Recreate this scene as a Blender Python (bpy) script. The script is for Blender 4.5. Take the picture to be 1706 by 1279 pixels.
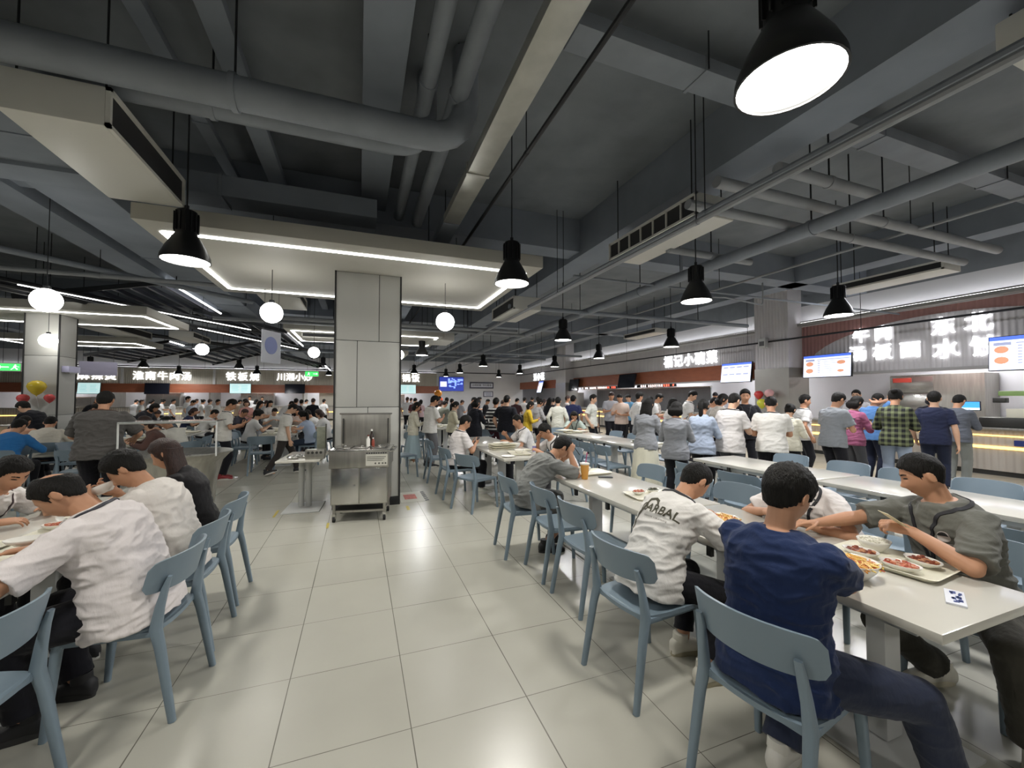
import bpy, bmesh, math, random
from mathutils import Vector, Matrix, noise
from mathutils.bvhtree import BVHTree

for _o in list(bpy.data.objects):
    bpy.data.objects.remove(_o, do_unlink=True)
SC = bpy.context.scene
COL = SC.collection
V = Vector
PI = math.pi
R = math.radians
random.seed(7)

# ------------------------------------------------------------------ camera, world, exposure
cam_d = bpy.data.cameras.new('camera')
cam_d.sensor_width = 36.0
cam_d.lens = 680.0 / 1706.0 * 36.0
cam_d.clip_start = 0.05
cam_d.clip_end = 200
cam = bpy.data.objects.new('camera', cam_d)
COL.objects.link(cam)
cam.location = (0, 0, 1.6)
cam.rotation_euler = (R(90 + 1.811), 0, R(-20.556))
SC.camera = cam

wd = bpy.data.worlds.new('world')
SC.world = wd
wd.use_nodes = True
wd.node_tree.nodes['Background'].inputs[0].default_value = (0.8, 0.82, 0.88, 1)
wd.node_tree.nodes['Background'].inputs[1].default_value = 0.3
SC.view_settings.view_transform = 'Standard'
SC.view_settings.look = 'None'
SC.view_settings.gamma = 1
SC.view_settings.use_curve_mapping = False
SC.view_settings.exposure = 0.0
SC.cycles.use_denoising = True
SC.cycles.max_bounces = 8
SC.cycles.diffuse_bounces = 5
SC.cycles.glossy_bounces = 3
SC.cycles.sample_clamp_indirect = 6

LAMP_W = 31.0      # watts of one bell lamp
STRIP_E = 9.0      # emission of the LED strips
LETTER_E = 2.4

# ------------------------------------------------------------------ materials
MATS = {}


def mat(name, col=(0.5, 0.5, 0.5), rough=0.6, metal=0.0, spec=0.5, emit=None, es=0.0, noise_s=None, noise_a=0.12,
        bump=None, bump_s=60.0, stretch=None, alpha=1.0, trans=0.0, coat=0.0, sheen=0.0):
    if name in MATS:
        return MATS[name]
    m = bpy.data.materials.new(name)
    m.use_nodes = True
    nt = m.node_tree
    b = nt.nodes['Principled BSDF']
    b.inputs['Base Color'].default_value = (*col, 1)
    b.inputs['Roughness'].default_value = rough
    b.inputs['Metallic'].default_value = metal
    b.inputs['Specular IOR Level'].default_value = spec
    b.inputs['Coat Weight'].default_value = coat
    b.inputs['Sheen Weight'].default_value = sheen
    if alpha < 1:
        b.inputs['Alpha'].default_value = alpha
    if trans:
        b.inputs['Transmission Weight'].default_value = trans
    if emit:
        b.inputs['Emission Color'].default_value = (*emit, 1)
        b.inputs['Emission Strength'].default_value = es
    tc = None
    if noise_s or bump:
        tc = nt.nodes.new('ShaderNodeTexCoord')
        src = tc.outputs['Object']
        if stretch:
            mp = nt.nodes.new('ShaderNodeMapping')
            mp.inputs['Scale'].default_value = stretch
            nt.links.new(src, mp.inputs['Vector'])
            src = mp.outputs['Vector']
    if noise_s:
        n = nt.nodes.new('ShaderNodeTexNoise')
        n.inputs['Scale'].default_value = noise_s
        n.inputs['Detail'].default_value = 4
        nt.links.new(src, n.inputs['Vector'])
        mr = nt.nodes.new('ShaderNodeMapRange')
        mr.inputs['From Min'].default_value = 0.3
        mr.inputs['From Max'].default_value = 0.7
        mr.inputs['To Min'].default_value = 1 - noise_a
        mr.inputs['To Max'].default_value = 1 + noise_a
        nt.links.new(n.outputs['Fac'], mr.inputs['Value'])
        mx = nt.nodes.new('ShaderNodeVectorMath')
        mx.operation = 'SCALE'
        mx.inputs[0].default_value = col
        nt.links.new(mr.outputs['Result'], mx.inputs['Scale'])
        nt.links.new(mx.outputs['Vector'], b.inputs['Base Color'])
    if bump:
        n2 = nt.nodes.new('ShaderNodeTexNoise')
        n2.inputs['Scale'].default_value = bump_s
        n2.inputs['Detail'].default_value = 3
        nt.links.new(src, n2.inputs['Vector'])
        bp = nt.nodes.new('ShaderNodeBump')
        bp.inputs['Strength'].default_value = bump
        bp.inputs['Distance'].default_value = 0.01
        nt.links.new(n2.outputs['Fac'], bp.inputs['Height'])
        nt.links.new(bp.outputs['Normal'], b.inputs['Normal'])
    MATS[name] = m
    return m


def hexc(h):
    h = h.lstrip('#')
    c = [int(h[i:i + 2], 16) / 255 for i in (0, 2, 4)]
    return tuple(x / 12.92 if x <= 0.04045 else ((x + 0.055) / 1.055) ** 2.4 for x in c)


def emat(name, col, es):
    return mat(name, col, 0.5, emit=col, es=es)


def cloth(h):
    return mat('cloth_' + h, hexc(h), 0.9, spec=0.2, noise_s=7, noise_a=0.06, bump=0.35, bump_s=38, stretch=(1, 1, 0.5), sheen=0.1)


def pattern_mat(name, kind, a, b_):
    """cloth with a woven pattern: horizontal stripes or plaid, in the wearer's own coordinates"""
    if name in MATS:
        return MATS[name]
    m = bpy.data.materials.new(name)
    m.use_nodes = True
    nt = m.node_tree
    bs = nt.nodes['Principled BSDF']
    bs.inputs['Roughness'].default_value = 0.9
    tc = nt.nodes.new('ShaderNodeTexCoord')
    sp = nt.nodes.new('ShaderNodeSeparateXYZ')
    nt.links.new(tc.outputs['Object'], sp.inputs[0])

    def band(out, scale, thr):
        mu = nt.nodes.new('ShaderNodeMath'); mu.operation = 'MULTIPLY'; mu.inputs[1].default_value = scale
        nt.links.new(out, mu.inputs[0])
        fr = nt.nodes.new('ShaderNodeMath'); fr.operation = 'FRACT'
        nt.links.new(mu.outputs[0], fr.inputs[0])
        gt = nt.nodes.new('ShaderNodeMath'); gt.operation = 'GREATER_THAN'; gt.inputs[1].default_value = thr
        nt.links.new(fr.outputs[0], gt.inputs[0])
        return gt.outputs[0]
    if kind == 'stripe':
        fac = band(sp.outputs['Z'], 11.5, 0.55)
    else:
        f1 = band(sp.outputs['Z'], 13, 0.55)
        f2 = band(sp.outputs['X'], 13, 0.55)
        ad = nt.nodes.new('ShaderNodeMath'); ad.operation = 'ADD'
        nt.links.new(f1, ad.inputs[0]); nt.links.new(f2, ad.inputs[1])
        hf = nt.nodes.new('ShaderNodeMath'); hf.operation = 'MULTIPLY'; hf.inputs[1].default_value = 0.5
        nt.links.new(ad.outputs[0], hf.inputs[0])
        fac = hf.outputs[0]
    mx = nt.nodes.new('ShaderNodeMix'); mx.data_type = 'RGBA'
    mx.inputs['A'].default_value = (*a, 1); mx.inputs['B'].default_value = (*b_, 1)
    nt.links.new(fac, mx.inputs['Factor'])
    nt.links.new(mx.outputs['Result'], bs.inputs['Base Color'])
    MATS[name] = m
    return m


M_CEIL = mat('dark_ceiling_paint', hexc('#7e8389'), 0.85, spec=0.2, noise_s=2.0, noise_a=0.12)
M_BEAM = mat('dark_beam_paint', hexc('#868d97'), 0.8, spec=0.25, noise_s=1.5, noise_a=0.1)
M_PIPE = mat('grey_pipe_paint', hexc('#868c94'), 0.55, spec=0.4, noise_s=3, noise_a=0.1)
M_PIPE2 = mat('light_grey_pipe_paint', hexc('#95989c'), 0.5, spec=0.4, noise_s=3, noise_a=0.1)
M_BLACKPIPE = mat('black_pipe_paint', hexc('#232529'), 0.5, spec=0.4)
M_GALV = mat('galvanised_steel', hexc('#b9b9b2'), 0.42, metal=0.75, noise_s=5, noise_a=0.1)
M_STEEL = mat('brushed_steel', hexc('#a9a7a0'), 0.34, metal=0.9, noise_s=4, noise_a=0.12, stretch=(6, 6, 0.6), bump=0.03, bump_s=30)
M_STEEL2 = mat('polished_steel', hexc('#c2c1bd'), 0.2, metal=0.95, noise_s=6, noise_a=0.08)
M_STEELD = mat('dark_steel', hexc('#4a4a48'), 0.45, metal=0.8)
M_WALL = mat('white_wall_paint', hexc('#dadadc'), 0.75, noise_s=1.2, noise_a=0.03)
M_WALL2 = mat('kitchen_wall', hexc('#bfc0c6'), 0.5, noise_s=1.2, noise_a=0.04)
M_PANEL = mat('pillar_panel_white', hexc('#b4b4af'), 0.42, noise_s=1.5, noise_a=0.02)
M_GAP = mat('panel_gap_dark', hexc('#2a2a2a'), 0.8)
M_CANOPY = mat('canopy_white', hexc('#b4b2aa'), 0.6)
M_BROWN = mat('brown_fascia', hexc('#96573c'), 0.45, noise_s=3, noise_a=0.1, stretch=(1, 1, 4))
M_RED = mat('red_brown_fascia', hexc('#9c5a50'), 0.55, noise_s=3, noise_a=0.06)
M_GREYF = mat('grey_fascia', hexc('#a8a6a4'), 0.5, noise_s=2, noise_a=0.04)
M_BLACK = mat('black_plastic', hexc('#141518'), 0.45)
M_LAMPB = mat('lamp_black', hexc('#17181a'), 0.4)
M_ACW = mat('aircon_white', hexc('#d3d2cc'), 0.45)
M_TOP = mat('white_laminate', hexc('#c6c3b9'), 0.16, spec=0.5, noise_s=2, noise_a=0.015)
M_WHITEST = mat('white_powder_steel', hexc('#c3c4c2'), 0.4)
M_CHAIR = mat('blue_grey_plastic', hexc('#74848f'), 0.42, noise_s=4, noise_a=0.03, bump=0.04, bump_s=220)
M_TRAY = mat('cream_melamine', hexc('#e4e0cd'), 0.3)
M_BOWL = mat('white_melamine', hexc('#ebe9e2'), 0.25)
M_SKIN = mat('skin', hexc('#b98a6c'), 0.55, spec=0.4, noise_s=9, noise_a=0.07)
M_SKIN2 = mat('skin_pale', hexc('#c9a084'), 0.55, spec=0.4, noise_s=9, noise_a=0.06)
M_HAIR = mat('black_hair', hexc('#13110e'), 0.6, spec=0.22, noise_s=40, noise_a=0.35, bump=0.9, bump_s=90, stretch=(1.6, 1.6, 0.35))
M_HAIRB = mat('brown_hair', hexc('#33201a'), 0.5, spec=0.4, noise_s=40, noise_a=0.35, bump=0.9, bump_s=90, stretch=(1.6, 1.6, 0.35))
M_LIP = mat('lips', hexc('#9c5f52'), 0.5)
M_EYE = mat('eye_dark', hexc('#1b1512'), 0.3)
M_RUB = mat('black_rubber', hexc('#1b1b1c'), 0.7)
M_GLASS = mat('clear_glass', (0.9, 0.95, 0.95), 0.05, trans=1.0, spec=0.5)
E_LAMP = emat('lamp_glow', (1.0, 0.97, 0.9), 22.0)
E_GLOBE = emat('globe_glow', (1.0, 0.98, 0.93), 14.0)
E_STRIP = emat('strip_glow', (1.0, 0.99, 0.96), STRIP_E)
E_LETTER = emat('letter_glow', (0.97, 0.98, 1.0), LETTER_E)
E_KITCH = emat('added_kitchen_glow', (1.0, 0.98, 0.97), 42.0)
E_WARM = emat('warm_strip_glow', (1.0, 0.62, 0.16), 3.2)
E_SCREEN = emat('menu_screen_glow', (0.78, 0.82, 1.0), 1.15)
E_SCREENT = emat('teal_screen_glow', (0.5, 0.72, 0.72), 0.95)
E_BLUE = emat('screen_blue_glow', (0.08, 0.17, 0.75), 1.0)
E_DBLUE = emat('screen_deep_blue_glow', (0.03, 0.05, 0.32), 1.0)
E_GREEN = emat('exit_green_glow', (0.05, 0.85, 0.12), 1.6)
E_RED = emat('ticker_red_glow', (1.0, 0.18, 0.1), 2.0)
E_INK = emat('screen_grey_ink', (0.30, 0.33, 0.48), 1.0)
E_FOOD = emat('screen_food_glow', (0.62, 0.28, 0.16), 1.0)

# floor: pale porcelain tiles 0.602 x 0.595 m with thin worn joints
def floor_material():
    m = bpy.data.materials.new('floor_tiles')
    m.use_nodes = True
    nt = m.node_tree
    b = nt.nodes['Principled BSDF']
    tc = nt.nodes.new('ShaderNodeTexCoord')
    sp = nt.nodes.new('ShaderNodeSeparateXYZ')
    nt.links.new(tc.outputs['Object'], sp.inputs[0])

    def math_(op, a, b2=None):
        n = nt.nodes.new('ShaderNodeMath'); n.operation = op
        if isinstance(a, (int, float)): n.inputs[0].default_value = a
        else: nt.links.new(a, n.inputs[0])
        if b2 is not None:
            if isinstance(b2, (int, float)): n.inputs[1].default_value = b2
            else: nt.links.new(b2, n.inputs[1])
        return n.outputs[0]
    ux = math_('DIVIDE', math_('SUBTRACT', sp.outputs['X'], 0.255), 0.602)
    uy = math_('DIVIDE', math_('SUBTRACT', sp.outputs['Y'], 2.066), 0.595)
    dx = math_('ABSOLUTE', math_('SUBTRACT', math_('FRACT', math_('ADD', ux, 0.5)), 0.5))
    dy = math_('ABSOLUTE', math_('SUBTRACT', math_('FRACT', math_('ADD', uy, 0.5)), 0.5))
    nz = nt.nodes.new('ShaderNodeTexNoise'); nz.inputs['Scale'].default_value = 1.7; nz.inputs['Detail'].default_value = 3
    nt.links.new(tc.outputs['Object'], nz.inputs['Vector'])
    wid = math_('MULTIPLY', nz.outputs['Fac'], 0.0075)
    jx = math_('LESS_THAN', dx, math_('ADD', wid, 0.0005))
    jy = math_('LESS_THAN', dy, math_('MULTIPLY', wid, 0.85))
    j = math_('MAXIMUM', jx, jy)
    # per-tile tint
    cx = nt.nodes.new('ShaderNodeCombineXYZ')
    nt.links.new(math_('FLOOR', ux), cx.inputs[0]); nt.links.new(math_('FLOOR', uy), cx.inputs[1])
    wn = nt.nodes.new('ShaderNodeTexWhiteNoise'); nt.links.new(cx.outputs[0], wn.inputs['Vector'])
    n2 = nt.nodes.new('ShaderNodeTexNoise'); n2.inputs['Scale'].default_value = 5; n2.inputs['Detail'].default_value = 6
    nt.links.new(tc.outputs['Object'], n2.inputs['Vector'])
    f = math_('ADD', math_('MULTIPLY', wn.outputs['Value'], 0.05), math_('ADD', math_('MULTIPLY', n2.outputs['Fac'], 0.06), 0.92))
    vm = nt.nodes.new('ShaderNodeVectorMath'); vm.operation = 'SCALE'
    vm.inputs[0].default_value = hexc('#b2b0a4')
    nt.links.new(f, vm.inputs['Scale'])
    mx = nt.nodes.new('ShaderNodeMix'); mx.data_type = 'RGBA'
    nt.links.new(vm.outputs['Vector'], mx.inputs['A'])
    mx.inputs['B'].default_value = (*hexc('#4a473e'), 1)
    nt.links.new(math_('MULTIPLY', j, 0.8), mx.inputs['Factor'])
    nt.links.new(mx.outputs['Result'], b.inputs['Base Color'])
    n3 = nt.nodes.new('ShaderNodeTexNoise'); n3.inputs['Scale'].default_value = 2.5; n3.inputs['Detail'].default_value = 5
    nt.links.new(tc.outputs['Object'], n3.inputs['Vector'])
    mr = nt.nodes.new('ShaderNodeMapRange')
    mr.inputs['To Min'].default_value = 0.25; mr.inputs['To Max'].default_value = 0.27
    nt.links.new(n3.outputs['Fac'], mr.inputs['Value'])
    nt.links.new(mr.outputs['Result'], b.inputs['Roughness'])
    b.inputs['Specular IOR Level'].default_value = 0.5
    return m


M_FLOOR = floor_material()


# ------------------------------------------------------------------ mesh helpers
def ring(c, side, fwd, rx, ry, n=16, p=2.0):
    out = []
    for i in range(n):
        a = 2 * PI * i / n
        ca, sa = math.cos(a), math.sin(a)
        x = math.copysign(abs(ca) ** (2 / p), ca) * rx
        y = math.copysign(abs(sa) ** (2 / p), sa) * ry
        out.append(c + side * x + fwd * y)
    return out


class MB:
    def __init__(s):
        s.v, s.f, s.mi = [], [], []
        s.cur = 0

    def add(s, vs, fs):
        o = len(s.v)
        s.v += [tuple(x) for x in vs]
        s.f += [tuple(i + o for i in f) for f in fs]
        s.mi += [s.cur] * len(fs)
        return s

    def loft(s, rings, cap=True, closed=False):
        n = len(rings[0]); k = len(rings)
        vs = [p for r in rings for p in r]
        fs = []
        for j in range(k if closed else k - 1):
            j2 = (j + 1) % k
            for i in range(n):
                a, b = j * n + i, j * n + (i + 1) % n
                fs.append((a, b, j2 * n + (i + 1) % n, j2 * n + i))
        if cap and not closed:
            fs.append(tuple(reversed(range(n))))
            fs.append(tuple((k - 1) * n + i for i in range(n)))
        return s.add(vs, fs)

    def tube(s, pts, rad, n=10, ref=None, p=2.0, cap=True, dome=False):
        pts = [V(q) for q in pts]
        k = len(pts)
        if not isinstance(rad, (list, tuple)) or (isinstance(rad, tuple)):
            rad = [rad] * k
        rad = [r if isinstance(r, tuple) else (r, r) for r in rad]
        rings = []
        prev = V(ref) if ref is not None else None
        for i in range(k):
            t = (pts[min(i + 1, k - 1)] - pts[max(i - 1, 0)])
            if t.length < 1e-9: t = V((0, 0, 1))
            t.normalize()
            if prev is None:
                prev = V((1, 0, 0)) if abs(t.x) < 0.8 else V((0, 1, 0))
            sd = prev - t * prev.dot(t)
            if sd.length < 1e-6:
                sd = V((0, 1, 0)) - t * t.y
            sd.normalize()
            fw = t.cross(sd)
            if ref is None: prev = sd
            rings.append((pts[i], t, sd, fw, rad[i]))
        out = []
        if dome:
            c, t, sd, fw, r = rings[0]
            for q in (0.3, 0.75):
                rr = math.sin(q * PI / 2)
                out.append(ring(c - t * max(r) * math.cos(q * PI / 2), sd, fw, r[0] * rr, r[1] * rr, n, p))
        for c, t, sd, fw, r in rings:
            out.append(ring(c, sd, fw, r[0], r[1], n, p))
        if dome:
            c, t, sd, fw, r = rings[-1]
            for q in (0.75, 0.3):
                rr = math.sin(q * PI / 2)
                out.append(ring(c + t * max(r) * math.cos(q * PI / 2), sd, fw, r[0] * rr, r[1] * rr, n, p))
        return s.loft(out, cap)

    def box(s, lo, hi, rot=None, piv=None):
        (x0, y0, z0), (x1, y1, z1) = lo, hi
        vs = [V(q) for q in ((x0, y0, z0), (x1, y0, z0), (x1, y1, z0), (x0, y1, z0), (x0, y0, z1), (x1, y0, z1), (x1, y1, z1), (x0, y1, z1))]
        if rot is not None:
            pv = V(piv) if piv else V(((x0 + x1) / 2, (y0 + y1) / 2, (z0 + z1) / 2))
            vs = [rot @ (q - pv) + pv for q in vs]
        return s.add(vs, [(3, 2, 1, 0), (4, 5, 6, 7), (0, 1, 5, 4), (1, 2, 6, 5), (2, 3, 7, 6), (3, 0, 4, 7)])

    def cbox(s, c, size, rot=None):
        c = V(c); h = V(size) / 2
        return s.box(c - h, c + h, rot)

    def lathe(s, prof, c=(0, 0, 0), n=24, sx=1.0, sy=1.0):
        c = V(c)
        return s.loft([ring(c + V((0, 0, z)), V((1, 0, 0)), V((0, 1, 0)), max(r, 1e-4) * sx, max(r, 1e-4) * sy, n) for r, z in prof])

    def prism(s, poly, d, base=(0, 0, 0)):
        """poly: list of 3D points (one face), extruded along vector d"""
        a = [V(q) + V(base) for q in poly]
        return s.loft([a, [q + V(d) for q in a]])

    def sphere(s, c, r, nu=16, nv=10):
        c = V(c); r = r if isinstance(r, tuple) else (r, r, r)
        rings = []
        for j in range(nv + 1):
            th = PI * (j if 0 < j < nv else (0.02 if j == 0 else nv - 0.02)) / nv
            rings.append([c + V((r[0] * math.sin(th) * math.cos(2 * PI * i / nu), r[1] * math.sin(th) * math.sin(2 * PI * i / nu), -r[2] * math.cos(th))) for i in range(nu)])
        return s.loft(rings)

    def mesh(s, name, mats, bevel=0, angle=40, seg=2):
        me = bpy.data.meshes.new(name)
        me.from_pydata(s.v, [], s.f)
        if bevel:
            bm = bmesh.new(); bm.from_mesh(me)
            bmesh.ops.recalc_face_normals(bm, faces=bm.faces)
            es = [e for e in bm.edges if len(e.link_faces) == 2 and e.calc_face_angle(0) > R(35)]
            bmesh.ops.bevel(bm, geom=es, offset=bevel, segments=seg, affect='EDGES', profile=0.6, clamp_overlap=True)
            bm.to_mesh(me); bm.free()
        else:
            bm = bmesh.new(); bm.from_mesh(me)
            bmesh.ops.recalc_face_normals(bm, faces=bm.faces)
            bm.to_mesh(me); bm.free()
        for m in (mats if isinstance(mats, (list, tuple)) else [mats]):
            me.materials.append(m)
        if not bevel and any(s.mi):
            me.polygons.foreach_set('material_index', s.mi)
        me.polygons.foreach_set('use_smooth', [True] * len(me.polygons))
        me.set_sharp_from_angle(angle=R(angle))
        return me

    def build(s, name, mats, parent=None, **k):
        return link(name, s.mesh(name, mats, **k), parent)


def link(name, data, parent=None):
    o = bpy.data.objects.new(name, data)
    COL.objects.link(o)
    if parent is not None:
        o.parent = parent
    return o


def tag(o, label=None, cat=None, group=None, kind=None):
    if label: o['label'] = label
    if cat: o['category'] = cat
    if group: o['group'] = group
    if kind: o['kind'] = kind
    return o


def thing(name, label, cat, loc=(0, 0, 0), rz=0.0, group=None):
    o = bpy.data.objects.new(name, None)
    o.empty_display_size = 0.1
    COL.objects.link(o)
    o.location = loc
    o.rotation_euler = (0, 0, rz)
    return tag(o, label, cat, group)


def struct(name, mb, m, **k):
    return tag(mb.build(name, m, **k), kind='structure')


def dup(root, loc=None, rz=None, label=None, group=None, scale=None):
    r = root.copy(); COL.objects.link(r)
    if loc is not None: r.location = loc
    if rz is not None: r.rotation_euler = (0, 0, rz)
    if scale is not None: r.scale = scale
    if label: r['label'] = label
    if group: r['group'] = group
    for ch in list(root.children):
        c = ch.copy(); COL.objects.link(c); c.parent = r
        for g in ch.children:
            d = g.copy(); COL.objects.link(d); d.parent = c
    return r


def text_mesh(body, size, depth=0.0, shear=0.0, align='CENTER', bold=0.0):
    cu = bpy.data.curves.new('lettering', 'FONT')
    cu.body = body; cu.size = size; cu.extrude = depth; cu.shear = shear
    cu.align_x = align; cu.align_y = 'CENTER'; cu.offset = bold
    cu.resolution_u = 3
    o = bpy.data.objects.new('lettering', cu)
    COL.objects.link(o)
    dg = bpy.context.evaluated_depsgraph_get()
    me = bpy.data.meshes.new_from_object(o.evaluated_get(dg))
    bpy.data.objects.remove(o, do_unlink=True)
    bpy.data.curves.remove(cu)
    return me
# ------------------------------------------------------------------ setting
CZ = 4.9          # structural slab
XR, YB, XL, YF = 12.3, 30.85, -21.0, -7.0
KX, KY = 15.0, 33.6   # kitchen depth behind the right / back fascias


def ribbed(name, col, freq, axis):
    """corrugated panel: fine vertical ribs as relief"""
    if name in MATS: return MATS[name]
    m = mat(name, col, 0.5, noise_s=2, noise_a=0.04)
    nt = m.node_tree
    tc = nt.nodes.new('ShaderNodeTexCoord')
    w = nt.nodes.new('ShaderNodeTexWave')
    w.bands_direction = axis
    w.inputs['Scale'].default_value = freq
    nt.links.new(tc.outputs['Object'], w.inputs['Vector'])
    b = nt.nodes.new('ShaderNodeBump')
    b.inputs['Strength'].default_value = 0.8
    b.inputs['Distance'].default_value = 0.02
    nt.links.new(w.outputs['Fac'], b.inputs['Height'])
    nt.links.new(b.outputs['Normal'], nt.nodes['Principled BSDF'].inputs['Normal'])
    return m


M_REDR = ribbed('red_brown_ribbed_panel', hexc('#b08480'), 3.2, 'Y')
M_GREYR = ribbed('grey_ribbed_panel', hexc('#d3d0d2'), 3.2, 'Y')
M_GREYRX = ribbed('beige_ribbed_panel', hexc('#b9b3a6'), 3.2, 'X')
M_CTR = ribbed('counter_ribbed_front', hexc('#b3aca2'), 3.0, 'Y')
M_CTRX = ribbed('counter_ribbed_front_far', hexc('#b3aca2'), 3.0, 'X')

struct('floor', MB().box((XL - 0.2, YF - 0.2, -0.1), (KX + 0.2, KY + 0.2, 0)), M_FLOOR)
struct('ceiling', MB().box((XL - 0.2, YF - 0.2, CZ), (KX + 0.2, KY + 0.2, CZ + 0.15)), M_CEIL)
struct('wall_left', MB().box((XL - 0.2, YF, 0), (XL, KY, CZ)), M_WALL)
struct('wall_front', MB().box((XL, YF - 0.2, 0), (KX, YF, CZ)), M_WALL)
struct('wall_kitchen_right', MB().box((KX, YF, 0), (KX + 0.2, KY, CZ)), M_WALL2)
struct('wall_kitchen_back', MB().box((XL, KY, 0), (KX, KY + 0.2, CZ)), M_WALL2)
# right-hand fascia: one header per stall, dark paint above 4.25
struct('wall_right_upper', MB().box((XR, YF, 3.66), (XR + 0.2, YB, 4.28)), M_WALL)
struct('wall_right_top', MB().box((XR, YF, 4.28), (XR + 0.2, YB, CZ)), M_CEIL)
struct('wall_right_header', MB().box((XR, YF, 2.25), (XR + 0.2, 8.3, 3.66)), M_REDR)
# the light grey arched panel behind the lit words on the red header
ap = [(8.2, 2.25), (8.2, 2.05 + 0.2)]
arch = [(8.15, 2.25)]
for i in range(0, 25):
    t = i / 24
    y = 8.15 - t * 6.0
    u = (y - 5.15) / 3.05
    arch.append((y, 2.25 + 1.24 * math.sqrt(max(0, 1 - u * u)) ** 0.9))
arch.append((2.15, 2.25))
arch = [arch[0]] + arch[2:-2] + [arch[-1]]
struct('wall_right_arch_panel', MB().prism([(XR - 0.03, y, z) for y, z in arch], (0.035, 0, 0)), M_GREYR)
struct('trim_right_1', MB().box((XR - 0.2, YF, 3.68), (XR + 0.02, 8.3, 3.76)).box((XR - 0.06, YF, 2.19), (XR + 0.03, 8.3, 2.26)), M_GREYF, bevel=0.008)
struct('wall_right_ribbed', MB().box((XR, 9.35, 2.72), (XR + 0.2, 22.0, 3.66)).box((XR, 23.3, 2.72), (XR + 0.2, YB, 3.66)), M_GREYR)
struct('wall_right_band', MB().box((XR - 0.04, 9.35, 2.2), (XR + 0.2, 22.0, 2.74)).box((XR - 0.04, 23.3, 2.2), (XR + 0.2, YB, 2.74)), M_BROWN)
struct('trim_right_2', MB().box((XR - 0.06, 9.35, 2.15), (XR + 0.1, 22.0, 2.2)).box((XR - 0.2, 9.35, 3.7), (XR + 0.02, YB, 3.76)), M_GREYF)
for y0, y1, lab in ((-1.0, 8.2, 'added cove light along the top of the red header'), (9.5, 21.9, 'added cove light along the top of the second stall header'), (23.4, 30.6, 'added cove light along the top of the corner stall header')):  # added glow strips that brighten the wall above the headers
    t = thing('added_cove_light', lab, 'added light strip', (12.2, (y0 + y1) / 2, 3.765))
    h = (y1 - y0) / 2
    MB().box((-.085, -h, 0), (-.075, h, .035)).build('channel', M_GREYF, t)
    MB().box((-.07, -h, 0), (-.03, h, .012)).build('diffuser', emat('added_cove_glow', (.97, .97, 1.0), 9.0), t)
t = thing('added_cove_light', 'added cove light above the signs of the back wall', 'added light strip', (-7.6, 30.78, 3.36))  # added glow strip that brightens the upper back wall
MB().box((-13, -.01, 0), (13, 0, .035)).build('channel', M_GREYF, t)
MB().box((-13, .005, 0), (13, .05, .012)).build('diffuser', emat('added_cove_glow', (.97, .97, 1.0), 9.0), t)
struct('trim_back_top', MB().box((XL, YB - .09, 3.32), (5.62, YB + .02, 3.36)), M_GREYF)


def pillar_r(name, y0, y1):
    struct(name + '_upper', MB().box((11.72, y0, 2.45), (XR + 0.25, y1, CZ)), M_GREYR)
    struct(name, MB().box((11.7, y0 - 0.01, 0), (XR + 0.25, y1 + 0.01, 2.46)), mat('grey_steel_cladding', hexc('#a3a19b'), 0.3, metal=0.5, noise_s=2, noise_a=0.05))
pillar_r('pillar_right', 8.28, 9.36)
pillar_r('pillar_right_rear', 22.0, 23.3)
# back wall: stalls from -21 to 5.6, plain white wall from 5.6 to the corner
struct('wall_back', MB().box((5.62, YB, 0), (XR + 0.2, YB + 0.2, 4.28)), M_WALL)
struct('wall_back_upper', MB().box((XL, YB, 3.34), (5.62, YB + 0.2, 4.28)), M_WALL)
struct('wall_back_top', MB().box((XL, YB, 4.28), (XR, YB + 0.2, CZ)), M_CEIL)
struct('wall_back_ribbed', MB().box((XL, YB + 0.02, 2.38), (5.62, YB + 0.2, 3.34)), M_GREYRX)
struct('wall_back_band', MB().box((XL, YB - 0.04, 1.87), (5.62, YB + 0.2, 2.40)), M_BROWN)
for i, x in enumerate((-13.2, -8.6, -1.0, 1.2, 5.55)):
    struct('trim_back_%d' % (i + 1), MB().box((x - 0.06, YB - 0.05, 2.4), (x + 0.06, YB + 0.02, 3.36)), M_WALL)
for i, x in enumerate((-14.2, -9.0, -3.6, 0.3)):
    struct('partition_kitchen_%d' % (i + 1), MB().box((x - 0.05, YB + 0.62, 0), (x + 0.05, KY, 3.3)), M_STEEL)
struct('wall_back_pier', MB().box((-2.6, YB + 0.62, 0), (-0.7, YB + 0.8, 2.6)), mat('lit_wall_panel', hexc('#d9d4c4'), 0.4))

# kitchens: added ceiling lights, unseen behind the headers, to brighten each stall
for i, (x, y, lx, ly) in enumerate([(13.8, 1.5, 0.5, 1.4), (13.8, 5.6, 0.5, 1.4), (13.8, 11.2, 0.5, 1.4), (13.8, 15.5, 0.5, 1.4), (13.8, 19.6, 0.5, 1.4), (13.8, 26.5, 0.5, 1.4),
                                    (-17.5, 32.3, 1.4, 0.5), (-11.6, 32.3, 1.4, 0.5), (-6.3, 32.3, 1.4, 0.5), (-2.0, 32.3, 1.4, 0.5), (3.2, 32.3, 1.4, 0.5)]):
    t = thing('added_kitchen_light', 'added kitchen ceiling light, unseen behind the stall header', 'ceiling light', (x, y, 3.05), 0, 'added kitchen lights behind the stall headers')
    MB().box((-lx / 2 - .04, -ly / 2 - .04, 0), (lx / 2 + .04, ly / 2 + .04, 0.06)).build('housing', M_WHITEST, t)
    MB().box((-lx / 2, -ly / 2, -0.015), (lx / 2, ly / 2, 0.001)).build('diffuser', E_KITCH, t)
    MB().box((-.01, -.01, 0.05), (.01, .01, CZ - 3.05)).build('hanger', M_PIPE, t)

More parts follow.
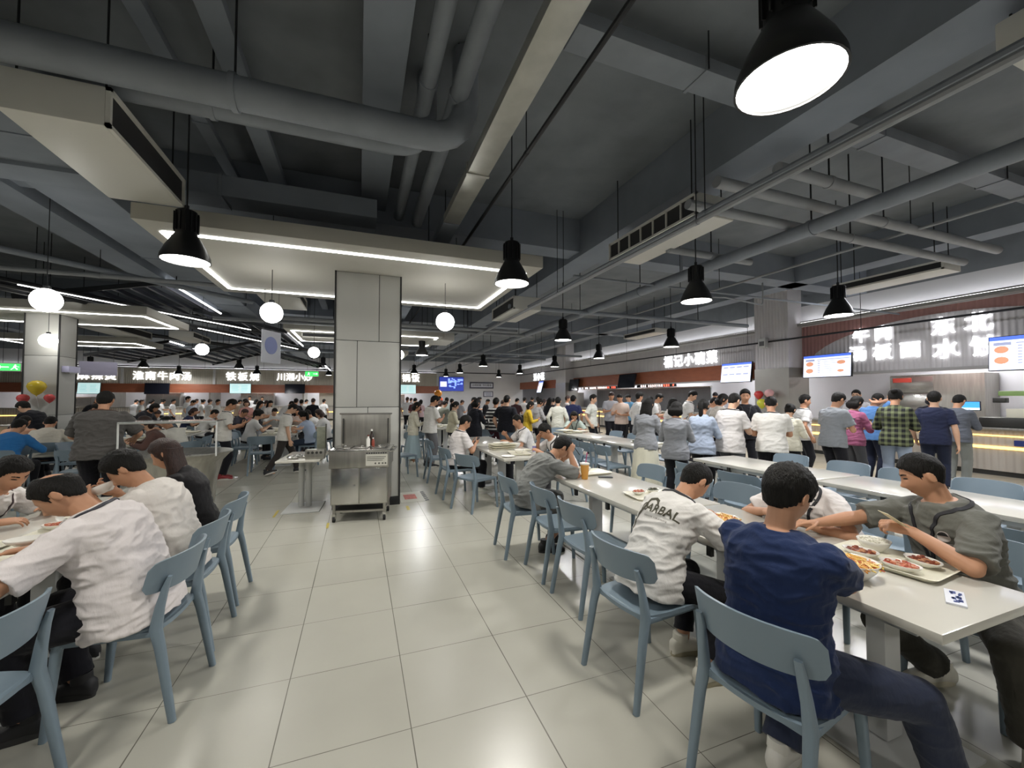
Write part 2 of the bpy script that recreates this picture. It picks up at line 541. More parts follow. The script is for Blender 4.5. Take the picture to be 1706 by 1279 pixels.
# serving counters
def counter_right(y0, y1, label):
    t = thing('serving_counter', label, 'counter', (12.1, (y0 + y1) / 2, 0))
    h = (y1 - y0) / 2
    MB().box((0.06, -h, 0.1), (0.75, h, 0.93)).build('body', M_CTR, t)
    MB().box((-0.04, -h, 0.93), (0.8, h, 0.98)).build('worktop', M_STEEL, t, bevel=0.008)
    MB().box((0.1, -h, 0), (0.7, h, 0.1)).build('plinth', M_STEELD, t)
    MB().box((0.035, -h, 0.545), (0.062, h, 0.60)).build('light_strip', E_WARM, t)
    MB().box((0.035, -h, 0.80), (0.062, h, 0.822)).build('light_strip', E_WARM, t)
    n = max(1, int((y1 - y0) / 1.9))
    for i in range(n):
        yy = -h + (i + 0.5) * 2 * h / n
        MB().box((0.045, yy - 0.08, 0.1), (0.065, yy + 0.08, 0.545)).build('post_cover', M_STEEL, t)
    return t


ctr = counter_right(0.5, 8.2, 'steel topped serving counter with amber light strips under the red header')
pl = MB().box((0.03, -1.05, 0.63), (0.058, -0.25, 0.74)).build('name_plate', mat('blue_plate', hexc('#2b3a78'), 0.4), ctr)
counter_right(9.4, 21.9, 'long serving counter below the brown band and grey roller shutter')
counter_right(23.4, 30.6, 'serving counter in the far corner under the short brown band')
t = thing('serving_counter', 'long serving counter along the back wall under the orange brown band', 'counter', (-7.7, 30.6, 0))
MB().box((-13.2, 0.0, 0.1), (11.6, 0.75, 0.95)).build('body', M_CTRX, t)
MB().box((-13.2, -0.06, 0.95), (11.6, 0.8, 1.0)).build('worktop', M_STEEL, t)
MB().box((-13.2, -0.02, 0.56), (11.6, 0.01, 0.60)).build('light_strip', E_WARM, t)

# grey roller shutter / dark splash wall in the second right-hand stall, with the ticker above it
t = thing('kitchen_partition', 'dark grey splash wall behind the counter with red ticker', 'partition', (13.6, 17.2, 0))
MB().box((0, -4.3, 0), (0.06, 4.3, 2.0)).build('panel', mat('slate_panel', hexc('#6f7377'), 0.5, noise_s=2), t)
MB().box((-0.02, -4.3, 2.0), (0.08, 4.3, 2.05)).build('top_rail', M_STEEL, t)
def ticker(yc, ln, label, seed):
    rnd = random.Random(seed)
    t = thing('led_ticker', label, 'ticker sign', (12.27, yc, 2.1))
    MB().box((0, -ln / 2, -0.07), (0.06, ln / 2, 0.055)).build('housing', M_BLACK, t)
    red = rnd.random() < 0.5
    a = MB(); b = MB()
    y = -ln / 2 + 0.06
    while y < ln / 2 - 0.14:
        w = rnd.uniform(0.07, 0.12)
        if rnd.random() < 0.86:
            tgt = b if (y < -ln * 0.22) else a
            for k in range(3):
                z0 = -0.045 + k * 0.032
                tgt.box((-0.004, y + rnd.uniform(0, .02), z0), (0.002, y + w - rnd.uniform(0, .02), z0 + 0.016))
            tgt.box((-0.004, y + w * .4, -0.045), (0.002, y + w * .6, 0.035))
        y += w + 0.035
    a.build('lit_lettering', emat('ticker_white_glow', (1, 0.82, 0.78), 3), t)
    b.build('lit_lettering', E_RED, t)
ticker(19.2, 3.7, 'thin LED ticker with pale moving characters between two dark TVs', 3)
ticker(14.7, 2.5, 'thin LED ticker with white then red characters below the brown band', 5)

# steel hood and wall cabinet in the first right-hand kitchen
t = thing('steel_cabinet', 'big stainless kitchen cabinet with red sticker behind the first counter', 'cabinet', (14.6, 6.2, 0))
MB().box((-0.35, -0.95, 0), (0.35, 0.95, 2.2)).build('body', M_STEEL, t, bevel=0.02)
MB().box((-0.37, 0.0, 1.72), (-0.34, 0.93, 2.16)).build('door', M_STEEL2, t, bevel=0.006)
MB().box((-0.37, 0.0, 1.2), (-0.34, 0.93, 1.69)).build('door', M_STEEL2, t, bevel=0.006)
MB().box((-0.385, 0.45, 2.0), (-0.37, 0.86, 2.12)).build('sticker', mat('red_sticker', hexc('#b8463c'), 0.5), t)

t = thing('noodle_machine', 'grey noodle cooking machine with green topped hopper on the serving counter', 'machine', (12.45, 4.15, 0.98))
MB().box((-0.28, -0.6, 0), (0.3, 0.45, 0.2)).build('body', M_STEELD, t, bevel=0.03)
MB().box((-0.15, -0.45, 0.2), (0.2, 0.1, 0.38)).build('basket', M_TRAY, t, bevel=0.01)
MB().box((0.02, -0.2, 0.38), (0.12, -0.1, 0.72)).build('column', M_STEELD, t)
MB().box((-0.16, -0.35, 0.64), (0.24, 0.2, 0.74)).build('hopper', mat('green_cover', hexc('#8fae6a'), 0.5), t, bevel=0.02)
MB().box((-0.1, 0.12, 0.5), (0.06, 0.3, 0.6)).build('motor', M_STEELD, t, bevel=0.01)

t = thing('pos_terminal', 'small counter till with bright blue screen beside the noodle machine', 'till', (12.2, 4.72, 0.98), R(8))
MB().box((-0.07, -0.08, 0), (0.07, 0.08, 0.02)).build('base', M_BLACK, t, bevel=0.004)
MB().tube([(0, 0, 0.02), (0.02, 0, 0.38)], 0.018).build('stand', M_BLACK, t)
MB().box((-0.02, -0.15, 0.33), (0.02, 0.15, 0.53)).build('case', M_BLACK, t, bevel=0.006)
sc_ = MB().box((-0.024, -0.135, 0.345), (-0.019, 0.135, 0.515)).build('screen', emat('till_blue_glow', (0.05, 0.32, 0.85), 1.2), t)
MB().box((-0.026, -0.135, 0.345), (-0.0235, 0.135, 0.39)).build('task_bar', emat('till_white_glow', (0.7, 0.9, 1), 1.2), t)

# pieces on the back of the kitchens
for i, (x, y, w, h, z) in enumerate([(-16.2, 33.1, 1.4, 1.6, 0), (-11.9, 33.1, 1.8, 1.9, 0), (-6.6, 33.1, 2.0, 1.9, 0), (2.6, 33.1, 1.5, 1.8, 0)]):
    t = thing('steel_cabinet', ['stainless cabinet inside the stall nearest the square column', 'stainless cabinet in the stall below the five character sign',
                                'stainless cabinet in the stall below the three character sign', 'stainless cabinet in the stall behind the panelled pillar'][i], 'cabinet', (x, y, z))
    MB().box((-w / 2, -0.3, 0), (w / 2, 0.3, h)).build('body', M_STEEL, t, bevel=0.02)
    MB().box((-w / 2 + .03, -0.32, 0.1), (-0.01, -0.29, h - .05)).build('door', M_STEEL2, t)
    MB().box((0.01, -0.32, 0.1), (w / 2 - .03, -0.29, h - .05)).build('door', M_STEEL2, t)
t = thing('steel_cabinet', 'stainless cabinet behind the corner counter', 'cabinet', (14.4, 26.5, 0))
MB().box((-0.3, -1.6, 0), (0.3, 1.6, 1.9)).build('body', M_STEEL, t, bevel=0.02)
for k in (-1, 1): MB().box((-0.32, min(0.02 * k, 1.55 * k), 0.1), (-0.29, max(0.02 * k, 1.55 * k), 1.85)).build('door', M_STEEL2, t)

# ------------------------------------------------------------------ panelled pillar with its lit canopy, and the square column further back
def panel_pillar(nm, x0, x1, y0, y1, ztop, joints):
    g = MB().box((x0 + .012, y0 + .012, 0), (x1 - .012, y1 - .012, ztop))
    struct('pillar_%s_core' % nm, g, M_GAP)
    p = MB()
    e = 0.004
    for (a, b, c, d) in joints:     # fractions across, heights
        p.box((x0 + (x1 - x0) * a + e, y0, c + e), (x0 + (x1 - x0) * b - e, y0 + .03, d - e))
        p.box((x0 + (x1 - x0) * a + e, y1 - .03, c + e), (x0 + (x1 - x0) * b - e, y1, d - e))
        p.box((x0, y0 + (y1 - y0) * a + .02, c + e), (x0 + .03, y0 + (y1 - y0) * b - .02, d - e))
        p.box((x1 - .03, y0 + (y1 - y0) * a + .02, c + e), (x1, y0 + (y1 - y0) * b - .02, d - e))
    struct('pillar_%s_panels' % nm, p, M_PANEL, bevel=0.003)
    struct('baseboard_%s' % nm, MB().box((x0 - .012, y0 - .012, 0), (x1 + .012, y1 + .012, 0.12)), M_BLACK, bevel=0.004)
    tr = MB()
    for xx in (x0, x1):
        for yy in (y0, y1):
            tr.box((xx - .012, yy - .012, 0.12), (xx + .012, yy + .012, ztop))
    struct('trim_%s' % nm, tr, M_GAP)


panel_pillar('main', -0.33, 0.58, 6.35, 7.26, 3.42, [(0, 0.66, 2.42, 3.42), (0.66, 1, 2.42, 3.42), (0, 0.33, 1.45, 2.42), (0.33, 1, 1.45, 2.42), (0, 0.5, 0.12, 1.45), (0.5, 1, 0.12, 1.45)])
panel_pillar('rear', -6.77, -6.2, 11.9, 12.5, 3.42, [(0, 1, 2.5, 3.42), (0, 1, 1.2, 2.5), (0, 1, 0.12, 1.2)])


def canopy(nm, x0, x1, y0, y1, zb=3.42, th=0.17, strips=True):
    struct('ceiling_canopy_%s' % nm, MB().box((x0, y0, zb), (x1, y1, zb + th)), M_CANOPY, bevel=0.006)
    if strips:
        t = thing('led_strip', {'main': 'bright LED strip running round the underside of the canopy above the panelled pillar', 'rear': 'LED strip round the canopy over the square column',
                                'centre': 'LED strip round the small canopy beyond the panelled pillar', 'far': 'LED strip round the canopy seen past the square column'}[nm], 'LED strip', ((x0 + x1) / 2, (y0 + y1) / 2, zb))
        a, b = (x1 - x0) / 2 - 0.16, (y1 - y0) / 2 - 0.3
        w = 0.028
        for lo, hi in (((-a, -b - w), (a, -b + w)), ((-a, b - w), (a, b + w)), ((-a - w, -b), (-a + w, b)), ((a - w, -b), (a + w, b))):
            MB().box((lo[0], lo[1], -0.014), (hi[0], hi[1], -0.001)).build('strip', E_STRIP, t)


canopy('main', -2.2, 2.42, 5.2, 8.3)
canopy('rear', -9.3, -4.4, 11.2, 13.6)
canopy('centre', -1.9, 2.4, 12.2, 15.0)
canopy('far', -10.8, -7.0, 17.2, 19.2)
# ------------------------------------------------------------------ overhead structure
def beam(n, lo, hi, m=None):
    struct('beam_%s' % n, MB().box(lo, hi), m or M_BEAM)


beam('long_right', (3.82, YF, 4.22), (4.35, YB, CZ))
beam('long_left', (-4.6, YF, 4.22), (-4.1, YB, CZ))
beam('long_far_right', (9.6, YF, 4.3), (10.1, YB, CZ))
beam('long_far_left', (-13.0, YF, 4.22), (-12.5, YB, CZ))
for i, y in enumerate((-2.6, 6.6, 14.9, 23.2)):
    beam('cross_%s' % 'abcd'[i], (XL, y, 4.3), (XR, y + 0.45, CZ))


def duct(label, lo, hi, m, n=0, name='ceiling_duct', cat='duct', zc=None):
    """rectangular duct with flange joints and hanger rods up to the slab"""
    c = V(((lo[0] + hi[0]) / 2, (lo[1] + hi[1]) / 2, lo[2]))
    t = thing(name, label, cat, c)
    a = V(lo) - c; b = V(hi) - c
    MB().box(a, b).build('casing', m, t, bevel=0.006)
    ax = 1 if (hi[1] - lo[1]) > (hi[0] - lo[0]) else 0
    L = b[ax] - a[ax]
    k = n or max(2, int(L / 2.2))
    for i in range(k):
        q = a[ax] + (i + 0.5) * L / k
        l2, h2 = a.copy(), b.copy()
        l2[ax], h2[ax] = q - 0.018, q + 0.018
        for j in range(3):
            if j != ax: l2[j] -= 0.012; h2[j] += 0.012
        MB().box(l2, h2).build('flange', m, t)
        if i % 2 == 0:
            p = V((0, 0, 0)); p[ax] = q
            o = 1 - ax
            r = MB()
            for s in (a[o] - 0.02, b[o] + 0.02):
                p[o] = s
                r.tube([(p.x, p.y, 0), (p.x, p.y, CZ - c.z)], 0.007, 6)
            r.build('hanger_rod', M_BLACKPIPE, t)
    return t


duct('bright galvanised cable trunking running overhead down the middle of the hall', (1.02, 0.2, 3.9), (1.24, 5.3, 4.0), M_GALV, n=2)
duct('dark painted far end of the cable trunking beyond the bright length', (1.02, 5.32, 3.9), (1.24, 16, 4.0), M_BEAM, n=5)
duct('flat grey painted duct on the slab beside the two round pipes', (0.0, -1, 4.5), (0.36, 30, 4.62), M_BEAM, n=8)
duct('wide grey painted duct crossing the hall before the big beam', (1.6, 2.75, 4.55), (9.5, 3.02, 4.68), M_PIPE, n=3)
duct('slim duct strip high over the aisle tables', (-1.18, -1, 4.52), (-0.98, 30, 4.62), M_BEAM, n=8)
duct('narrow duct strip beside the slim one above the aisle', (-1.72, -1, 4.6), (-1.58, 20, 4.68), M_BEAM, n=5)
duct('broad dark duct over the rear dining area', (-3.6, 3.2, 4.05), (-2.9, 30, 4.4), M_BEAM, n=7)
duct('long dark cross duct above the front of the lit canopy', (-14, 5.7, 4.0), (0.2, 6.1, 4.25), M_BEAM, n=4)


def pipe(label, pts, r, m, hang=True, name='ceiling_pipe', cat='pipe'):
    pts = [V(p) for p in pts]
    c = (pts[0] + pts[-1]) / 2
    t = thing(name, label, cat, c)
    # round the corners
    out = [pts[0]]
    for i in range(1, len(pts) - 1):
        a, b, d = pts[i - 1], pts[i], pts[i + 1]
        rr = min(0.28 + r, (a - b).length * .45, (d - b).length * .45) if r > .03 else min(0.08, (a - b).length * .45, (d - b).length * .45)
        p0 = b + (a - b).normalized() * rr; p1 = b + (d - b).normalized() * rr
        for k in range(6):
            u = k / 5
            out.append(p0 * (1 - u) ** 2 + b * 2 * u * (1 - u) + p1 * u * u)
    out.append(pts[-1])
    MB().tube([p - c for p in out], r, 14 if r > .03 else 8).build('pipe_run', m, t)
    cl = []
    for a, b in zip(pts, pts[1:]):
        L = (b - a).length
        if abs((b - a).z) > 0.2 or L < 0.9: continue
        k = max(1, int(L / 3.0))
        for i in range(k):
            q = a + (b - a) * ((i + 0.5) / k)
            d = (b - a).normalized()
            MB().tube([q - c - d * .022, q - c + d * .022], r * 1.13, 14).build('clamp', m, t)
            if hang:
                MB().tube([q - c + V((0, 0, r)), V((q.x - c.x, q.y - c.y, CZ - c.z))], 0.006 if r < .05 else 0.009, 6).build('hanger_rod', M_BLACKPIPE, t)
    return t


pipe('thick grey pipe crossing from the side wall and turning up beside the trunking', [(-14, 3.72, 4.0), (0.92, 3.72, 4.0), (0.92, 3.72, 4.88)], 0.125, M_PIPE)
pipe('second thick pipe just behind the crossing pipe, turning up earlier', [(-14, 4.12, 4.1), (0.62, 4.12, 4.1), (0.62, 4.12, 4.88)], 0.1, M_PIPE)
pipe('round dark pipe running down the hall beside the flat duct', [(0.56, -1, 4.45), (0.56, 30, 4.45)], 0.075, M_PIPE)
pipe('twin of the round pipe, nearer the bright trunking', [(0.84, -1, 4.4), (0.84, 30, 4.4)], 0.085, M_PIPE)
pipe('thin black conduit running alongside the bright trunking', [(1.52, -1, 4.0), (1.52, 30, 4.0)], 0.022, M_BLACKPIPE)
pipe('light grey sprinkler main passing under the cassette units', [(3.24, -1.5, 3.4), (3.24, 30, 3.4)], 0.03, M_PIPE2)
pipe('second slim main just above the sprinkler main', [(3.36, -1.5, 3.52), (3.36, 30, 3.52)], 0.03, M_PIPE)
pipe('large grey drain pipe running the length of the queue side', [(5.0, -1.5, 3.6), (5.0, 30, 3.6)], 0.085, M_PIPE)
pipe('thin sprinkler line between the drain pipe and the stalls', [(7.0, -1.5, 3.85), (7.0, 30, 3.85)], 0.022, M_PIPE2)
pipe('paired branch pipe crossing toward the stalls, upper of two', [(3.5, 3.2, 3.86), (9.2, 3.2, 3.86)], 0.06, M_PIPE2)
pipe('paired branch pipe crossing toward the stalls, lower of two', [(3.4, 3.5, 3.74), (9.0, 3.5, 3.74)], 0.055, M_PIPE2)
pipe('short capped branch stub above the lower branch pipe', [(4.0, 2.9, 3.95), (5.6, 2.9, 3.95)], 0.06, M_PIPE2)
pipe('short capped branch pipe crossing the drain pipe', [(4.1, 4.6, 3.7), (5.7, 4.6, 3.7)], 0.05, M_PIPE2)
pipe('long thin line crossing between branch pipes and lamps', [(3.3, 5.9, 3.6), (12.2, 5.9, 3.6)], 0.02, M_PIPE)
pipe('cross pipe over the middle of the queue', [(3.0, 8.2, 3.55), (10.0, 8.2, 3.55)], 0.05, M_PIPE)
pipe('cross pipe beyond the globe lamp', [(-2, 10.8, 3.45), (4.2, 10.8, 3.45)], 0.05, M_PIPE2)
pipe('pale cross pipe in front of the small canopy', [(-3.4, 12.0, 3.55), (5.2, 12.0, 3.55)], 0.045, M_PIPE2)
pipe('far cross pipe near the back of the queue hall', [(1.5, 16.8, 3.5), (9.8, 16.8, 3.5)], 0.05, M_PIPE)
pipe('farthermost cross pipe before the back wall', [(-14, 20.8, 3.7), (9.8, 20.8, 3.7)], 0.06, M_PIPE)
pipe('grey cross pipe over the rear dining rows', [(-14, 9.3, 3.75), (-2.4, 9.3, 3.75)], 0.04, M_PIPE2)
pipe('grey angled run over the rear dining area', [(-9, 4.6, 3.85), (-2.4, 11.2, 3.85)], 0.05, M_PIPE)
pipe('black conduit carrying the lamps along the stall wall', [(11.7, -1.5, 3.28), (11.7, 30.2, 3.28)], 0.025, M_BLACKPIPE)
pipe('black conduit carrying the lamps along the back wall', [(-20, 30.3, 3.42), (11.6, 30.3, 3.42)], 0.035, M_BLACKPIPE)
pipe('bent grey conduit dropping from the beam beside the grille unit', [(4.36, 5.3, 4.5), (5.0, 5.3, 4.5), (5.0, 5.3, 3.7)], 0.018, M_PIPE, hang=False)
pipe('bent conduit feeding the lamp over the queue', [(4.55, 4.6, 3.05), (5.5, 4.9, 3.2), (6.6, 5.1, 3.2), (6.6, 5.1, 3.6)], 0.012, M_PIPE2, hang=False)


# ------------------------------------------------------------------ suspended air-conditioning cassettes
def aircon(label, c, lx, ly, h=0.24, grille='left', group=None, bars=False):
    t = thing('ceiling_air_conditioner', label, 'air conditioner', c, 0, group)
    MB().box((-lx / 2, -ly / 2, 0), (lx / 2, ly / 2, h)).build('casing', M_ACW, t, bevel=0.018)
    fr = MB(); g = MB(); s = MB()
    if grille in ('left', 'right'):
        sg = -1 if grille == 'left' else 1
        x = sg * lx / 2
        a, b = sorted((x, x + sg * 0.03))
        for y0, y1, z0, z1 in ((-ly / 2, ly / 2, 0, .03), (-ly / 2, ly / 2, h - .03, h), (-ly / 2, -ly / 2 + .03, 0, h), (ly / 2 - .03, ly / 2, 0, h)):
            fr.box((a, y0, z0), (b, y1, z1))
        k = max(4, int(ly / 0.22)) if bars else 0
        for i in range(1, k):
            y = -ly / 2 + ly * i / k
            fr.box((a, y - .008, 0.02), (b, y + .008, h - .02))
        e, f = sorted((x, x + sg * 0.008))
        g.box((e, -ly / 2 + .02, .02), (f, ly / 2 - .02, h - .02))
    else:
        y = -ly / 2
        for x0, x1, z0, z1 in ((-lx / 2, lx / 2, 0, .03), (-lx / 2, lx / 2, h - .03, h), (-lx / 2, -lx / 2 + .03, 0, h), (lx / 2 - .03, lx / 2, 0, h)):
            fr.box((x0, y - .03, z0), (x1, y, z1))
        g.box((-lx / 2 + .02, y - .008, .02), (lx / 2 - .02, y, h - .02))
    fr.build('grille_frame', M_ACW, t)
    g.build('grille', mat('dark_grille', hexc('#2c2c2e'), 0.7), t)
    for sx in (-1, 1):
        for sy in (-1, 1):
            MB().tube([(sx * lx * .42, sy * ly * .42, h), (sx * lx * .42, sy * ly * .42, CZ - c[2])], 0.008, 6).build('hanger_rod', M_BLACKPIPE, t)
    return t


aircon('large white ceiling air conditioner with dark side grille over the covered dining table', (-2.08, 4.52, 3.6), 0.6, 1.4, 0.3, 'right')
a2 = aircon('white cassette air conditioner with open slatted side frame beside the big beam', (3.9, 4.45, 3.7), 0.55, 1.75, 0.26, 'left', None, True)
aircon('white air conditioner at the top corner, end of a pair, above the grey shirted diner', (4.95, 1.2, 3.9), 1.9, 0.34, 0.22, 'front')
aircon('white air conditioner edge beyond the sprinkler main', (5.6, 0.55, 3.75), 1.8, 0.5, 0.22, 'front')
aircon('small white air conditioner with grille above the pendant globe', (3.35, 8.7, 3.45), 0.6, 1.5, 0.28, 'left')
aircon('next air conditioner down the hall toward the TV wall', (2.5, 13.6, 3.4), 0.75, 1.3, 0.34, 'left')
aircon('air conditioner above the far lamps near the TV wall', (1.7, 19.2, 3.4), 0.5, 3.0, 0.3, 'left')
aircon('flat white air conditioner over the stalls below the black conduit', (9.3, 4.6, 3.72), 0.5, 1.7, 0.16, 'left')
aircon('flat white air conditioner over the second stall', (9.3, 11.6, 3.7), 0.5, 1.7, 0.16, 'left')
aircon('pale air conditioner tucked behind the canopy edge above the walking man', (-1.5, 9.6, 3.55), 0.7, 1.3, 0.22, 'right')
aircon('boxy white air conditioner beyond the hanging notice board', (-1.1, 13.4, 3.3), 0.9, 0.9, 0.34, 'front')
aircon('long dim air conditioner over the rear tables', (-7.2, 16.5, 3.6), 0.7, 2.6, 0.24, 'right')
aircon('pale slab air conditioner between the globes at the rear left', (-5.2, 16.2, 3.45), 0.6, 1.6, 0.2, 'right')

def soft_area(parent, w, lx, ly, loc, col):
    d = bpy.data.lights.new('added_area_light', 'AREA')
    d.shape = 'RECTANGLE'; d.size = lx; d.size_y = ly; d.energy = w; d.color = col
    o = bpy.data.objects.new('added_area_light', d)
    COL.objects.link(o); o.parent = parent; o.location = loc


for o in [q for q in COL.objects if 'over the s' in str(q.get('label')) and 'flat white' in str(q.get('label'))]:  # two flat units get an added area light to brighten the stall headers
    o.name = 'added_linear_lamp'; o['category'] = 'lamp'
    o['label'] = o['label'].replace('flat white air conditioner', 'flat linear lamp with bright underside')
    soft_area(o, 75, .42, 1.6, (0, 0, -.004), (.95, .95, 1.0))

# ------------------------------------------------------------------ decorative louvre frames hung over the left half
def louvre(label, c, w, d, tilt, n, rz):
    t = thing('ceiling_louvre', label, 'louvre', c, rz)
    rot = Matrix.Rotation(tilt, 3, 'Y')
    for sy in (-1, 1):
        MB().cbox(rot @ V((0, sy * d / 2, 0)), (w, 0.06, 0.1), rot).build('frame_rail', M_BLACKPIPE, t)
    s = MB()
    for i in range(n):
        x = -w / 2 + w * (i + .5) / n
        s.cbox(rot @ V((x, 0, 0)), (0.05, d, 0.09), rot)
    s.build('slat', mat('louvre_slat', hexc('#3a3d49'), 0.5), t)
    e = MB().cbox(rot @ V((w / 2 + .03, 0, -0.02)), (0.03, d, 0.03), rot)
    e.build('light_line', E_STRIP, t)
    r = MB()
    for sx in (-.4, .4):
        for sy in (-.4, .4):
            p = rot @ V((sx * w, sy * d, 0))
            r.tube([p, (p.x, p.y, CZ - c[2])], 0.008, 6)
    r.build('hanger_rod', M_BLACKPIPE, t)


louvre('dark slatted roof louvre with lit edge, the one beyond the hanging notice board', (-4.6, 19.0, 3.35), 2.6, 3.4, R(-16), 9, 0)
louvre('dark slatted roof louvre with lit edge rising toward the notice board', (-2.6, 21.5, 3.3), 2.4, 3.4, R(14), 9, 0)
louvre('dark slatted louvre above the rear queue by the square column', (-8.2, 21.0, 3.45), 2.6, 3.0, R(-14), 9, 0)
louvre('dark slatted louvre higher up between the two globe rows', (-5.3, 13.0, 3.9), 2.6, 3.6, R(-12), 9, 0)
louvre('dark slatted louvre over the rear dining rows', (-3.2, 15.5, 3.8), 2.4, 3.4, R(12), 9, 0)
for i, (x0, y0, x1, y1, z) in enumerate([(-8.8, 6.2, -2.9, 15.6, 3.75), (-6.3, 9.6, -2.2, 19.4, 3.6), (-12.5, 10.6, -4.4, 21.6, 3.8), (-10.5, 7.6, -5.6, 13.0, 3.95)]):
    lab = ['long slanting truss rail over the near dining table with a thin light line', 'second slanting truss rail, behind the first', 'slanting truss rail far over the rear tables', 'high slanting truss rail near the side wall'][i]
    t = thing('ceiling_truss', lab, 'truss', ((x0 + x1) / 2, (y0 + y1) / 2, z))
    d = V((x1 - x0, y1 - y0, 0)); c = d / 2; nn = V((-d.y, d.x, 0)).normalized() * 0.17
    MB().tube([-c + nn, c + nn], 0.045, 8).build('rail', M_BLACKPIPE, t)
    MB().tube([-c - nn, c - nn], 0.045, 8).build('rail', M_BLACKPIPE, t)
    k = 10
    w = MB()
    for j in range(k + 1):
        p = -c + d * (j / k)
        w.tube([p + nn, p - nn], 0.02, 6)
    w.build('rung', M_BLACKPIPE, t)
    h = MB()
    for f_ in (-.8, 0, .8):
        h.tube([c * f_, V((c.x * f_, c.y * f_, CZ - z))], 0.008, 6)
    h.build('hanger_rod', M_BLACKPIPE, t)
    if i < 2:
        MB().tube([-c * .1 - nn - V((0, 0, .05)), c * .85 - nn - V((0, 0, .05))], 0.01, 6).build('light_line', E_STRIP, t)

# ------------------------------------------------------------------ bell pendant lamps and globes
def bell_proto():
    t = thing('pendant_lamp', 'black bell pendant lamp', 'pendant lamp')
    MB().lathe([(0.0, 0.50), (0.085, 0.50), (0.09, 0.49), (0.09, 0.27), (0.10, 0.255), (0.12, 0.22), (0.17, 0.13), (0.205, 0.045), (0.21, 0.0), (0.2, 0.0), (0.195, 0.04), (0.16, 0.12), (0.11, 0.20), (0.0, 0.21)], n=32).build('shade', M_LAMPB, t)
    fins = MB()
    for i in range(14):
        a = 2 * PI * i / 14
        fins.cbox((0.095 * math.cos(a), 0.095 * math.sin(a), 0.385), (0.02, 0.006, 0.19), Matrix.Rotation(a, 3, 'Z'))
    fins.build('heat_sink', M_LAMPB, t)
    MB().lathe([(0.0, 0.012), (0.19, 0.012), (0.197, 0.018), (0.0, 0.03)], n=32).build('diffuser', E_LAMP, t)
    MB().tube([(0, 0, 0.5), (0, 0, 0.56)], 0.02).build('hook', M_BLACKPIPE, t)
    MB().tube([(0, 0, 0.55), (0, 0, 1.95)], 0.008, 6).build('suspension_rod', M_BLACKPIPE, t)
    return t


def spot(parent, w, col=(1.0, 0.972, 0.915)):
    d = bpy.data.lights.new('lamp_bulb', 'AREA')
    d.shape = 'DISK'; d.size = 0.37
    d.energy = w; d.color = col
    o = bpy.data.objects.new('lamp_bulb', d)
    COL.objects.link(o); o.parent = parent; o.location = (0, 0, 0.008)
    return o


BELL = [  # x, y, z of the mouth, label
    (-1.63, 4.91, 2.95, 'black bell pendant lamp hanging at the canopy corner over the near dining table'),
    (1.7, 4.54, 2.95, 'black bell pendant lamp at the canopy corner next to the trunking'),
    (4.46, 4.46, 2.95, 'black bell pendant lamp over the gap in the white tables'),
    (7.47, 4.42, 2.95, 'black bell pendant lamp hanging before the red header'),
    (1.72, 1.19, 2.95, 'big glaring pendant lamp high above the navy shirted diner'),
    (4.56, 8.68, 2.95, 'black bell pendant lamp above the skirted woman in the queue'),
    (7.91, 8.81, 2.95, 'black bell pendant lamp in front of the five lit characters'),
    (7.89, 12.33, 2.95, 'black bell pendant lamp before the dark TV above the ticker'),
    (8.23, 16.49, 2.95, 'black bell pendant lamp in front of the rear stall pillar'),
    (8.68, 21.86, 2.95, 'black bell pendant lamp by the corner stall sign'),
    (8.92, 26.35, 2.95, 'small bell pendant lamp close to the corner of the TV wall'),
    (5.12, 17.28, 2.95, 'bell pendant lamp above the yellow topped woman'),
    (5.3, 22.5, 2.95, 'bell pendant lamp above the framed banner on the TV wall'),
    (5.38, 26.8, 2.95, 'bell pendant lamp overlapping the top of the lit TV'),
    (1.91, 13.46, 2.95, 'bell pendant lamp at the small canopy just past the panelled pillar'),
    (2.97, 24.0, 2.95, 'bell pendant lamp peeking past the panelled pillar edge'),
    (-9.28, 23.46, 2.95, 'bell pendant lamp above the five character sign'),
    (-11.57, 24.32, 2.95, 'bell pendant lamp before the first sign next to the square column'),
    (-10.0, 29.53, 2.95, 'bell pendant lamp at the end of the five character sign'),
    (-5.39, 22.86, 2.95, 'bell pendant lamp above the teal menu screen'),
    (-5.67, 27.91, 2.95, 'bell pendant lamp at the end of the three character sign'),
    (-1.59, 21.0, 2.95, 'bell pendant lamp next to the green exit sign'),
    (-1.77, 27.88, 2.95, 'bell pendant lamp below the green exit sign'),
]
HID = [(-1.63, 1.2), (-4.9, 1.2), (4.6, 1.2), (7.5, 1.0), (-1.6, -2.4), (1.7, -2.4), (-4.9, 4.7), (-8.2, 4.7), (10.0, 0.6), (-12.0, 9.0), (-8.4, 9.0)]  # added lamps out of view, to bring up the hall's brightness
bell = bell_proto()
first = True
for x, y, z, lab in BELL:
    o = bell if first else dup(bell)
    first = False
    o.location = (x, y, z)
    o['label'] = lab
    o['group'] = 'black bell pendant lamps'
for x, y in HID:
    o = dup(bell, (x, y, 2.95), label='added bell pendant lamp outside the picture')
    o['group'] = 'added bell lamps beyond the frame'
for o in [q for q in COL.objects if q.name.startswith('pendant_lamp')]:
    far_ = o.location.x > 4 or o.location.y > 8
    spot(o, LAMP_W * (1.75 if far_ else 1.0), (0.97, 0.97, 1.0) if far_ else (1.0, 0.972, 0.915))

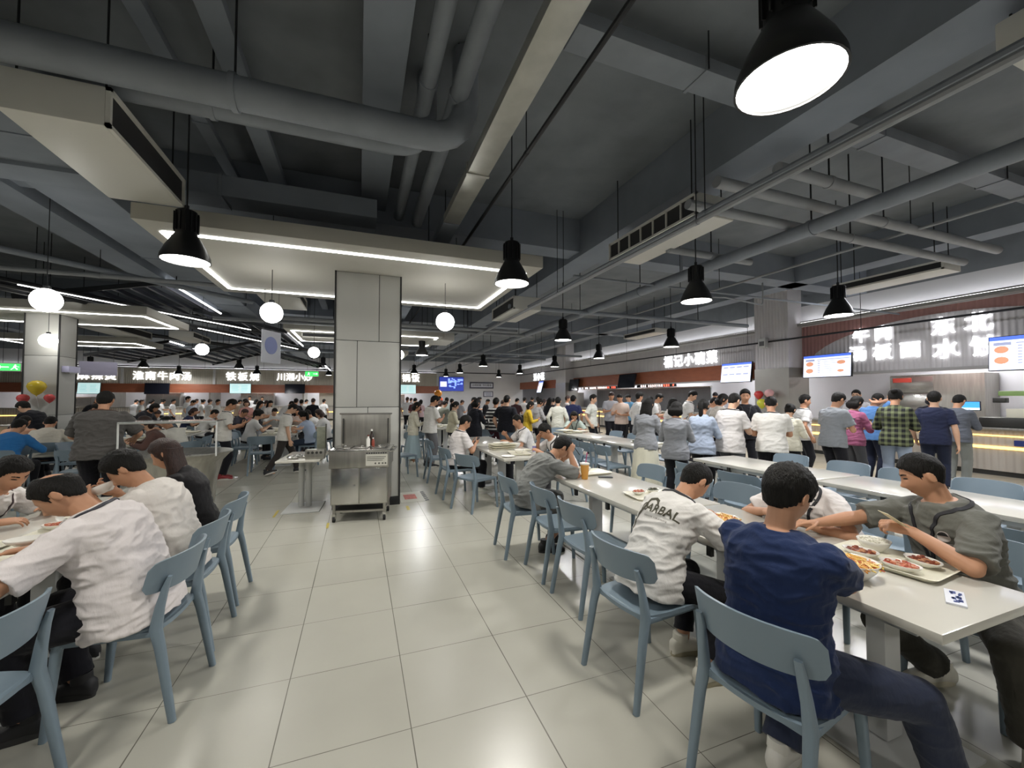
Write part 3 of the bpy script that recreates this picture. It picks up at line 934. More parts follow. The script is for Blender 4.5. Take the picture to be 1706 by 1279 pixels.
GL = [(-3.65, 6.75, 2.8, 'large white globe pendant nearest the side wall'), (-1.18, 6.63, 2.8, 'white globe pendant under the canopy edge by the notice board'), (1.28, 6.46, 2.8, 'white globe pendant under the canopy, past the panelled pillar'),
      (-6.22, 11.6, 2.8, 'white globe pendant in front of the square column'), (-3.73, 12.4, 2.8, 'white globe pendant between the column and the notice board'), (-1.15, 12.18, 2.8, 'small white globe pendant beside the pillar under the rear canopy'), (1.05, 12.0, 2.8, 'small white globe pendant seen past the pillar edge')]
GL[0] = (-3.65, 6.75, 2.8, 'big white globe pendant closest to the side of the hall')
gp = thing('globe_lamp', GL[0][3], 'globe lamp', GL[0][:3], 0, 'white globe pendants')
MB().sphere((0, 0, 0), 0.145, 28, 18).build('globe', E_GLOBE, gp)
MB().lathe([(0.0, 0.135), (0.035, 0.135), (0.035, 0.18), (0.0, 0.18)], n=16).build('cap', M_LAMPB, gp)
MB().tube([(0, 0, 0.17), (0, 0, 2.1)], 0.005, 6).build('cord', M_BLACKPIPE, gp)
for x, y, z, lab in GL[1:]:
    dup(gp, (x, y, z), label=lab)

# ------------------------------------------------------------------ hanging notice boards and exit signs
t = thing('hanging_notice', 'white hanging notice board with round blue emblem by the canopy', 'notice board', (-1.42, 8.0, 2.18), R(62))
MB().box((-0.22, -0.012, 0), (0.22, 0.012, 0.55)).build('board', mat('notice_white', hexc('#b9bcc6'), 0.5), t)
MB().lathe([(0, 0.0), (0.15, 0.0), (0.15, 0.004), (0, 0.004)], n=24).build('emblem', mat('notice_blue', hexc('#7f88b5'), 0.5), t).matrix_local = Matrix.Translation((-0.02, -0.012, 0.3)) @ Matrix.Rotation(R(90), 4, 'X')
for s in (-.17, .17): MB().tube([(s, 0, 0.55), (s, 0, 2.7)], 0.004, 6).build('wire', M_BLACKPIPE, t)
t = thing('hanging_notice', 'pale lilac hanging board before the first lit sign by the column', 'notice board', (-8.9, 19.2, 2.38), R(15))
MB().box((-0.5, -0.015, 0), (0.5, 0.015, 0.5)).build('board', mat('notice_lilac', hexc('#b9b6cf'), 0.5), t)
for s in (-.4, .4): MB().tube([(s, 0, 0.5), (s, 0, 2.5)], 0.006, 6).build('wire', M_BLACKPIPE, t)


def exit_sign(label, c, w, h, left):
    t = thing('exit_sign', label, 'exit sign', c)
    MB().box((-w / 2 - .02, -0.03, -0.02), (w / 2 + .02, 0.03, h + .02)).build('case', M_WHITEST, t, bevel=0.004)
    MB().box((-w / 2, -0.034, 0), (w / 2, -0.029, h)).build('panel', E_GREEN, t)
    s = -1 if left else 1
    a = MB()
    # arrow
    cx = s * w * 0.25
    a.box((cx - .09, -0.037, h * .45), (cx + .09, -0.035, h * .56))
    a.prism([(cx + s * .06, -.037, h * .28), (cx + s * .13, -.037, h * .505), (cx + s * .06, -.037, h * .73)], (0, 0.002, 0))
    a.build('arrow', emat('exit_white_glow', (0.85, 1, 0.85), 1.6), t)
    b = MB(); cx = -s * w * 0.25; k = h
    b.sphere((cx + .01, -.036, k * .8), (.018, .004, .018), 10, 6)
    b.prism([(cx - .03, -.037, k * .4), (cx + .02, -.037, k * .4), (cx + .03, -.037, k * .7), (cx - .02, -.037, k * .7)], (0, .002, 0))
    b.prism([(cx - .03, -.037, k * .42), (cx - .01, -.037, k * .42), (cx - .06, -.037, k * .12), (cx - .08, -.037, k * .12)], (0, .002, 0))
    b.prism([(cx, -.037, k * .42), (cx + .02, -.037, k * .42), (cx + .06, -.037, k * .25), (cx + .05, -.037, k * .12), (cx + .035, -.037, k * .14)], (0, .002, 0))
    b.prism([(cx + .02, -.037, k * .66), (cx + .03, -.037, k * .6), (cx + .08, -.037, k * .5), (cx + .08, -.037, k * .57)], (0, .002, 0))
    b.build('running_figure', emat('exit_white_glow', (0.85, 1, 0.85), 1.6), t)
    for q in (-w * .35, w * .35): MB().tube([(q, 0, h + .02), (q, 0, CZ - c[2])], 0.006, 6).build('hanger_rod', M_BLACKPIPE, t)


exit_sign('green exit sign with arrow hanging beside the square column', (-8.2, 14.0, 2.26), 0.4, 0.17, True)
exit_sign('green running man exit sign hanging near the panelled pillar', (-2.35, 24.0, 2.7), 0.62, 0.24, False)


# ------------------------------------------------------------------ lit stall signs
def wall_sign(label, body, pos, size, wall, gap=1.0, depth=0.02):
    """illuminated channel letters; wall 'R' faces -x, 'B' faces -y"""
    t = thing('stall_sign', label, 'sign', pos)
    rot = Matrix.Rotation(R(90), 4, 'X') if wall == 'B' else Matrix.Rotation(R(-90), 4, 'Z') @ Matrix.Rotation(R(90), 4, 'X')
    n = len(body)
    for i, ch in enumerate(body):
        me = text_mesh(ch, size, depth, bold=0.004)
        me.materials.clear(); me.materials.append(E_LETTER)
        o = link('lit_character', me, t)
        off = (i - (n - 1) / 2) * size * gap
        o.matrix_local = Matrix.Translation((off, 0, 0) if wall == 'B' else (0, -off, 0)) @ rot
    return t


wall_sign('five lit white characters on the grey ribbed header of the second stall', '福记小碗菜', (12.277, 12.72, 3.05), 0.52, 'R', 1.1)
wall_sign('upper pair of lit characters on the arch, next to the menu screen', '牛肉', (12.247, 6.5, 3.17), 0.40, 'R', 1.2)
wall_sign('lower three lit characters on the arch, over the grey polo man', '汤板面', (12.247, 6.28, 2.70), 0.42, 'R', 1.3)
wall_sign('upper pair of lit characters on the arch, above the plaid shirt', '东北', (12.247, 4.86, 3.16), 0.45, 'R', 1.25)
wall_sign('lower pair of lit characters on the arch, beside the bun menu', '水饺', (12.247, 4.8, 2.64), 0.47, 'R', 1.3)
wall_sign('three lit characters in the far corner over a tilted white screen', '豆小花', (12.277, 27.2, 3.05), 0.62, 'R', 1.05)
wall_sign('lit characters above the first teal menu screen by the column', '麻辣烫', (-14.35, 30.845, 2.83), 0.56, 'B', 1.1)
wall_sign('five lit characters on the back wall', '淮南牛肉汤', (-11.25, 30.845, 2.85), 0.56, 'B', 1.06)
wall_sign('three lit characters over the middle teal menu screen', '铁板烧', (-7.05, 30.845, 2.88), 0.58, 'B', 1.12)
wall_sign('four lit characters over the dark menu screen near the exit sign', '川湘小炒', (-4.05, 30.845, 2.9), 0.54, 'B', 1.0)
wall_sign('lit characters just past the panelled pillar', '石锅饭', (3.25, 30.845, 2.95), 0.62, 'B', 1.1)


# ------------------------------------------------------------------ TVs and menu screens
def screen(label, c, rz, w, h, kind, tilt=8, mount='ceiling', seed=0):
    wall_gap = (12.245 - c[0]) if c[0] > 11 else ((YB - .042 if c[0] < 5 else YB) - c[1])
    t = thing('menu_screen' if kind != 'off' else 'wall_tv', label, 'screen', c, rz)
    M = Matrix.Rotation(R(-tilt), 4, 'X')       # faces local -y, leaning down

    def put(o): o.matrix_local = M; return o
    put(MB().box((-w / 2 - .015, -0.02, -h / 2 - .015), (w / 2 + .015, 0.05, h / 2 + .015)).build('case', M_BLACK, t, bevel=0.006))
    sm = {'off': mat('dark_screen', hexc('#1b1d26'), 0.12), 'menu': E_SCREEN, 'teal': E_SCREENT, 'blue': E_DBLUE}[kind]
    put(MB().box((-w / 2, -0.024, -h / 2), (w / 2, -0.019, h / 2)).build('display', sm, t))
    rnd = random.Random(seed)
    P = lambda m, x0, x1, z0, z1: m.box((x0 * w / 2, -0.0265, z0 * h / 2), (x1 * w / 2, -0.0235, z1 * h / 2))
    if kind == 'menu':
        a = MB(); P(a, -1, 1, .78, 1.0); put(a.build('title_bar', E_BLUE, t))
        ink = MB(); food = MB()
        if seed == 1:
            for r_ in (.5, -.25):
                for q in range(4):
                    x = -.88 + q * .46
                    P(ink, x, x + .36, r_, r_ + .12)
                    for k in range(4): P(ink, x + .06 * rnd.random(), x + .3 - .1 * rnd.random(), r_ - .12 - k * .12, r_ - .08 - k * .12)
        else:
            P(ink, -.9, -.5, .48, .66); P(ink, -.4, .95, .56, .62)
            for k in range(7): P(ink, -.36, -.26, .38 - k * .17, .44 - k * .17); P(ink, -.2, .2 + .3 * rnd.random(), .4 - k * .17, .43 - k * .17)
            for cx, cz in ((-.72, .22), (-.72, -.42)):
                food.sphere((cx * w / 2, -0.025, cz * h / 2), (w * .085, .003, h * .11), 16, 6)
            if seed == 2:
                food.sphere((.62 * w / 2, -0.025, .25 * h / 2), (w * .09, .003, h * .09), 16, 6)
                food.sphere((.6 * w / 2, -0.025, -.5 * h / 2), (w * .07, .003, h * .06), 16, 6)
            put(food.build('dish_picture', E_FOOD, t))
        put(ink.build('menu_text', E_INK, t))
    if kind == 'teal':
        ink = MB()
        for k in range(5):
            P(ink, -.85 + .1 * rnd.random(), -.1 - .2 * rnd.random(), .55 - k * .28, .64 - k * .28)
            P(ink, .1, .8 - .2 * rnd.random(), .55 - k * .28, .64 - k * .28)
        put(ink.build('menu_text', emat('teal_ink_glow', (0.3, 0.5, 0.52), .9), t))
    if kind == 'blue':
        a = MB(); b = MB()
        P(a, -.93, -.4, -.4, .35)
        for k in range(14):
            x = -.25 + 1.1 * rnd.random(); z = -.8 + 1.5 * rnd.random()
            P(b, x, x + .08 + .25 * rnd.random(), z, z + .06 + .22 * rnd.random())
        P(b, .5, .95, .45, .75); P(b, -.3, -.12, .1, .8); P(b, .25, .4, -.3, .6)
        put(a.build('picture_inset', emat('tv_pale_glow', (0.7, 0.72, 0.95), 1.2), t))
        put(b.build('picture_highlight', emat('tv_blue_glow', (0.25, 0.38, 1.0), 1.3), t))
    if mount == 'ceiling':
        MB().tube([(0, .06, 0), (0, .08, CZ - c[2])], 0.022).build('mount_pole', M_PIPE, t)
    else:
        MB().box((-.06, .04, -.06), (.06, wall_gap, .06)).build('wall_bracket', M_BLACK, t)
    return t


RW = R(-90)
screen('lit menu screen with eight columns under the five character sign', (11.88, 10.2, 2.42), RW, 1.14, 0.64, 'menu', 8, 'wall', 1)
screen('lit menu screen with dish pictures at the edge of the red header', (11.95, 7.4, 2.45), RW, 1.2, 0.6, 'menu', 4, 'wall', 2)
screen('lit menu screen with two bun pictures at the edge of the picture', (11.95, 3.72, 2.46), RW, 1.2, 0.66, 'menu', 4, 'wall', 3)
screen('dark switched off TV tilted above the red ticker', (11.98, 16.35, 2.36), RW, 1.24, 0.64, 'off', 12, 'wall')
screen('dark switched off TV beside the rear stall pillar', (11.98, 21.6, 2.31), RW, 1.3, 0.66, 'off', 8, 'wall')
screen('tilted white screen in the corner stall', (11.95, 26.2, 2.3), R(-100), 1.2, 0.8, 'menu', 14, 'wall', 4)
BW = 0.0
screen('pale teal menu screen beside the square column', (-14.55, 30.55, 2.1), BW, 1.0, 0.62, 'teal', 6, 'wall', 5)
screen('dark switched off screen under the five character sign', (-11.4, 30.55, 2.1), BW, 1.18, 0.64, 'off', 6, 'wall')
screen('pale teal menu screen under the three character sign', (-7.1, 30.55, 2.14), BW, 1.14, 0.6, 'teal', 0, 'wall', 6)
screen('dark switched off screen under the four character sign', (-4.0, 30.55, 2.14), BW, 1.16, 0.6, 'off', 4, 'wall')
screen('pale teal menu screen just past the panelled pillar', (3.35, 30.55, 2.16), BW, 1.1, 0.64, 'teal', 6, 'wall', 7)
screen('large blue lit TV on the white back wall', (6.6, 30.72, 2.58), BW, 1.86, 1.05, 'blue', 0, 'wall', 8)

t = thing('wall_banner', 'framed white banner with dark border and writing on the TV wall', 'banner', (9.02, 30.82, 2.5))
MB().box((-0.96, -0.03, -0.24), (0.96, 0.0, 0.24)).build('frame', mat('banner_frame', hexc('#3c3d52'), 0.5), t)
MB().box((-0.88, -0.034, -0.15), (0.88, -0.029, 0.16)).build('panel', mat('banner_white', hexc('#d6d8e2'), 0.5), t)
me = text_mesh('文明就餐  节约粮食', 0.185, 0.002)
me.materials.clear(); me.materials.append(M_BLACK)
o = link('lettering', me, t); o.matrix_local = Matrix.Translation((0, -0.037, 0)) @ Matrix.Rotation(R(90), 4, 'X')
t = thing('wall_notice', 'small framed white notice below the banner on the TV wall', 'notice', (9.55, 30.82, 1.82))
MB().box((-0.4, -0.025, -0.22), (0.4, 0.0, 0.22)).build('frame', mat('banner_frame', hexc('#3c3d52'), 0.5), t)
MB().box((-0.34, -0.029, -0.17), (0.34, -0.024, 0.17)).build('panel', mat('banner_white', hexc('#d6d8e2'), 0.5), t)
q = MB()
for k in range(3): q.box((-0.26 + .04 * k, -0.031, 0.07 - k * .09), (0.24, -0.028, 0.1 - k * .09))
q.build('writing', mat('notice_ink', hexc('#6a6c88'), 0.6), t)

t = thing('wall_speaker', 'small white box speaker on the ribbed stall pillar', 'speaker', (11.7, 9.0, 3.1))
MB().box((-0.14, -0.12, 0), (0, 0.12, 0.3)).build('case', M_WHITEST, t, bevel=0.01)
MB().box((-0.146, -0.08, 0.06), (-0.139, 0.08, 0.2)).build('grille', M_STEELD, t)
t = thing('wall_dispenser', 'lilac lit wall fitting on the side of the square column', 'wall fitting', (-6.2, 12.2, 2.15))
MB().box((0, -0.2, 0), (0.13, 0.2, 0.14)).build('case', mat('fitting_lilac', hexc('#c9c8e6'), 0.4), t, bevel=0.01)
MB().box((0.03, -0.12, -0.02), (0.1, 0.12, 0.0)).build('outlet', M_WHITEST, t)

# balloons
def balloon(c, r, m, label, group, tie):
    t = thing('balloon', label, 'balloon', c, 0, group)
    MB().lathe([(0.0, -r * 1.28), (r * .08, -r * 1.25), (r * .05, -r * 1.15), (r * .45, -r * .85), (r * .85, -r * .3), (r, r * .15), (r * .85, r * .62), (r * .45, r * .93), (0, r)], n=20).build('skin', m, t)
    MB().tube([(0, 0, -r * 1.26), V(tie) - V(c)], 0.004, 5).build('string', M_WHITEST, t)
    MB().cbox(V(tie) - V(c), (.03, .03, .03)).build('tie', M_WHITEST, t)


BG = 'balloons tied on the stall pillar'
TP = (11.69, 8.9, 1.2)
balloon((11.5, 9.08, 1.66), 0.13, mat('balloon_red', hexc('#c23a3a'), 0.25), 'red balloon in the bunch on the stall pillar', BG, TP)
balloon((11.5, 8.74, 1.70), 0.13, mat('balloon_pink', hexc('#d8a6a6'), 0.25), 'pale pink balloon in the bunch on the stall pillar', BG, TP)
balloon((11.42, 8.92, 1.40), 0.14, mat('balloon_yellow', hexc('#c6c43c'), 0.25), 'yellow balloon below the red one on the stall pillar', BG, TP)
TP = (-6.45, 11.885, 1.15)
balloon((-6.42, 11.68, 1.80), 0.15, mat('balloon_gold', hexc('#cfb531'), 0.25), 'gold balloon on the square column above the black jacket', 'balloons on the column', TP)
balloon((-6.64, 11.7, 1.56), 0.1, mat('balloon_red2', hexc('#c24a4a'), 0.25), 'red balloon below the gold one, on the exit sign side of the column', 'balloons on the column', TP)
balloon((-6.22, 11.7, 1.57), 0.09, mat('balloon_red2', hexc('#c24a4a'), 0.25), 'red balloon below the gold one, at the lit fitting side of the column', 'balloons on the column', TP)
TP = (4.1, 22.5, .016)
balloon((4.05, 22.3, 1.76), 0.22, mat('balloon_orange', hexc('#d88a2e'), 0.25), 'orange balloon under the lit TV', 'balloons under the TV', TP)
balloon((4.2, 22.7, 1.40), 0.2, mat('balloon_orange_red', hexc('#c9512f'), 0.25), 'orange red balloon below the orange one', 'balloons under the TV', TP)
# ------------------------------------------------------------------ dining chairs
def bez(a, b, c, n):
    return [a * (1 - t) ** 2 + b * 2 * t * (1 - t) + c * t * t for t in [i / n for i in range(n + 1)]]


def chair_meshes():
    """one-piece looking plastic chair facing +y: curved back band, dished seat, four splayed legs"""
    out = []
    # seat: rounded, dished slab
    nx, ny = 12, 10
    top, bot = [], []
    for j in range(ny + 1):
        v = -1 + 2 * j / ny
        for i in range(nx + 1):
            u = -1 + 2 * i / nx
            hw = 0.215 if v > -0.2 else 0.215 - 0.02 * (-(v + .2))
            # superellipse corner rounding
            x = u * hw * (1 - 0.06 * abs(v) ** 6)
            y = v * 0.215 * (1 - 0.05 * abs(u) ** 6) + (0.012 * (1 - u * u) if v > 0 else -0.012 * (1 - u * u)) * abs(v)
            dish = 0.016 * (1 - u * u) * (1 - 0.5 * v * v)
            z = 0.452 - dish - (0.014 * max(0, v - .6) / .4)
            top.append((x, y, z)); bot.append((x, y, z - 0.022))
    m = MB(); N = len(top); w = nx + 1
    fs = []
    for j in range(ny):
        for i in range(nx):
            a = j * w + i
            fs.append((a, a + 1, a + w + 1, a + w)); fs.append((N + a + w, N + a + w + 1, N + a + 1, N + a))
    edge = [i for i in range(w)] + [j * w + nx for j in range(1, ny + 1)] + [ny * w + i for i in range(nx - 1, -1, -1)] + [j * w for j in range(ny - 1, 0, -1)]
    for k in range(len(edge)):
        a, b = edge[k], edge[(k + 1) % len(edge)]
        fs.append((b, a, N + a, N + b))
    m.add(top + bot, fs)
    out.append(('seat', m.mesh('chair_seat', M_CHAIR, angle=50)))
    # back band: wraps round, rounded corners, slight rake
    m = MB(); n = 22
    fr, bk = [], []
    rows = 5
    for j in range(rows):
        for i in range(n + 1):
            t = -1 + 2 * i / n
            x = 0.245 * math.sin(t * 1.12) / math.sin(1.12)
            y = -0.262 + 0.10 * (1 - math.cos(t * 1.12)) / (1 - math.cos(1.12)) * 1.0
            e = max(0, (abs(t) - 0.86) / 0.14)
            zt = 0.795 - 0.02 * abs(t) ** 3 - 0.028 * e ** 2
            zb = 0.622 + 0.012 * abs(t) ** 2 + 0.03 * e ** 2
            f = j / (rows - 1)
            z = zb + (zt - zb) * f
            yy = y - 0.045 * (z - 0.62) / 0.18
            nx_, ny_ = math.sin(t * 1.12), -math.cos(t * 1.12)
            th = 0.0065
            fr.append((x - nx_ * th, yy - ny_ * th, z)); bk.append((x + nx_ * th, yy + ny_ * th, z))
    w = n + 1; N = len(fr); fs = []
    for j in range(rows - 1):
        for i in range(n):
            a = j * w + i
            fs.append((a, a + 1, a + w + 1, a + w)); fs.append((N + a + w, N + a + w + 1, N + a + 1, N + a))
    edge = [i for i in range(w)] + [j * w + n for j in range(1, rows)] + [(rows - 1) * w + i for i in range(n - 1, -1, -1)] + [j * w for j in range(rows - 2, 0, -1)]
    for k in range(len(edge)):
        a, b = edge[k], edge[(k + 1) % len(edge)]
        fs.append((b, a, N + a, N + b))
    m.add(fr + bk, fs)
    out.append(('backrest', m.mesh('chair_backrest', M_CHAIR, angle=50)))
    for s in (-1, 1):
        # front leg
        m = MB().tube([(s * .192, .172, .435), (s * .196, .182, .40), (s * .212, .212, 0.0)], [(.021, .021), (.02, .02), (.0145, .0145)], 10, ref=(1, 0, 0), p=3.5)
        out.append(('leg', m.mesh('chair_front_leg', M_CHAIR, angle=50)))
        # rear leg continues up into the back upright
        m = MB().tube([(s * .218, -.30, 0.0), (s * .205, -.235, .36), (s * .2, -.212, .45), (s * .196, -.225, .55), (s * .19, -.243, .64), (s * .188, -.262, .70)],
                      [(.0145, .016), (.019, .022), (.021, .026), (.017, .02), (.017, .014), (.014, .008)], 10, ref=(1, 0, 0), p=3.5)
        out.append(('leg', m.mesh('chair_rear_leg', M_CHAIR, angle=50)))
    m = MB().tube([(-.2, -.2, .43), (.2, -.2, .43)], (.012, .018), 8, ref=(0, 1, 0), p=3).tube([(-.195, .17, .422), (.195, .17, .422)], (.012, .014), 8, ref=(0, 1, 0), p=3)
    for s in (-1, 1): m.tube([(s * .197, -.2, .428), (s * .193, .17, .424)], (.012, .016), 8, ref=(1, 0, 0), p=3)
    out.append(('seat_rail', m.mesh('chair_seat_rail', M_CHAIR, angle=50)))
    return out


CH = chair_meshes()
# joined copy for the chairs too small to show their parts
_bm = bmesh.new()
for _n, _m in CH: _bm.from_mesh(_m)
CH_FAR = bpy.data.meshes.new('chair_small'); _bm.to_mesh(CH_FAR); _bm.free(); CH_FAR.materials.append(M_CHAIR)
CHAIR0 = None


def chair(x, y, rz, label, group=None, far=False):
    """rz: the way the sitter faces, degrees anticlockwise from +y"""
    global CHAIR0
    if far:
        o = link('dining_chair', CH_FAR)
        o.location = (x, y, 0); o.rotation_euler = (0, 0, R(rz))
        return tag(o, label, 'chair', group)
    if CHAIR0 is None:
        CHAIR0 = t = thing('dining_chair', label, 'chair', (x, y, 0), R(rz))
        for n, m in CH: link(n, m, t)
        if group: t['group'] = group
        return t
    c = dup(CHAIR0, (x, y, 0), R(rz), label)
    if group: c['group'] = group
    elif 'group' in c: del c['group']
    return c


# ------------------------------------------------------------------ long white tables
def table(x0, x1, y0, y1, label, group=None, far=False):
    cx, cy = (x0 + x1) / 2, (y0 + y1) / 2
    t = thing('dining_table', label, 'table', (cx, cy, 0), 0, group)
    a, b = (x1 - x0) / 2, (y1 - y0) / 2
    MB().box((-a, -b, .712), (a, b, .75)).build('tabletop', M_TOP, t, bevel=.006)
    for s in (-1, 1):
        yy = s * (b - .38)
        MB().box((-.06, yy - .04, .02), (.06, yy + .04, .70)).build('leg', M_WHITEST, t, bevel=.012)
        MB().box((-.25, yy - .24, 0), (.25, yy + .24, .014)).build('base_plate', M_WHITEST, t, bevel=.004)
        if not far:
            MB().box((-a + .06, yy - .03, .685), (a - .06, yy + .03, .712)).build('cross_bar', M_WHITEST, t)
    if not far:
        f = MB()
        for s in (-1, 1): f.box((s * (a - .12) - .02, -b + .12, .66), (s * (a - .12) + .02, b - .12, .712))
        f.build('frame', M_WHITEST, t)
        for s in (-1, 1):
            for q in (-.28, .28):
                MB().box((s * (a - .06) - .012, q * 2 * b * .6 - .018, .63), (s * (a - .06) + .012, q * 2 * b * .6 + .018, .712)).build('bracket', M_STEELD, t)
    return t


TG = 'long white dining tables'
table(1.96, 2.72, 0.85, 2.48, 'white table with the diners in navy and grey shirts, food tray on it', TG)
table(1.96, 2.72, 2.50, 4.12, 'white table with an orange drink cup and a tray of small dishes', TG)
table(1.87, 2.63, 5.30, 6.86, 'white table with a stack of cream trays, behind the eating man in grey', TG)
table(1.87, 2.63, 6.88, 8.45, 'empty end of the white table behind the boy with the phone', TG)
table(4.36, 5.12, 2.86, 4.46, 'bare white table below the people queueing in white T-shirts', TG)
table(4.36, 5.12, 1.22, 2.82, 'bare white table behind the grey shirted diner', TG)
table(4.42, 5.18, 5.82, 7.35, 'white table with a small plate of greens beside the skirted woman', TG)
table(4.42, 5.18, 7.37, 8.95, 'white table with trays where a woman in green eats', TG)
table(-2.22, -1.46, 1.75, 3.1, 'white table covered with cream trays in front of the balding diner', TG)
table(-2.22, -1.46, 3.12, 4.5, 'white table end where the man lifts a bowl', TG)
table(-2.1, -1.36, 10.6, 12.2, 'white table with trays beside the walking man', TG)
table(-2.1, -1.36, 12.25, 13.9, 'white table further along, past the walking man', TG, far=True)
table(-4.3, -3.55, 9.2, 10.9, 'white table with pale trays behind the steel tub', TG, far=True)
table(-4.3, -3.55, 10.95, 12.6, 'white table of the tub row further back', TG, far=True)
table(-6.6, -5.85, 9.0, 10.7, 'white table beyond the seated person in the cream hoodie', TG, far=True)
table(1.9, 2.65, 11.0, 12.7, 'white table with rumpled cloth bag behind the standing women', TG, far=True)
table(-4.3, -3.55, 14.0, 15.7, 'white table in the third row at the rear', TG, far=True)
table(-6.6, -5.85, 14.0, 15.7, 'white table at the rear beside the square column', TG, far=True)
table(-1.9, -1.15, 15.2, 16.9, 'white table at the rear under the notice board', TG, far=True)

A = 'aisle chairs along the white tables'
chair(1.64, 1.22, -80, 'pale blue chair under the man in the navy shirt')
chair(1.60, 2.0, -84, 'pale blue chair under the man with lettering on his white shirt')
chair(1.80, 2.85, -88, 'empty pale blue chair just behind the lettered white shirt')
chair(1.80, 3.43, -92, 'empty pale blue chair next to the eating man in grey')
chair(1.68, 4.02, -94, 'pale blue chair under the eating man in grey')
chair(3.13, 1.22, 82, 'pale blue chair behind the grey T-shirt diner')
chair(3.2, 1.98, 90, 'pale blue chair under the stooping diner hidden by the navy shirt')
chair(3.05, 2.78, 94, 'empty pale blue chair across the table from the lettered white shirt')
chair(3.05, 3.32, 90, 'empty pale blue chair facing the tray of small dishes')
chair(3.02, 3.95, 88, 'empty pale blue chair facing the orange drink cup')
chair(3.85, 1.0, 20, 'pale blue chair holding the black backpack')
chair(1.62, 5.78, -62, 'empty pale blue chair turned out from the table beside the boy with the phone')
chair(1.52, 6.6, -85, 'pale blue chair under the boy with the phone')
chair(0.85, 8.5, -70, 'pale blue chair standing behind the boy, near the skirted woman with a phone')
chair(1.5, 7.9, -90, 'pale blue chair at the far end of the tray table')
chair(2.98, 5.7, 90, 'pale blue chair under the white shirted man across from the trays')
chair(2.98, 6.98, 90, 'pale blue chair under the man holding chopsticks behind the cans')
chair(3.0, 7.75, 90, 'pale blue chair across the tray table, beside the striped shirt', far=True)
G1 = 'chairs on the aisle side of the far tray table'
for i, y in enumerate((5.95, 6.5, 7.05, 7.6, 8.2)):
    chair(4.08, y, -90 + (i % 3 - 1) * 4, 'empty pale blue chair in the row facing the table beside the skirted woman', G1)
G2 = 'chairs along the near side of the bare table'
for i, y in enumerate((1.45, 2.05, 2.65, 3.3, 3.95)):
    chair(4.02, y, -90 + (i % 2) * 5, 'empty pale blue chair tucked along the bare white table', G2)
G3 = 'chairs on the queue side of the bare table'
for i, y in enumerate((1.5, 2.1, 2.7, 3.3, 4.0)):
    chair(5.46, y, 90 + (i % 3 - 1) * 4, 'empty pale blue chair between the bare table and the queue', G3)
G4 = 'chairs on the queue side of the far tray table'
for i, y in enumerate((6.2, 6.8, 7.5, 8.2)):
    chair(5.5, y, 90, 'pale blue chair on the queue side of the table with the plate of greens', G4, far=(i > 1))
chair(4.85, 9.35, 180, 'pale blue chair under the woman in green at the table end', far=True)
chair(-1.5, 2.19, 80, 'empty pale blue chair in the bottom corner beside the balding diner')
chair(-1.12, 2.77, 84, 'pale blue chair under the balding man in the white shirt')
chair(-1.14, 3.34, 88, 'pale blue chair under the white shirted man lifting a bowl')
chair(-1.16, 3.94, 90, 'pale blue chair under the long haired woman in black')
chair(-2.62, 3.9, -92, 'pale blue chair under the man leaning over the trays with a lanyard')
# rear left rows: small in the picture
G5 = 'chairs round the rear tables by the walking man'
for x, y, rz in [(-1.9, 9.95, 5), (-1.0, 11.0, 92), (-1.0, 11.7, 90), (-1.0, 12.4, 88), (-1.0, 13.2, 90), (-2.45, 11.0, -90), (-2.45, 11.8, -90), (-2.45, 12.6, -90)]:
    chair(x, y, rz, 'pale blue chair at the tray table beside the walking man', G5, far=True)
G6 = 'chairs round the tub row tables'
for x, y, rz in [(-3.2, 9.5, 90), (-3.2, 10.3, 92), (-3.2, 11.2, 90), (-3.2, 12.0, 90), (-4.65, 9.6, -90), (-4.65, 10.4, -90), (-4.65, 11.3, -90), (-4.65, 12.1, -90), (-3.7, 8.6, 0), (-4.1, 8.5, 4)]:
    chair(x, y, rz, 'pale blue chair at the tables behind the steel tub', G6, far=True)
G7 = 'chairs round the table by the column'
for x, y, rz in [(-5.5, 9.3, 90), (-5.5, 10.1, 90), (-6.95, 9.3, -90), (-6.95, 10.2, -90), (-5.3, 8.3, 30), (-4.6, 7.6, 35)]:
    chair(x, y, rz, 'pale blue chair around the table before the square column', G7, far=True)
G8 = 'chairs at the tables past the pillar'
for x, y, rz in [(1.55, 11.3, -90), (1.55, 12.1, -90), (3.0, 11.4, 90), (3.0, 12.2, 90), (1.2, 10.0, 10), (2.9, 9.5, 180)]:
    chair(x, y, rz, 'pale blue chair behind the standing women past the panelled pillar', G8, far=True)

# ------------------------------------------------------------------ tableware
def tray_mesh():
    m = MB()
    w, d = .205, .15
    def rr(sx, sy, z, r):
        pts = []
        for cx, cy, a0 in ((1, 1, 0), (-1, 1, 90), (-1, -1, 180), (1, -1, 270)):
            for k in range(5):
                a = R(a0 + k * 22.5)
                pts.append(V((cx * (sx - r) + r * math.cos(a), cy * (sy - r) + r * math.sin(a), z)))
        return pts
    m.loft([rr(w - .02, d - .02, 0, .03), rr(w - .004, d - .004, .016, .035), rr(w, d, .02, .035), rr(w - .004, d - .004, .0215, .035), rr(w - .022, d - .022, .009, .03), rr(.01, .01, .009, .004)])
    return m.mesh('tray', M_TRAY, angle=50)


def bowl_mesh(r, h, m_, nm, sx=1, sy=1):
    return MB().lathe([(0, 0), (r * .5, 0), (r * .55, .004), (r * .85, h * .55), (r, h), (r * .985, h + .002), (r * .94, h * .97), (r * .8, h * .55), (r * .5, h * .12), (0, h * .1)], n=28, sx=sx, sy=sy).mesh(nm, m_, angle=60)


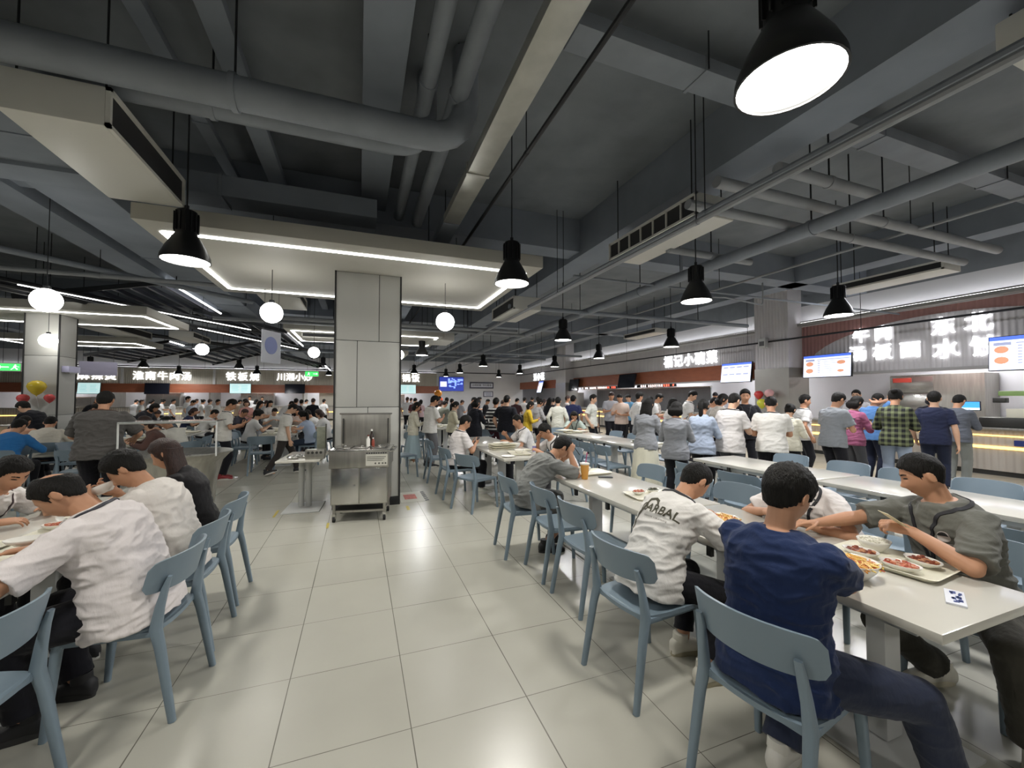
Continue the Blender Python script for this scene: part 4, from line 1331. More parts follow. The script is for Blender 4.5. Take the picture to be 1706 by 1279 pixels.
def food_mesh(r, z, mats, seed, n=60, sx=1, sy=1, lump=.012, long=False):
    rnd = random.Random(seed)
    m = MB()
    m.lathe([(0, z - .012), (r * .9, z - .01), (r * .92, z - .002), (r * .6, z + .003), (0, z + .006)], n=20, sx=sx, sy=sy)
    for i in range(n):
        a = rnd.random() * 2 * PI; q = r * .85 * math.sqrt(rnd.random())
        m.cur = rnd.randrange(len(mats))
        p = V((q * math.cos(a) * sx, q * math.sin(a) * sy, z + rnd.uniform(-.001, .008)))
        if long:
            b = rnd.random() * 6.3
            d = V((math.cos(b), math.sin(b), rnd.uniform(-.1, .2))) * lump * 2.2
            m.tube([p - d, p + V((rnd.uniform(-.01, .01), rnd.uniform(-.01, .01), .006)), p + d], lump * .16, 5)
        else:
            l = lump * rnd.uniform(.6, 1.2)
            m.sphere(p, (l, l * rnd.uniform(.6, 1), l * .55), 7, 5)
    return m.mesh('food', mats, angle=60)


TRAY = tray_mesh()
BOWL = bowl_mesh(.075, .055, M_BOWL, 'bowl')
BIG = bowl_mesh(.105, .075, M_BOWL, 'noodle_bowl')
DISH = bowl_mesh(.075, .032, M_BOWL, 'oval_dish', 1.15, .8)
PLATE = bowl_mesh(.1, .018, M_BOWL, 'plate')
MF = lambda n, h: mat('food_' + n, hexc(h), .4, spec=.5)
F_MEAT = food_mesh(.066, .026, [MF('sauce', '#6d2f1c'), MF('meat', '#8a4427'), MF('fat', '#b9835d')], 1, 42, 1.15, .8)
F_TOMATO = food_mesh(.066, .026, [MF('tomato', '#a8452f'), MF('tomato2', '#b96a4a'), MF('pale', '#c9a183')], 2, 40, 1.15, .8)
F_GREEN = food_mesh(.066, .026, [MF('green', '#3f4a2b'), MF('dark', '#2d2a1f'), MF('olive', '#6b6a48')], 3, 44, 1.15, .8, .011, True)
F_RICE = food_mesh(.066, .052, [MF('rice', '#e5e2d4'), MF('rice2', '#d8d4c2')], 4, 90, 1, 1, .009)
F_NOOD = food_mesh(.094, .062, [MF('noodle', '#d9ad5e'), MF('noodle2', '#c98f45'), MF('chilli', '#b9512c'), MF('egg', '#e3c46b')], 5, 110, 1, 1, .02, True)


def dish(name, label, cat, me, loc, food=None, rz=0, group=None, scale=1):
    o = link(name, me)
    o.location = loc; o.rotation_euler = (0, 0, rz); o.scale = (scale,) * 3
    tag(o, label, cat, group)
    if food:
        link('food', food, o)
    return o


TZ = .7505
# the grey shirted diner's tray and bowls
dish('serving_tray', 'cream tray with dishes before the grey T-shirt diner', 'tray', TRAY, (2.565, 1.31, TZ), rz=R(96), scale=1.12)
dish('dish', 'oval dish of red sauced food at the navy shirt side of the tray', 'dish', DISH, (2.475, 1.22, TZ + .012), F_TOMATO, R(100), scale=.93)
dish('dish', 'oval dish of dark meat at the outer edge of the tray', 'dish', DISH, (2.64, 1.21, TZ + .012), F_MEAT, R(75), scale=.93)
dish('dish', 'oval dish of dark meat with pale pieces beside the rice on the tray', 'dish', DISH, (2.495, 1.40, TZ + .012), F_MEAT, R(100), scale=.93)
dish('rice_bowl', 'white bowl heaped with rice beside the tray dishes', 'bowl', BOWL, (2.655, 1.425, TZ + .012), F_RICE)
dish('noodle_bowl', 'large white bowl of yellow noodles by the navy shirted elbow', 'bowl', BIG, (2.2, 1.27, TZ), F_NOOD)
dish('soup_bowl', 'large white bowl of noodles with red peppers before the lettered white shirt', 'bowl', BIG, (2.2, 2.02, TZ), F_NOOD)
t = thing('paper_packet', 'small blue and white printed paper packet near the table corner', 'packet', (2.36, .98, TZ), R(25))
MB().box((-.085, -.03, 0), (.085, .03, .008)).build('sheet', mat('packet_white', hexc('#d4d6dc'), .5), t)
q = MB(); rnd = random.Random(4)
for i in range(16):
    x, y = rnd.uniform(-.07, .05), rnd.uniform(-.026, .012)
    q.box((x, y, .008), (x + rnd.uniform(.01, .03), y + rnd.uniform(.006, .012), .0092))
q.build('print', mat('packet_blue', hexc('#3b4d86'), .5), t)
# middle of the near row
dish('serving_tray', 'cream tray with three small dishes in the middle of the near table', 'tray', TRAY, (2.35, 2.87, TZ), rz=R(-8))
dish('dish', 'small dish of red tomato food on the middle tray', 'dish', DISH, (2.28, 2.95, TZ + .01), F_TOMATO, R(20), scale=.85)
dish('dish', 'small dish of dark greens at the far side of the middle tray', 'dish', DISH, (2.44, 2.96, TZ + .01), F_GREEN, R(20), scale=.85)
dish('dish', 'small dish of brown food next to the lettered shirt on the middle tray', 'dish', DISH, (2.37, 2.80, TZ + .01), F_GREEN, R(10), scale=.85)
dish('napkin', 'white paper napkin lying beside the middle tray', 'napkin', MB().box((-.05, -.04, 0), (.05, .04, .002)).mesh('napkin', M_BOWL), (2.16, 2.78, TZ), rz=.4)
t = thing('drink_cup', 'tall clear cup of orange drink near the table end', 'cup', (2.2, 3.72, TZ))
MB().lathe([(0, 0), (.032, 0), (.045, .15), (.047, .155), (.043, .152), (0, .15)], n=24).build('cup', mat('orange_drink', hexc('#cf9442'), .25), t)
MB().lathe([(.046, .15), (.05, .153), (.05, .165), (.03, .172), (0, .172)], n=24).build('lid', M_BOWL, t)
MB().tube([(0.01, 0, .16), (.03, 0, .27)], .005, 8).build('straw', mat('pink_straw', hexc('#b04a78'), .5), t)
dish('serving_tray', 'cream tray in front of the eating man in grey', 'tray', TRAY, (2.42, 3.98, TZ), rz=R(4))
dish('rice_bowl', 'white rice bowl before the eating man in grey', 'bowl', BOWL, (2.36, 4.0, TZ + .01), F_RICE)
t = thing('phone', 'dark phone lying flat behind the orange drink', 'phone', (2.45, 3.72, TZ), R(60))
MB().box((-.037, -.075, 0), (.037, .075, .008)).build('body', M_BLACK, t, bevel=.003)
# tray stack table
for i in range(3):
    dish('serving_tray', ['bottom cream tray of the stack in front of the boy', 'middle cream tray of the stack in front of the boy', 'top cream tray of the stack in front of the boy'][i], 'tray', TRAY,
         (2.2 + .01 * i, 6.35 + .015 * i, TZ + .03 * i), rz=R(5 * i))
for i in range(2):
    dish('dish', ['crumpled white dish on top of the tray stack', 'second white dish on the tray stack'][i], 'dish', DISH, (2.15 + .12 * i, 6.4, TZ + .07), rz=.5 * i)
dish('serving_tray', 'cream tray between the stack and the drinks can', 'tray', TRAY, (2.25, 5.7, TZ), rz=R(80))
dish('serving_tray', 'cream tray across the table from the tray stack', 'tray', TRAY, (2.46, 6.05, TZ), rz=R(10), scale=.6)
dish('bowl', 'white bowl behind the drinks can', 'bowl', BIG, (2.45, 6.42, TZ), F_RICE)
dish('bowl', 'white bowl on the tray before the drinks can', 'bowl', BOWL, (2.25, 5.7, TZ + .011))
dish('plate', 'white plate at the table corner before the trays', 'plate', PLATE, (1.99, 5.45, TZ))
t = thing('drinks_can', 'slim white drinks can with purple print', 'can', (2.48, 5.66, TZ))
MB().lathe([(0, 0), (.026, 0), (.029, .006), (.029, .14), (.024, .15), (0, .148)], n=20).build('can', M_BOWL, t)
MB().lathe([(.0293, .03), (.0296, .035), (.0296, .11), (.0293, .115)], n=20).build('printed_band', mat('can_purple', hexc('#8b86b8'), .4), t)
# right hand tables
dish('plate', 'small white plate of dark greens beside the skirted woman', 'plate', PLATE, (4.85, 6.35, TZ), F_GREEN)
dish('serving_tray', 'cream tray next to the plate of greens', 'tray', TRAY, (4.98, 6.05, TZ), rz=.2)
for i, (x, y) in enumerate([(4.72, 8.5), (4.95, 8.62), (4.6, 8.75)]):
    dish('serving_tray', ['cream tray under the arms of the woman in green', 'cream tray beside the woman in green', 'cream tray at the table end by the woman in green'][i], 'tray', TRAY, (x, y - .02 * i, TZ + .022 * i), rz=.3 * i)
# left tables: overlapping trays
rnd = random.Random(11)
LT = [(-1.66, 2.98), (-1.72, 2.62), (-1.98, 2.75), (-1.7, 2.26), (-1.98, 2.36), (-1.68, 1.95), (-2.0, 3.08)]
for i, (x, y) in enumerate(LT):
    dish('serving_tray', ['cream tray before the balding diner', 'cream tray overlapping the next one near the balding diner', 'cream tray across from the balding diner', 'cream tray beside the empty corner chair',
                          'cream tray with chopsticks on the covered table', 'cream tray at the near end of the covered table', 'cream tray with a grey cloth on it'][i], 'tray', TRAY, (x, y, TZ + .024 * (i % 3)), rz=R(90 + rnd.uniform(-14, 14)))
for i, (x, y) in enumerate([(-1.66, 2.98), (-2.0, 2.74), (-1.72, 2.26), (-1.98, 2.36), (-1.95, 3.1)]):
    dish('dish', ['empty oval dish in front of the balding diner', 'empty oval dish across from the balding diner', 'empty oval dish nearest the corner chair', 'empty oval dish between the trays', 'oval dish by the leaning man with the lanyard'][i],
         'dish', DISH, (x, y, TZ + .06), F_GREEN if i == 4 else None, rz=i)
for i, (x, y) in enumerate([(-1.62, 2.66), (-1.9, 2.2)]):
    t = thing('chopsticks', ['chopsticks lying over the tray by the balding diner', 'chopsticks on the trays by the empty corner'][i], 'chopsticks', (x, y, TZ + .078), R(40 + 30 * i))
    for s in (-.008, .008): MB().tube([(s, -.11, 0), (s * .6, .11, 0)], .003, 6).build('chopstick', M_STEELD, t)
dish('napkin', 'crumpled grey cloth lying on the trays', 'cloth', MB().sphere((0, 0, .015), (.09, .05, .02), 12, 6).mesh('cloth', cloth('8a8680')), (-1.9, 2.98, TZ + .05))
dish('serving_tray', 'cream tray before the man lifting a bowl', 'tray', TRAY, (-1.72, 3.42, TZ), rz=R(88))
dish('serving_tray', 'cream tray before the long haired woman in black', 'tray', TRAY, (-1.75, 3.92, TZ), rz=R(92))
dish('dish', 'oval dish on the tray of the man lifting a bowl', 'dish', DISH, (-1.78, 3.48, TZ + .01), F_TOMATO)
FT = 'trays on the rear tables'
k = 0
for tx, ty0, ty1 in [(-1.73, 10.8, 13.6), (-3.92, 9.4, 12.4), (-6.2, 9.2, 10.5), (-3.92, 14.2, 15.5), (2.28, 11.2, 12.5)]:
    y = ty0
    while y < ty1:
        dish('serving_tray', 'cream tray of dishes on one of the rear dining tables', 'tray', TRAY, (tx + (.17 if k % 2 else -.17), y, TZ), rz=R(90), group=FT)
        if k % 2 == 0:
            dish('bowl', 'white bowl on one of the rear dining tables', 'bowl', BIG, (tx + (.17 if k % 2 else -.17), y, TZ + .01), group='bowls on the rear tables')
        y += .42; k += 1

# ------------------------------------------------------------------ stainless condiment cart
t = thing('condiment_cart', 'stainless condiment cart with open lid standing in front of the pillar', 'cart', (0.06, 5.88, 0), R(-10))
w, d = .35, .24
MB().box((-w, -d, .22), (w, d, .73)).build('cabinet', M_STEEL, t, bevel=.006)
MB().box((-w - .02, -d - .03, .69), (w + .02, d + .01, .90)).build('apron', M_STEEL, t, bevel=.008)
MB().box((-w - .03, -d - .04, .90), (w + .03, d + .02, .925)).build('worktop', M_STEEL2, t, bevel=.006)
bk = MB().box((-w + .02, d - .012, .93), (w - .02, d + .012, 1.36)).build('back_panel', M_STEEL, t, bevel=.004)
MB().box((-w + .0, d - .02, 1.355), (w - .0, d + .02, 1.375)).build('back_rim', M_STEEL2, bk)
for s in (-1, 1):
    MB().tube([(s * (w - .05), d - .03, .95), (s * (w - .05), d - .03, 1.3)], .008, 8).build('gas_strut', M_STEELD, t)
    dr = MB().box((min(.006 * s, (w - .012) * s), -d - .012, .235), (max(.006 * s, (w - .012) * s), -d + .002, .685)).build('door', M_STEEL2, t, bevel=.004)
    if s < 0:
        MB().tube([(-.06, -d - .012, .46), (-.06, -d - .03, .46)], .014, 12).build('latch', M_STEEL2, dr)
for i, x in enumerate((-.22, 0.0, .22)):
    MB().box((x - .09, -d + .08, .926), (x + .09, d - .08, .938)).build('condiment_pan', M_STEEL2, t, bevel=.004)
    MB().sphere((x, -.04, .945), (.02, .02, .012), 12, 8).build('pan_knob', M_STEEL2, t)
for sx in (-1, 1):
    for sy in (-1, 1):
        MB().box((sx * (w - .04) - .017, sy * (d - .03) - .017, .1), (sx * (w - .04) + .017, sy * (d - .03) + .017, .22)).build('leg', M_STEEL, t)
        c = MB().tube([(sx * (w - .04) - .014, sy * (d - .03), .04), (sx * (w - .04) + .014, sy * (d - .03), .04)], .04, 18).build('caster', M_RUB, t)
        MB().box((sx * (w - .04) - .022, sy * (d - .03) - .02, .045), (sx * (w - .04) + .022, sy * (d - .03) + .02, .102)).build('caster_fork', M_STEEL2, c)
for sy in (-1, 1): MB().box((-w + .05, sy * (d - .03) - .012, .12), (w - .05, sy * (d - .03) + .012, .145)).build('rail', M_STEEL, t)
MB().box((-w + .05, -d + .05, .13), (w - .05, d - .05, .142)).build('shelf', M_STEELD, t)
MB().tube([(w, -d + .02, .89), (w + .07, -d + .02, .90), (w + .07, d - .05, .90), (w, d - .05, .89)], .012, 10).build('handle', M_STEEL2, t)
lb = MB().box((.08, -d - .036, .715), (w + .0, -d - .03, .86)).build('label_plate', mat('label_white', hexc('#cfcdc2'), .5), t)
q = MB()
for k in range(3): q.box((.095, -d - .0375, .825 - k * .022), (.33 - .02 * k, -d - .0355, .832 - k * .022))
for k, x in enumerate((.2, .245, .29, .325)):
    q.lathe([(0, 0), (.011, 0), (.011, .002), (0, .002)], n=12)
    for j in range(len(q.v) - 48, len(q.v)):
        v_ = q.v[j]; q.v[j] = (x + v_[0], -d - .0375 + v_[2], .745 + v_[1])
q.build('printing', mat('label_ink', hexc('#55544e'), .6), lb)
q = MB()
for k in range(9): q.box((.085 + k * .029, -d - .0305, .868), (.085 + k * .029 + .02, -d - .0285, .882))
q.build('lettering_strip', M_BLACK, t)
cs, sn = math.cos(R(-10)), math.sin(R(-10))
CW = lambda x, y, z: (0.06 + x * cs - y * sn, 5.88 + x * sn + y * cs, z)
for i, (x, y, m_, r, h) in enumerate([(.07, -.02, M_BOWL, .024, .15), (.1, .07, mat('bottle_dark', hexc('#2a1d16'), .2), .027, .22), (.13, .0, mat('bottle_red', hexc('#8a3a2a'), .3), .02, .11)]):
    b = thing('sauce_bottle', ['white labelled sauce bottle on the condiment cart', 'tall dark sauce bottle behind the white one on the cart', 'small red sauce bottle on the condiment cart'][i], 'bottle', CW(x, y, .939))
    MB().lathe([(0, 0), (r, 0), (r, h * .6), (r * .45, h * .78), (r * .42, h * .9), (0, h * .9)], n=18).build('bottle', m_, b)
    MB().lathe([(0, h * .88), (r * .5, h * .88), (r * .5, h), (0, h)], n=14).build('cap', M_BOWL if i else mat('cap_red', hexc('#7a3a30'), .4), b)
# side table left of the cart with packs and a cutlery box
t = thing('side_table', 'small white pedestal table beside the condiment cart', 'table', (-.72, 6.62, 0), R(-4))
MB().box((-.27, -.5, .722), (.27, .5, .75)).build('tabletop', M_TOP, t, bevel=.005)
for x in (-.05, .05): MB().tube([(x, .05, .014), (x, .05, .722)], .04, 14).build('post', M_WHITEST, t)
MB().box((-.24, -.3, 0), (.24, .3, .016)).build('base_plate', M_WHITEST, t, bevel=.004)
PK = 'foil packs on the side table'
for i in range(5):
    x, y = (-.86 + .07 * (i % 3), 6.3 + .1 * (i // 2))
    o = MB().sphere((0, 0, .022), (.06, .035, .022), 10, 6).build('foil_pack', M_STEEL2)
    o.location = (x, y, TZ + .0); o.rotation_euler = (0, 0, i)
    tag(o, 'shiny foil pack among the loose packs on the side table', 'pack', PK)
t = thing('cutlery_box', 'steel cutlery box with row of round holes on the side table', 'box', (-.55, 6.25, TZ), R(-4))
MB().box((-.12, -.07, 0), (.12, .07, .13)).build('case', M_STEEL, t, bevel=.005)
q = MB()
for k in range(4): q.tube([(-.08 + k * .052, -.073, .09), (-.08 + k * .052, -.069, .09)], .018, 12)
q.build('hole_ring', M_STEELD, t)
t = thing('cutlery_dispenser', 'tall grey dispenser standing beside the cart on the side table', 'dispenser', (-.5, 6.5, TZ))
MB().box((-.055, -.05, 0), (.055, .05, .42)).build('case', mat('dispenser_grey', hexc('#7d8071'), .4, noise_s=30, noise_a=.2), t, bevel=.006)
MB().tube([(.06, 0, .03), (.06, 0, .46)], .012, 8).build('tube', M_STEEL2, t)

# ------------------------------------------------------------------ round steel soup station with glass guard
t = thing('soup_station', 'wide flared steel soup station with thin glass guard frame', 'serving station', (-2.22, 6.6, 0))
MB().lathe([(0, 0), (.36, 0), (.37, .1), (.40, .5), (.45, .74), (.53, .84), (.56, .86), (.56, .875), (.52, .862), (.43, .80), (.40, .78), (0, .78)], n=56, sx=1.08, sy=.95).build('tub', M_STEEL, t)
MB().lathe([(0, .785), (.38, .785), (.38, .80), (0, .80)], n=40, sx=1.1, sy=.88).build('basin_cover', M_STEEL2, t)
gf = MB()
for sx in (-.5, .5):
    gf.tube([(sx, -.3, .84), (sx, -.3, 1.28)], .011, 8)
gf.tube([(-.5, -.3, 1.28), (.5, -.3, 1.28)], .014, 8)
gf.build('guard_frame', M_WHITEST, t)
MB().box((-.5, -.34, 1.285), (.5, .12, 1.293)).build('guard_glass', M_GLASS, t)

# ------------------------------------------------------------------ floor stickers
t = thing('floor_sticker', 'worn white floor sticker with red print beside the pillar', 'sticker', (.78, 6.75, .0005))
MB().box((-.16, -.34, 0), (.2, .34, .0015)).build('sheet', mat('sticker_white', hexc('#b9b8ac'), .4), t)
MB().box((-.09, -.16, .0015), (.1, .16, .0025)).build('red_print', mat('sticker_red', hexc('#b56a62'), .5, noise_s=20, noise_a=.4), t)
q = MB()
for k in range(6): q.prism([(.2, -.34 + k * .115, .0005), (.26, -.31 + k * .115, .0005), (.26, -.25 + k * .115, .0005), (.2, -.28 + k * .115, .0005)], (0, 0, .002))
q.build('hazard_stripe', M_BLACK, t)
for i, (x0, y0, x1, y1) in enumerate([(-.36, 5.5, -.33, 5.72), (.66, 5.98, .7, 6.2), (-1.06, 6.24, -1.03, 6.6)]):
    o = MB().box((x0, y0, .0005), (x1, y1, .002)).build('floor_tape', mat('yellow_tape', hexc('#b9a648'), .5))
    tag(o, ['short yellow floor tape at the front wheel of the cart', 'short yellow floor tape near the pillar corner', 'faded yellow floor tape at the side table foot'][i], 'tape', 'yellow floor tape')

# queue barrier belts near the stalls
def barrier(x, y, label, to=None):
    t = thing('queue_barrier', label, 'barrier post', (x, y, 0))
    MB().lathe([(0, 0), (.16, 0), (.16, .015), (.03, .03), (.03, .03), (0, .03)], n=20).build('base', M_BLACK, t)
    MB().tube([(0, 0, .02), (0, 0, .95)], .03, 12).build('post', mat('barrier_dark', hexc('#2c1f1f'), .4), t)
    if to:
        MB().box((0, -.004, .86), (math.hypot(to[0] - x, to[1] - y) - .2, .004, .93)).build('belt', mat('belt_red', hexc('#a8323a'), .6), t).rotation_euler = (0, 0, math.atan2(to[1] - y, to[0] - x))


bp = [(9.9, 18.2), (10.1, 15.8), (10.1, 15.1), (9.9, 12.6), (9.6, 10.4)]
for i, (x, y) in enumerate(bp):
    barrier(x, y, ['barrier post at the corner of the belted queue', 'barrier post behind the man in the white tee', 'second barrier post close to its neighbour', 'barrier post before the grey shirt at the counter', 'barrier post at the end of the red belts'][i], bp[i + 1] if i < 4 and i != 1 else None)

# black backpack on the chair behind the grey diner
t = thing('backpack', 'black backpack slumped on the chair behind the grey T-shirt diner', 'bag', (3.85, .97, .455), R(20))
b = MB()
b.loft([ring(V((0, -.02 + .01 * k, .0 + z)), V((1, 0, 0)), V((0, 1, 0)), rx, ry, 20, 3) for k, (z, rx, ry) in enumerate([(0.0, .15, .10), (.03, .18, .13), (.18, .19, .14), (.32, .17, .12), (.40, .12, .08), (.42, .05, .03)])])
b.build('body', cloth('1c1d22'), t)
MB().loft([ring(V((0, .13 + .0, z)), V((1, 0, 0)), V((0, 1, 0)), rx, ry, 16, 3) for z, rx, ry in [(.03, .11, .02), (.06, .13, .045), (.18, .13, .05), (.22, .1, .02)]]).build('pocket', cloth('26272d'), t)
for s in (-1, 1): MB().tube([(s * .08, -.1, .38), (s * .1, -.17, .25), (s * .09, -.12, .05)], (.02, .006), 8, ref=(1, 0, 0)).build('strap', cloth('26272d'), t)
MB().tube([(-.04, -.06, .41), (0, -.07, .46), (.04, -.06, .41)], .008, 6).build('handle', M_BLACK, t)
# ------------------------------------------------------------------ people
def lerp(a, b, t): return a + (b - a) * t


def smooth(t):
    t = max(0.0, min(1.0, t)); return t * t * (3 - 2 * t)


def gz(x, s): return math.exp(-(x / s) ** 2)


def head_pt(d):
    """skull and face surface in head coordinates (metres; x right, y forward, z up; origin between the ears)"""
    x, y, z = d.x * .0765, d.y * .094, d.z * .117
    if z < 0:
        k = -d.z
        x *= 1 - .30 * k ** 1.4
        if d.y < 0: y *= 1 - .42 * k
        else: y *= 1 + .06 * k
        if d.y > 0 and k > .55: y += .012 * (k - .55) / .45
    else:
        if d.y < 0: y *= 1 + .07 * (1 - d.z)
        x *= 1 + .02 * d.z
    if d.y > 0:
        f = smooth(d.y * 1.6)
        y *= 1 - .04 * f
        ax = abs(x)
        y += f * .021 * gz(x, .0125) * (gz(z + .028, .016) + .35 * gz(z + .008, .022))   # nose
        y += f * .006 * gz(ax - .013, .008) * gz(z + .032, .009)                      # nostrils
        y -= f * .0085 * gz(ax - .031, .016) * gz(z - .012, .012)                      # sockets
        y += f * .004 * gz(ax - .03, .022) * gz(z - .031, .008)                        # brow
        y += f * .0055 * gz(x, .02) * (gz(z + .056, .006) + gz(z + .069, .007))        # lips
        y -= f * .003 * gz(x, .024) * gz(z + .0625, .003)
        y += f * .004 * gz(ax - .042, .018) * gz(z + .03, .02)                         # cheek
    return V((x, y, z))


def dirs(nu, nv):
    out = []
    for j in range(nv + 1):
        th = PI * min(max(j, .03), nv - .03) / nv
        out.append([V((math.sin(th) * math.sin(2 * PI * i / nu), math.sin(th) * math.cos(2 * PI * i / nu), -math.cos(th))) for i in range(nu)])
    return out


def hair_line(az):
    """height of the hairline round the head; az 0 front .. pi back"""
    pts = [(0, .062), (.5, .062), (.9, .05), (1.15, .022), (1.35, -.012), (1.55, .022), (1.75, .0), (2.0, -.04), (2.5, -.062), (3.15, -.068)]
    for (a, b), (c, d) in zip(pts, pts[1:]):
        if az <= c: return lerp(b, d, (az - a) / (c - a))
    return -.068


def hair_mb(style, hi, seed=0):
    m = MB()
    nu, nv = (56, 40) if hi == 2 else ((32, 24) if hi == 1 else (18, 14))
    rings = []
    for row in dirs(nu, nv):
        rr = []
        for d in row:
            p = head_pt(d)
            az = abs(math.atan2(d.x, d.y))
            hl = hair_line(az) + noise.noise(V((d.x * 14, d.y * 14, seed))) * .007
            if style in ('long', 'pony', 'bun', 'bob'): hl = min(hl, lerp(.062, -.05, smooth((az - .8) / .7))) if az > .8 else hl - .004
            t = smooth((p.z - hl + .006) / .012)
            top = smooth((p.z + .01) / .09)
            th = lerp(.006, .021, top)
            if style == 'crop': th = lerp(.0025, .014, top)
            if style == 'thick': th = lerp(.012, .03, top)
            if style == 'fringe':
                th = lerp(.011, .027, top)
                if az < 1.0: hlf = .03; t = smooth((p.z - hlf + .006) / .012)
            if style in ('long', 'pony', 'bun', 'bob'): th = lerp(.012, .02, top)
            if style == 'bald':
                th = lerp(.007, .013, top)
                bq = V((d.x, d.y + .5, d.z - .86)).length
                t *= smooth((bq - .30) / .3)
            n = V((d.x, d.y, d.z)).normalized()
            q = noise.noise(V((d.x * 9, d.y * 9, d.z * 4 + seed))) * .22 + noise.noise(V((d.x * 26, d.y * 26, d.z * 9 + seed))) * .16
            if style == 'cap' and p.z < .03: t = smooth((p.z - hl + .006) / .012)
            rr.append(p + n * (lerp(-.016, th * (1 + q), t)))
        rings.append(rr)
    m.loft(rings)
    return m


def ik(a, b, l1, l2, pole):
    d = b - a
    L = d.length
    mx = (l1 + l2) * .995
    if L > mx:
        b = a + d * (mx / L); d = b - a; L = mx
    L = max(L, abs(l1 - l2) + .01)
    u = d.normalized()
    x = (l1 * l1 - l2 * l2 + L * L) / (2 * L)
    h = math.sqrt(max(0, l1 * l1 - x * x))
    p = pole - u * pole.dot(u)
    if p.length < 1e-5: p = V((0, 0, -1)) - u * -u.z
    return a + u * x + p.normalized() * h, b


def remesh_obj(mb, vox, name, mats, it=3, fac=.5):
    """one closed surface grown over the overlapping sections"""
    me = mb.mesh(name + '_raw', mats)
    o = bpy.data.objects.new(name + '_raw', me)
    COL.objects.link(o)
    r = o.modifiers.new('r', 'REMESH'); r.mode = 'VOXEL'; r.voxel_size = vox; r.adaptivity = 0
    s = o.modifiers.new('s', 'SMOOTH'); s.factor = fac; s.iterations = it
    dg = bpy.context.evaluated_depsgraph_get()
    out = bpy.data.meshes.new_from_object(o.evaluated_get(dg))
    out.name = name
    bpy.data.objects.remove(o, do_unlink=True)
    bpy.data.meshes.remove(me)
    out.materials.clear()
    for m in (mats if isinstance(mats, (list, tuple)) else [mats]): out.materials.append(m)
    out.polygons.foreach_set('material_index', [0] * len(out.polygons))
    out.polygons.foreach_set('use_smooth', [True] * len(out.polygons))
    return out


def wrinkle(me, amp, fn):
    me.calc_loop_triangles()
    ns = [v.normal.copy() for v in me.vertices]
    for v, n in zip(me.vertices, ns):
        v.co = v.co + n * (amp * fn(v.co))


def folds(seed, sx=6, sy=6, sz=14, tilt=.6):
    off = V((seed * 3.7, seed * 1.3, seed * 2.1))

    def f(p):
        q = V((p.x * sx + p.z * tilt * sx, p.y * sy, p.z * sz - p.x * tilt * sz * .4)) + off
        w = V((noise.noise(q * .6), noise.noise(q * .6 + V((9, 0, 0))), 0)) * 1.1
        a = noise.noise(q + w)
        b = noise.noise(q * 2.1 + w)
        return max(-.4, (1 - abs(a) * 2.2) * .7 + (1 - abs(b) * 2) * .25 - .5)
    return f


def hand(m, w, d, n, right, curl=.5, s=1.0, pinch=False, hi=2):
    """palm, four fingers and a thumb; w wrist, d towards the fingers, n the way the palm faces"""
    d = d.normalized(); n = (n - d * n.dot(d)).normalized()
    t = d.cross(n) if right else n.cross(d)
    m.loft([ring(w + d * (q * s) + n * o_, t, n, a * s, b * s, 12, 2.6) for q, a, b, o_ in [(-.02, .026, .021, 0), (.01, .029, .02, 0), (.04, .039, .018, 0), (.075, .043, .016, .002), (.095, .041, .013, .003)]])
    L = [.072, .08, .075, .058]
    for i in range(4):
        off = .0315 - i * .021
        base = w + d * ((.09 - (.006 if i == 3 else 0)) * s) + t * off * s + n * .003
        dd = (d + t * (off * 2.6)).normalized()
        c = curl * (1 + .12 * i)
        pts = [base]; ang = 0; p = base
        for f, k in ((.46, .55), (.3, 1.0), (.24, .8)):
            ang += c * k
            v = dd * math.cos(ang) + n * math.sin(ang)
            p = p + v * (L[i] * f * s); pts.append(p)
        m.tube([base - dd * .012] + pts, [.0088 * s, .0086 * s, .0083 * s, .0075 * s, .0058 * s], 8, ref=t, dome=True)
    b = w + d * .022 * s + t * .03 * s + n * .004
    v1 = (d * .72 + t * .62 + n * (.25 + curl * .35)).normalized()
    v2 = (d * .95 + t * .12 + n * (.2 + curl * .5)).normalized()
    p1 = b + v1 * .042 * s; p2 = p1 + v2 * .032 * s; p3 = p2 + v2 * .024 * s
    m.tube([b - v1 * .012, b, p1, p2, p3], [.012 * s, .013 * s, .0105 * s, .0095 * s, .0065 * s], 8, ref=n, dome=True)


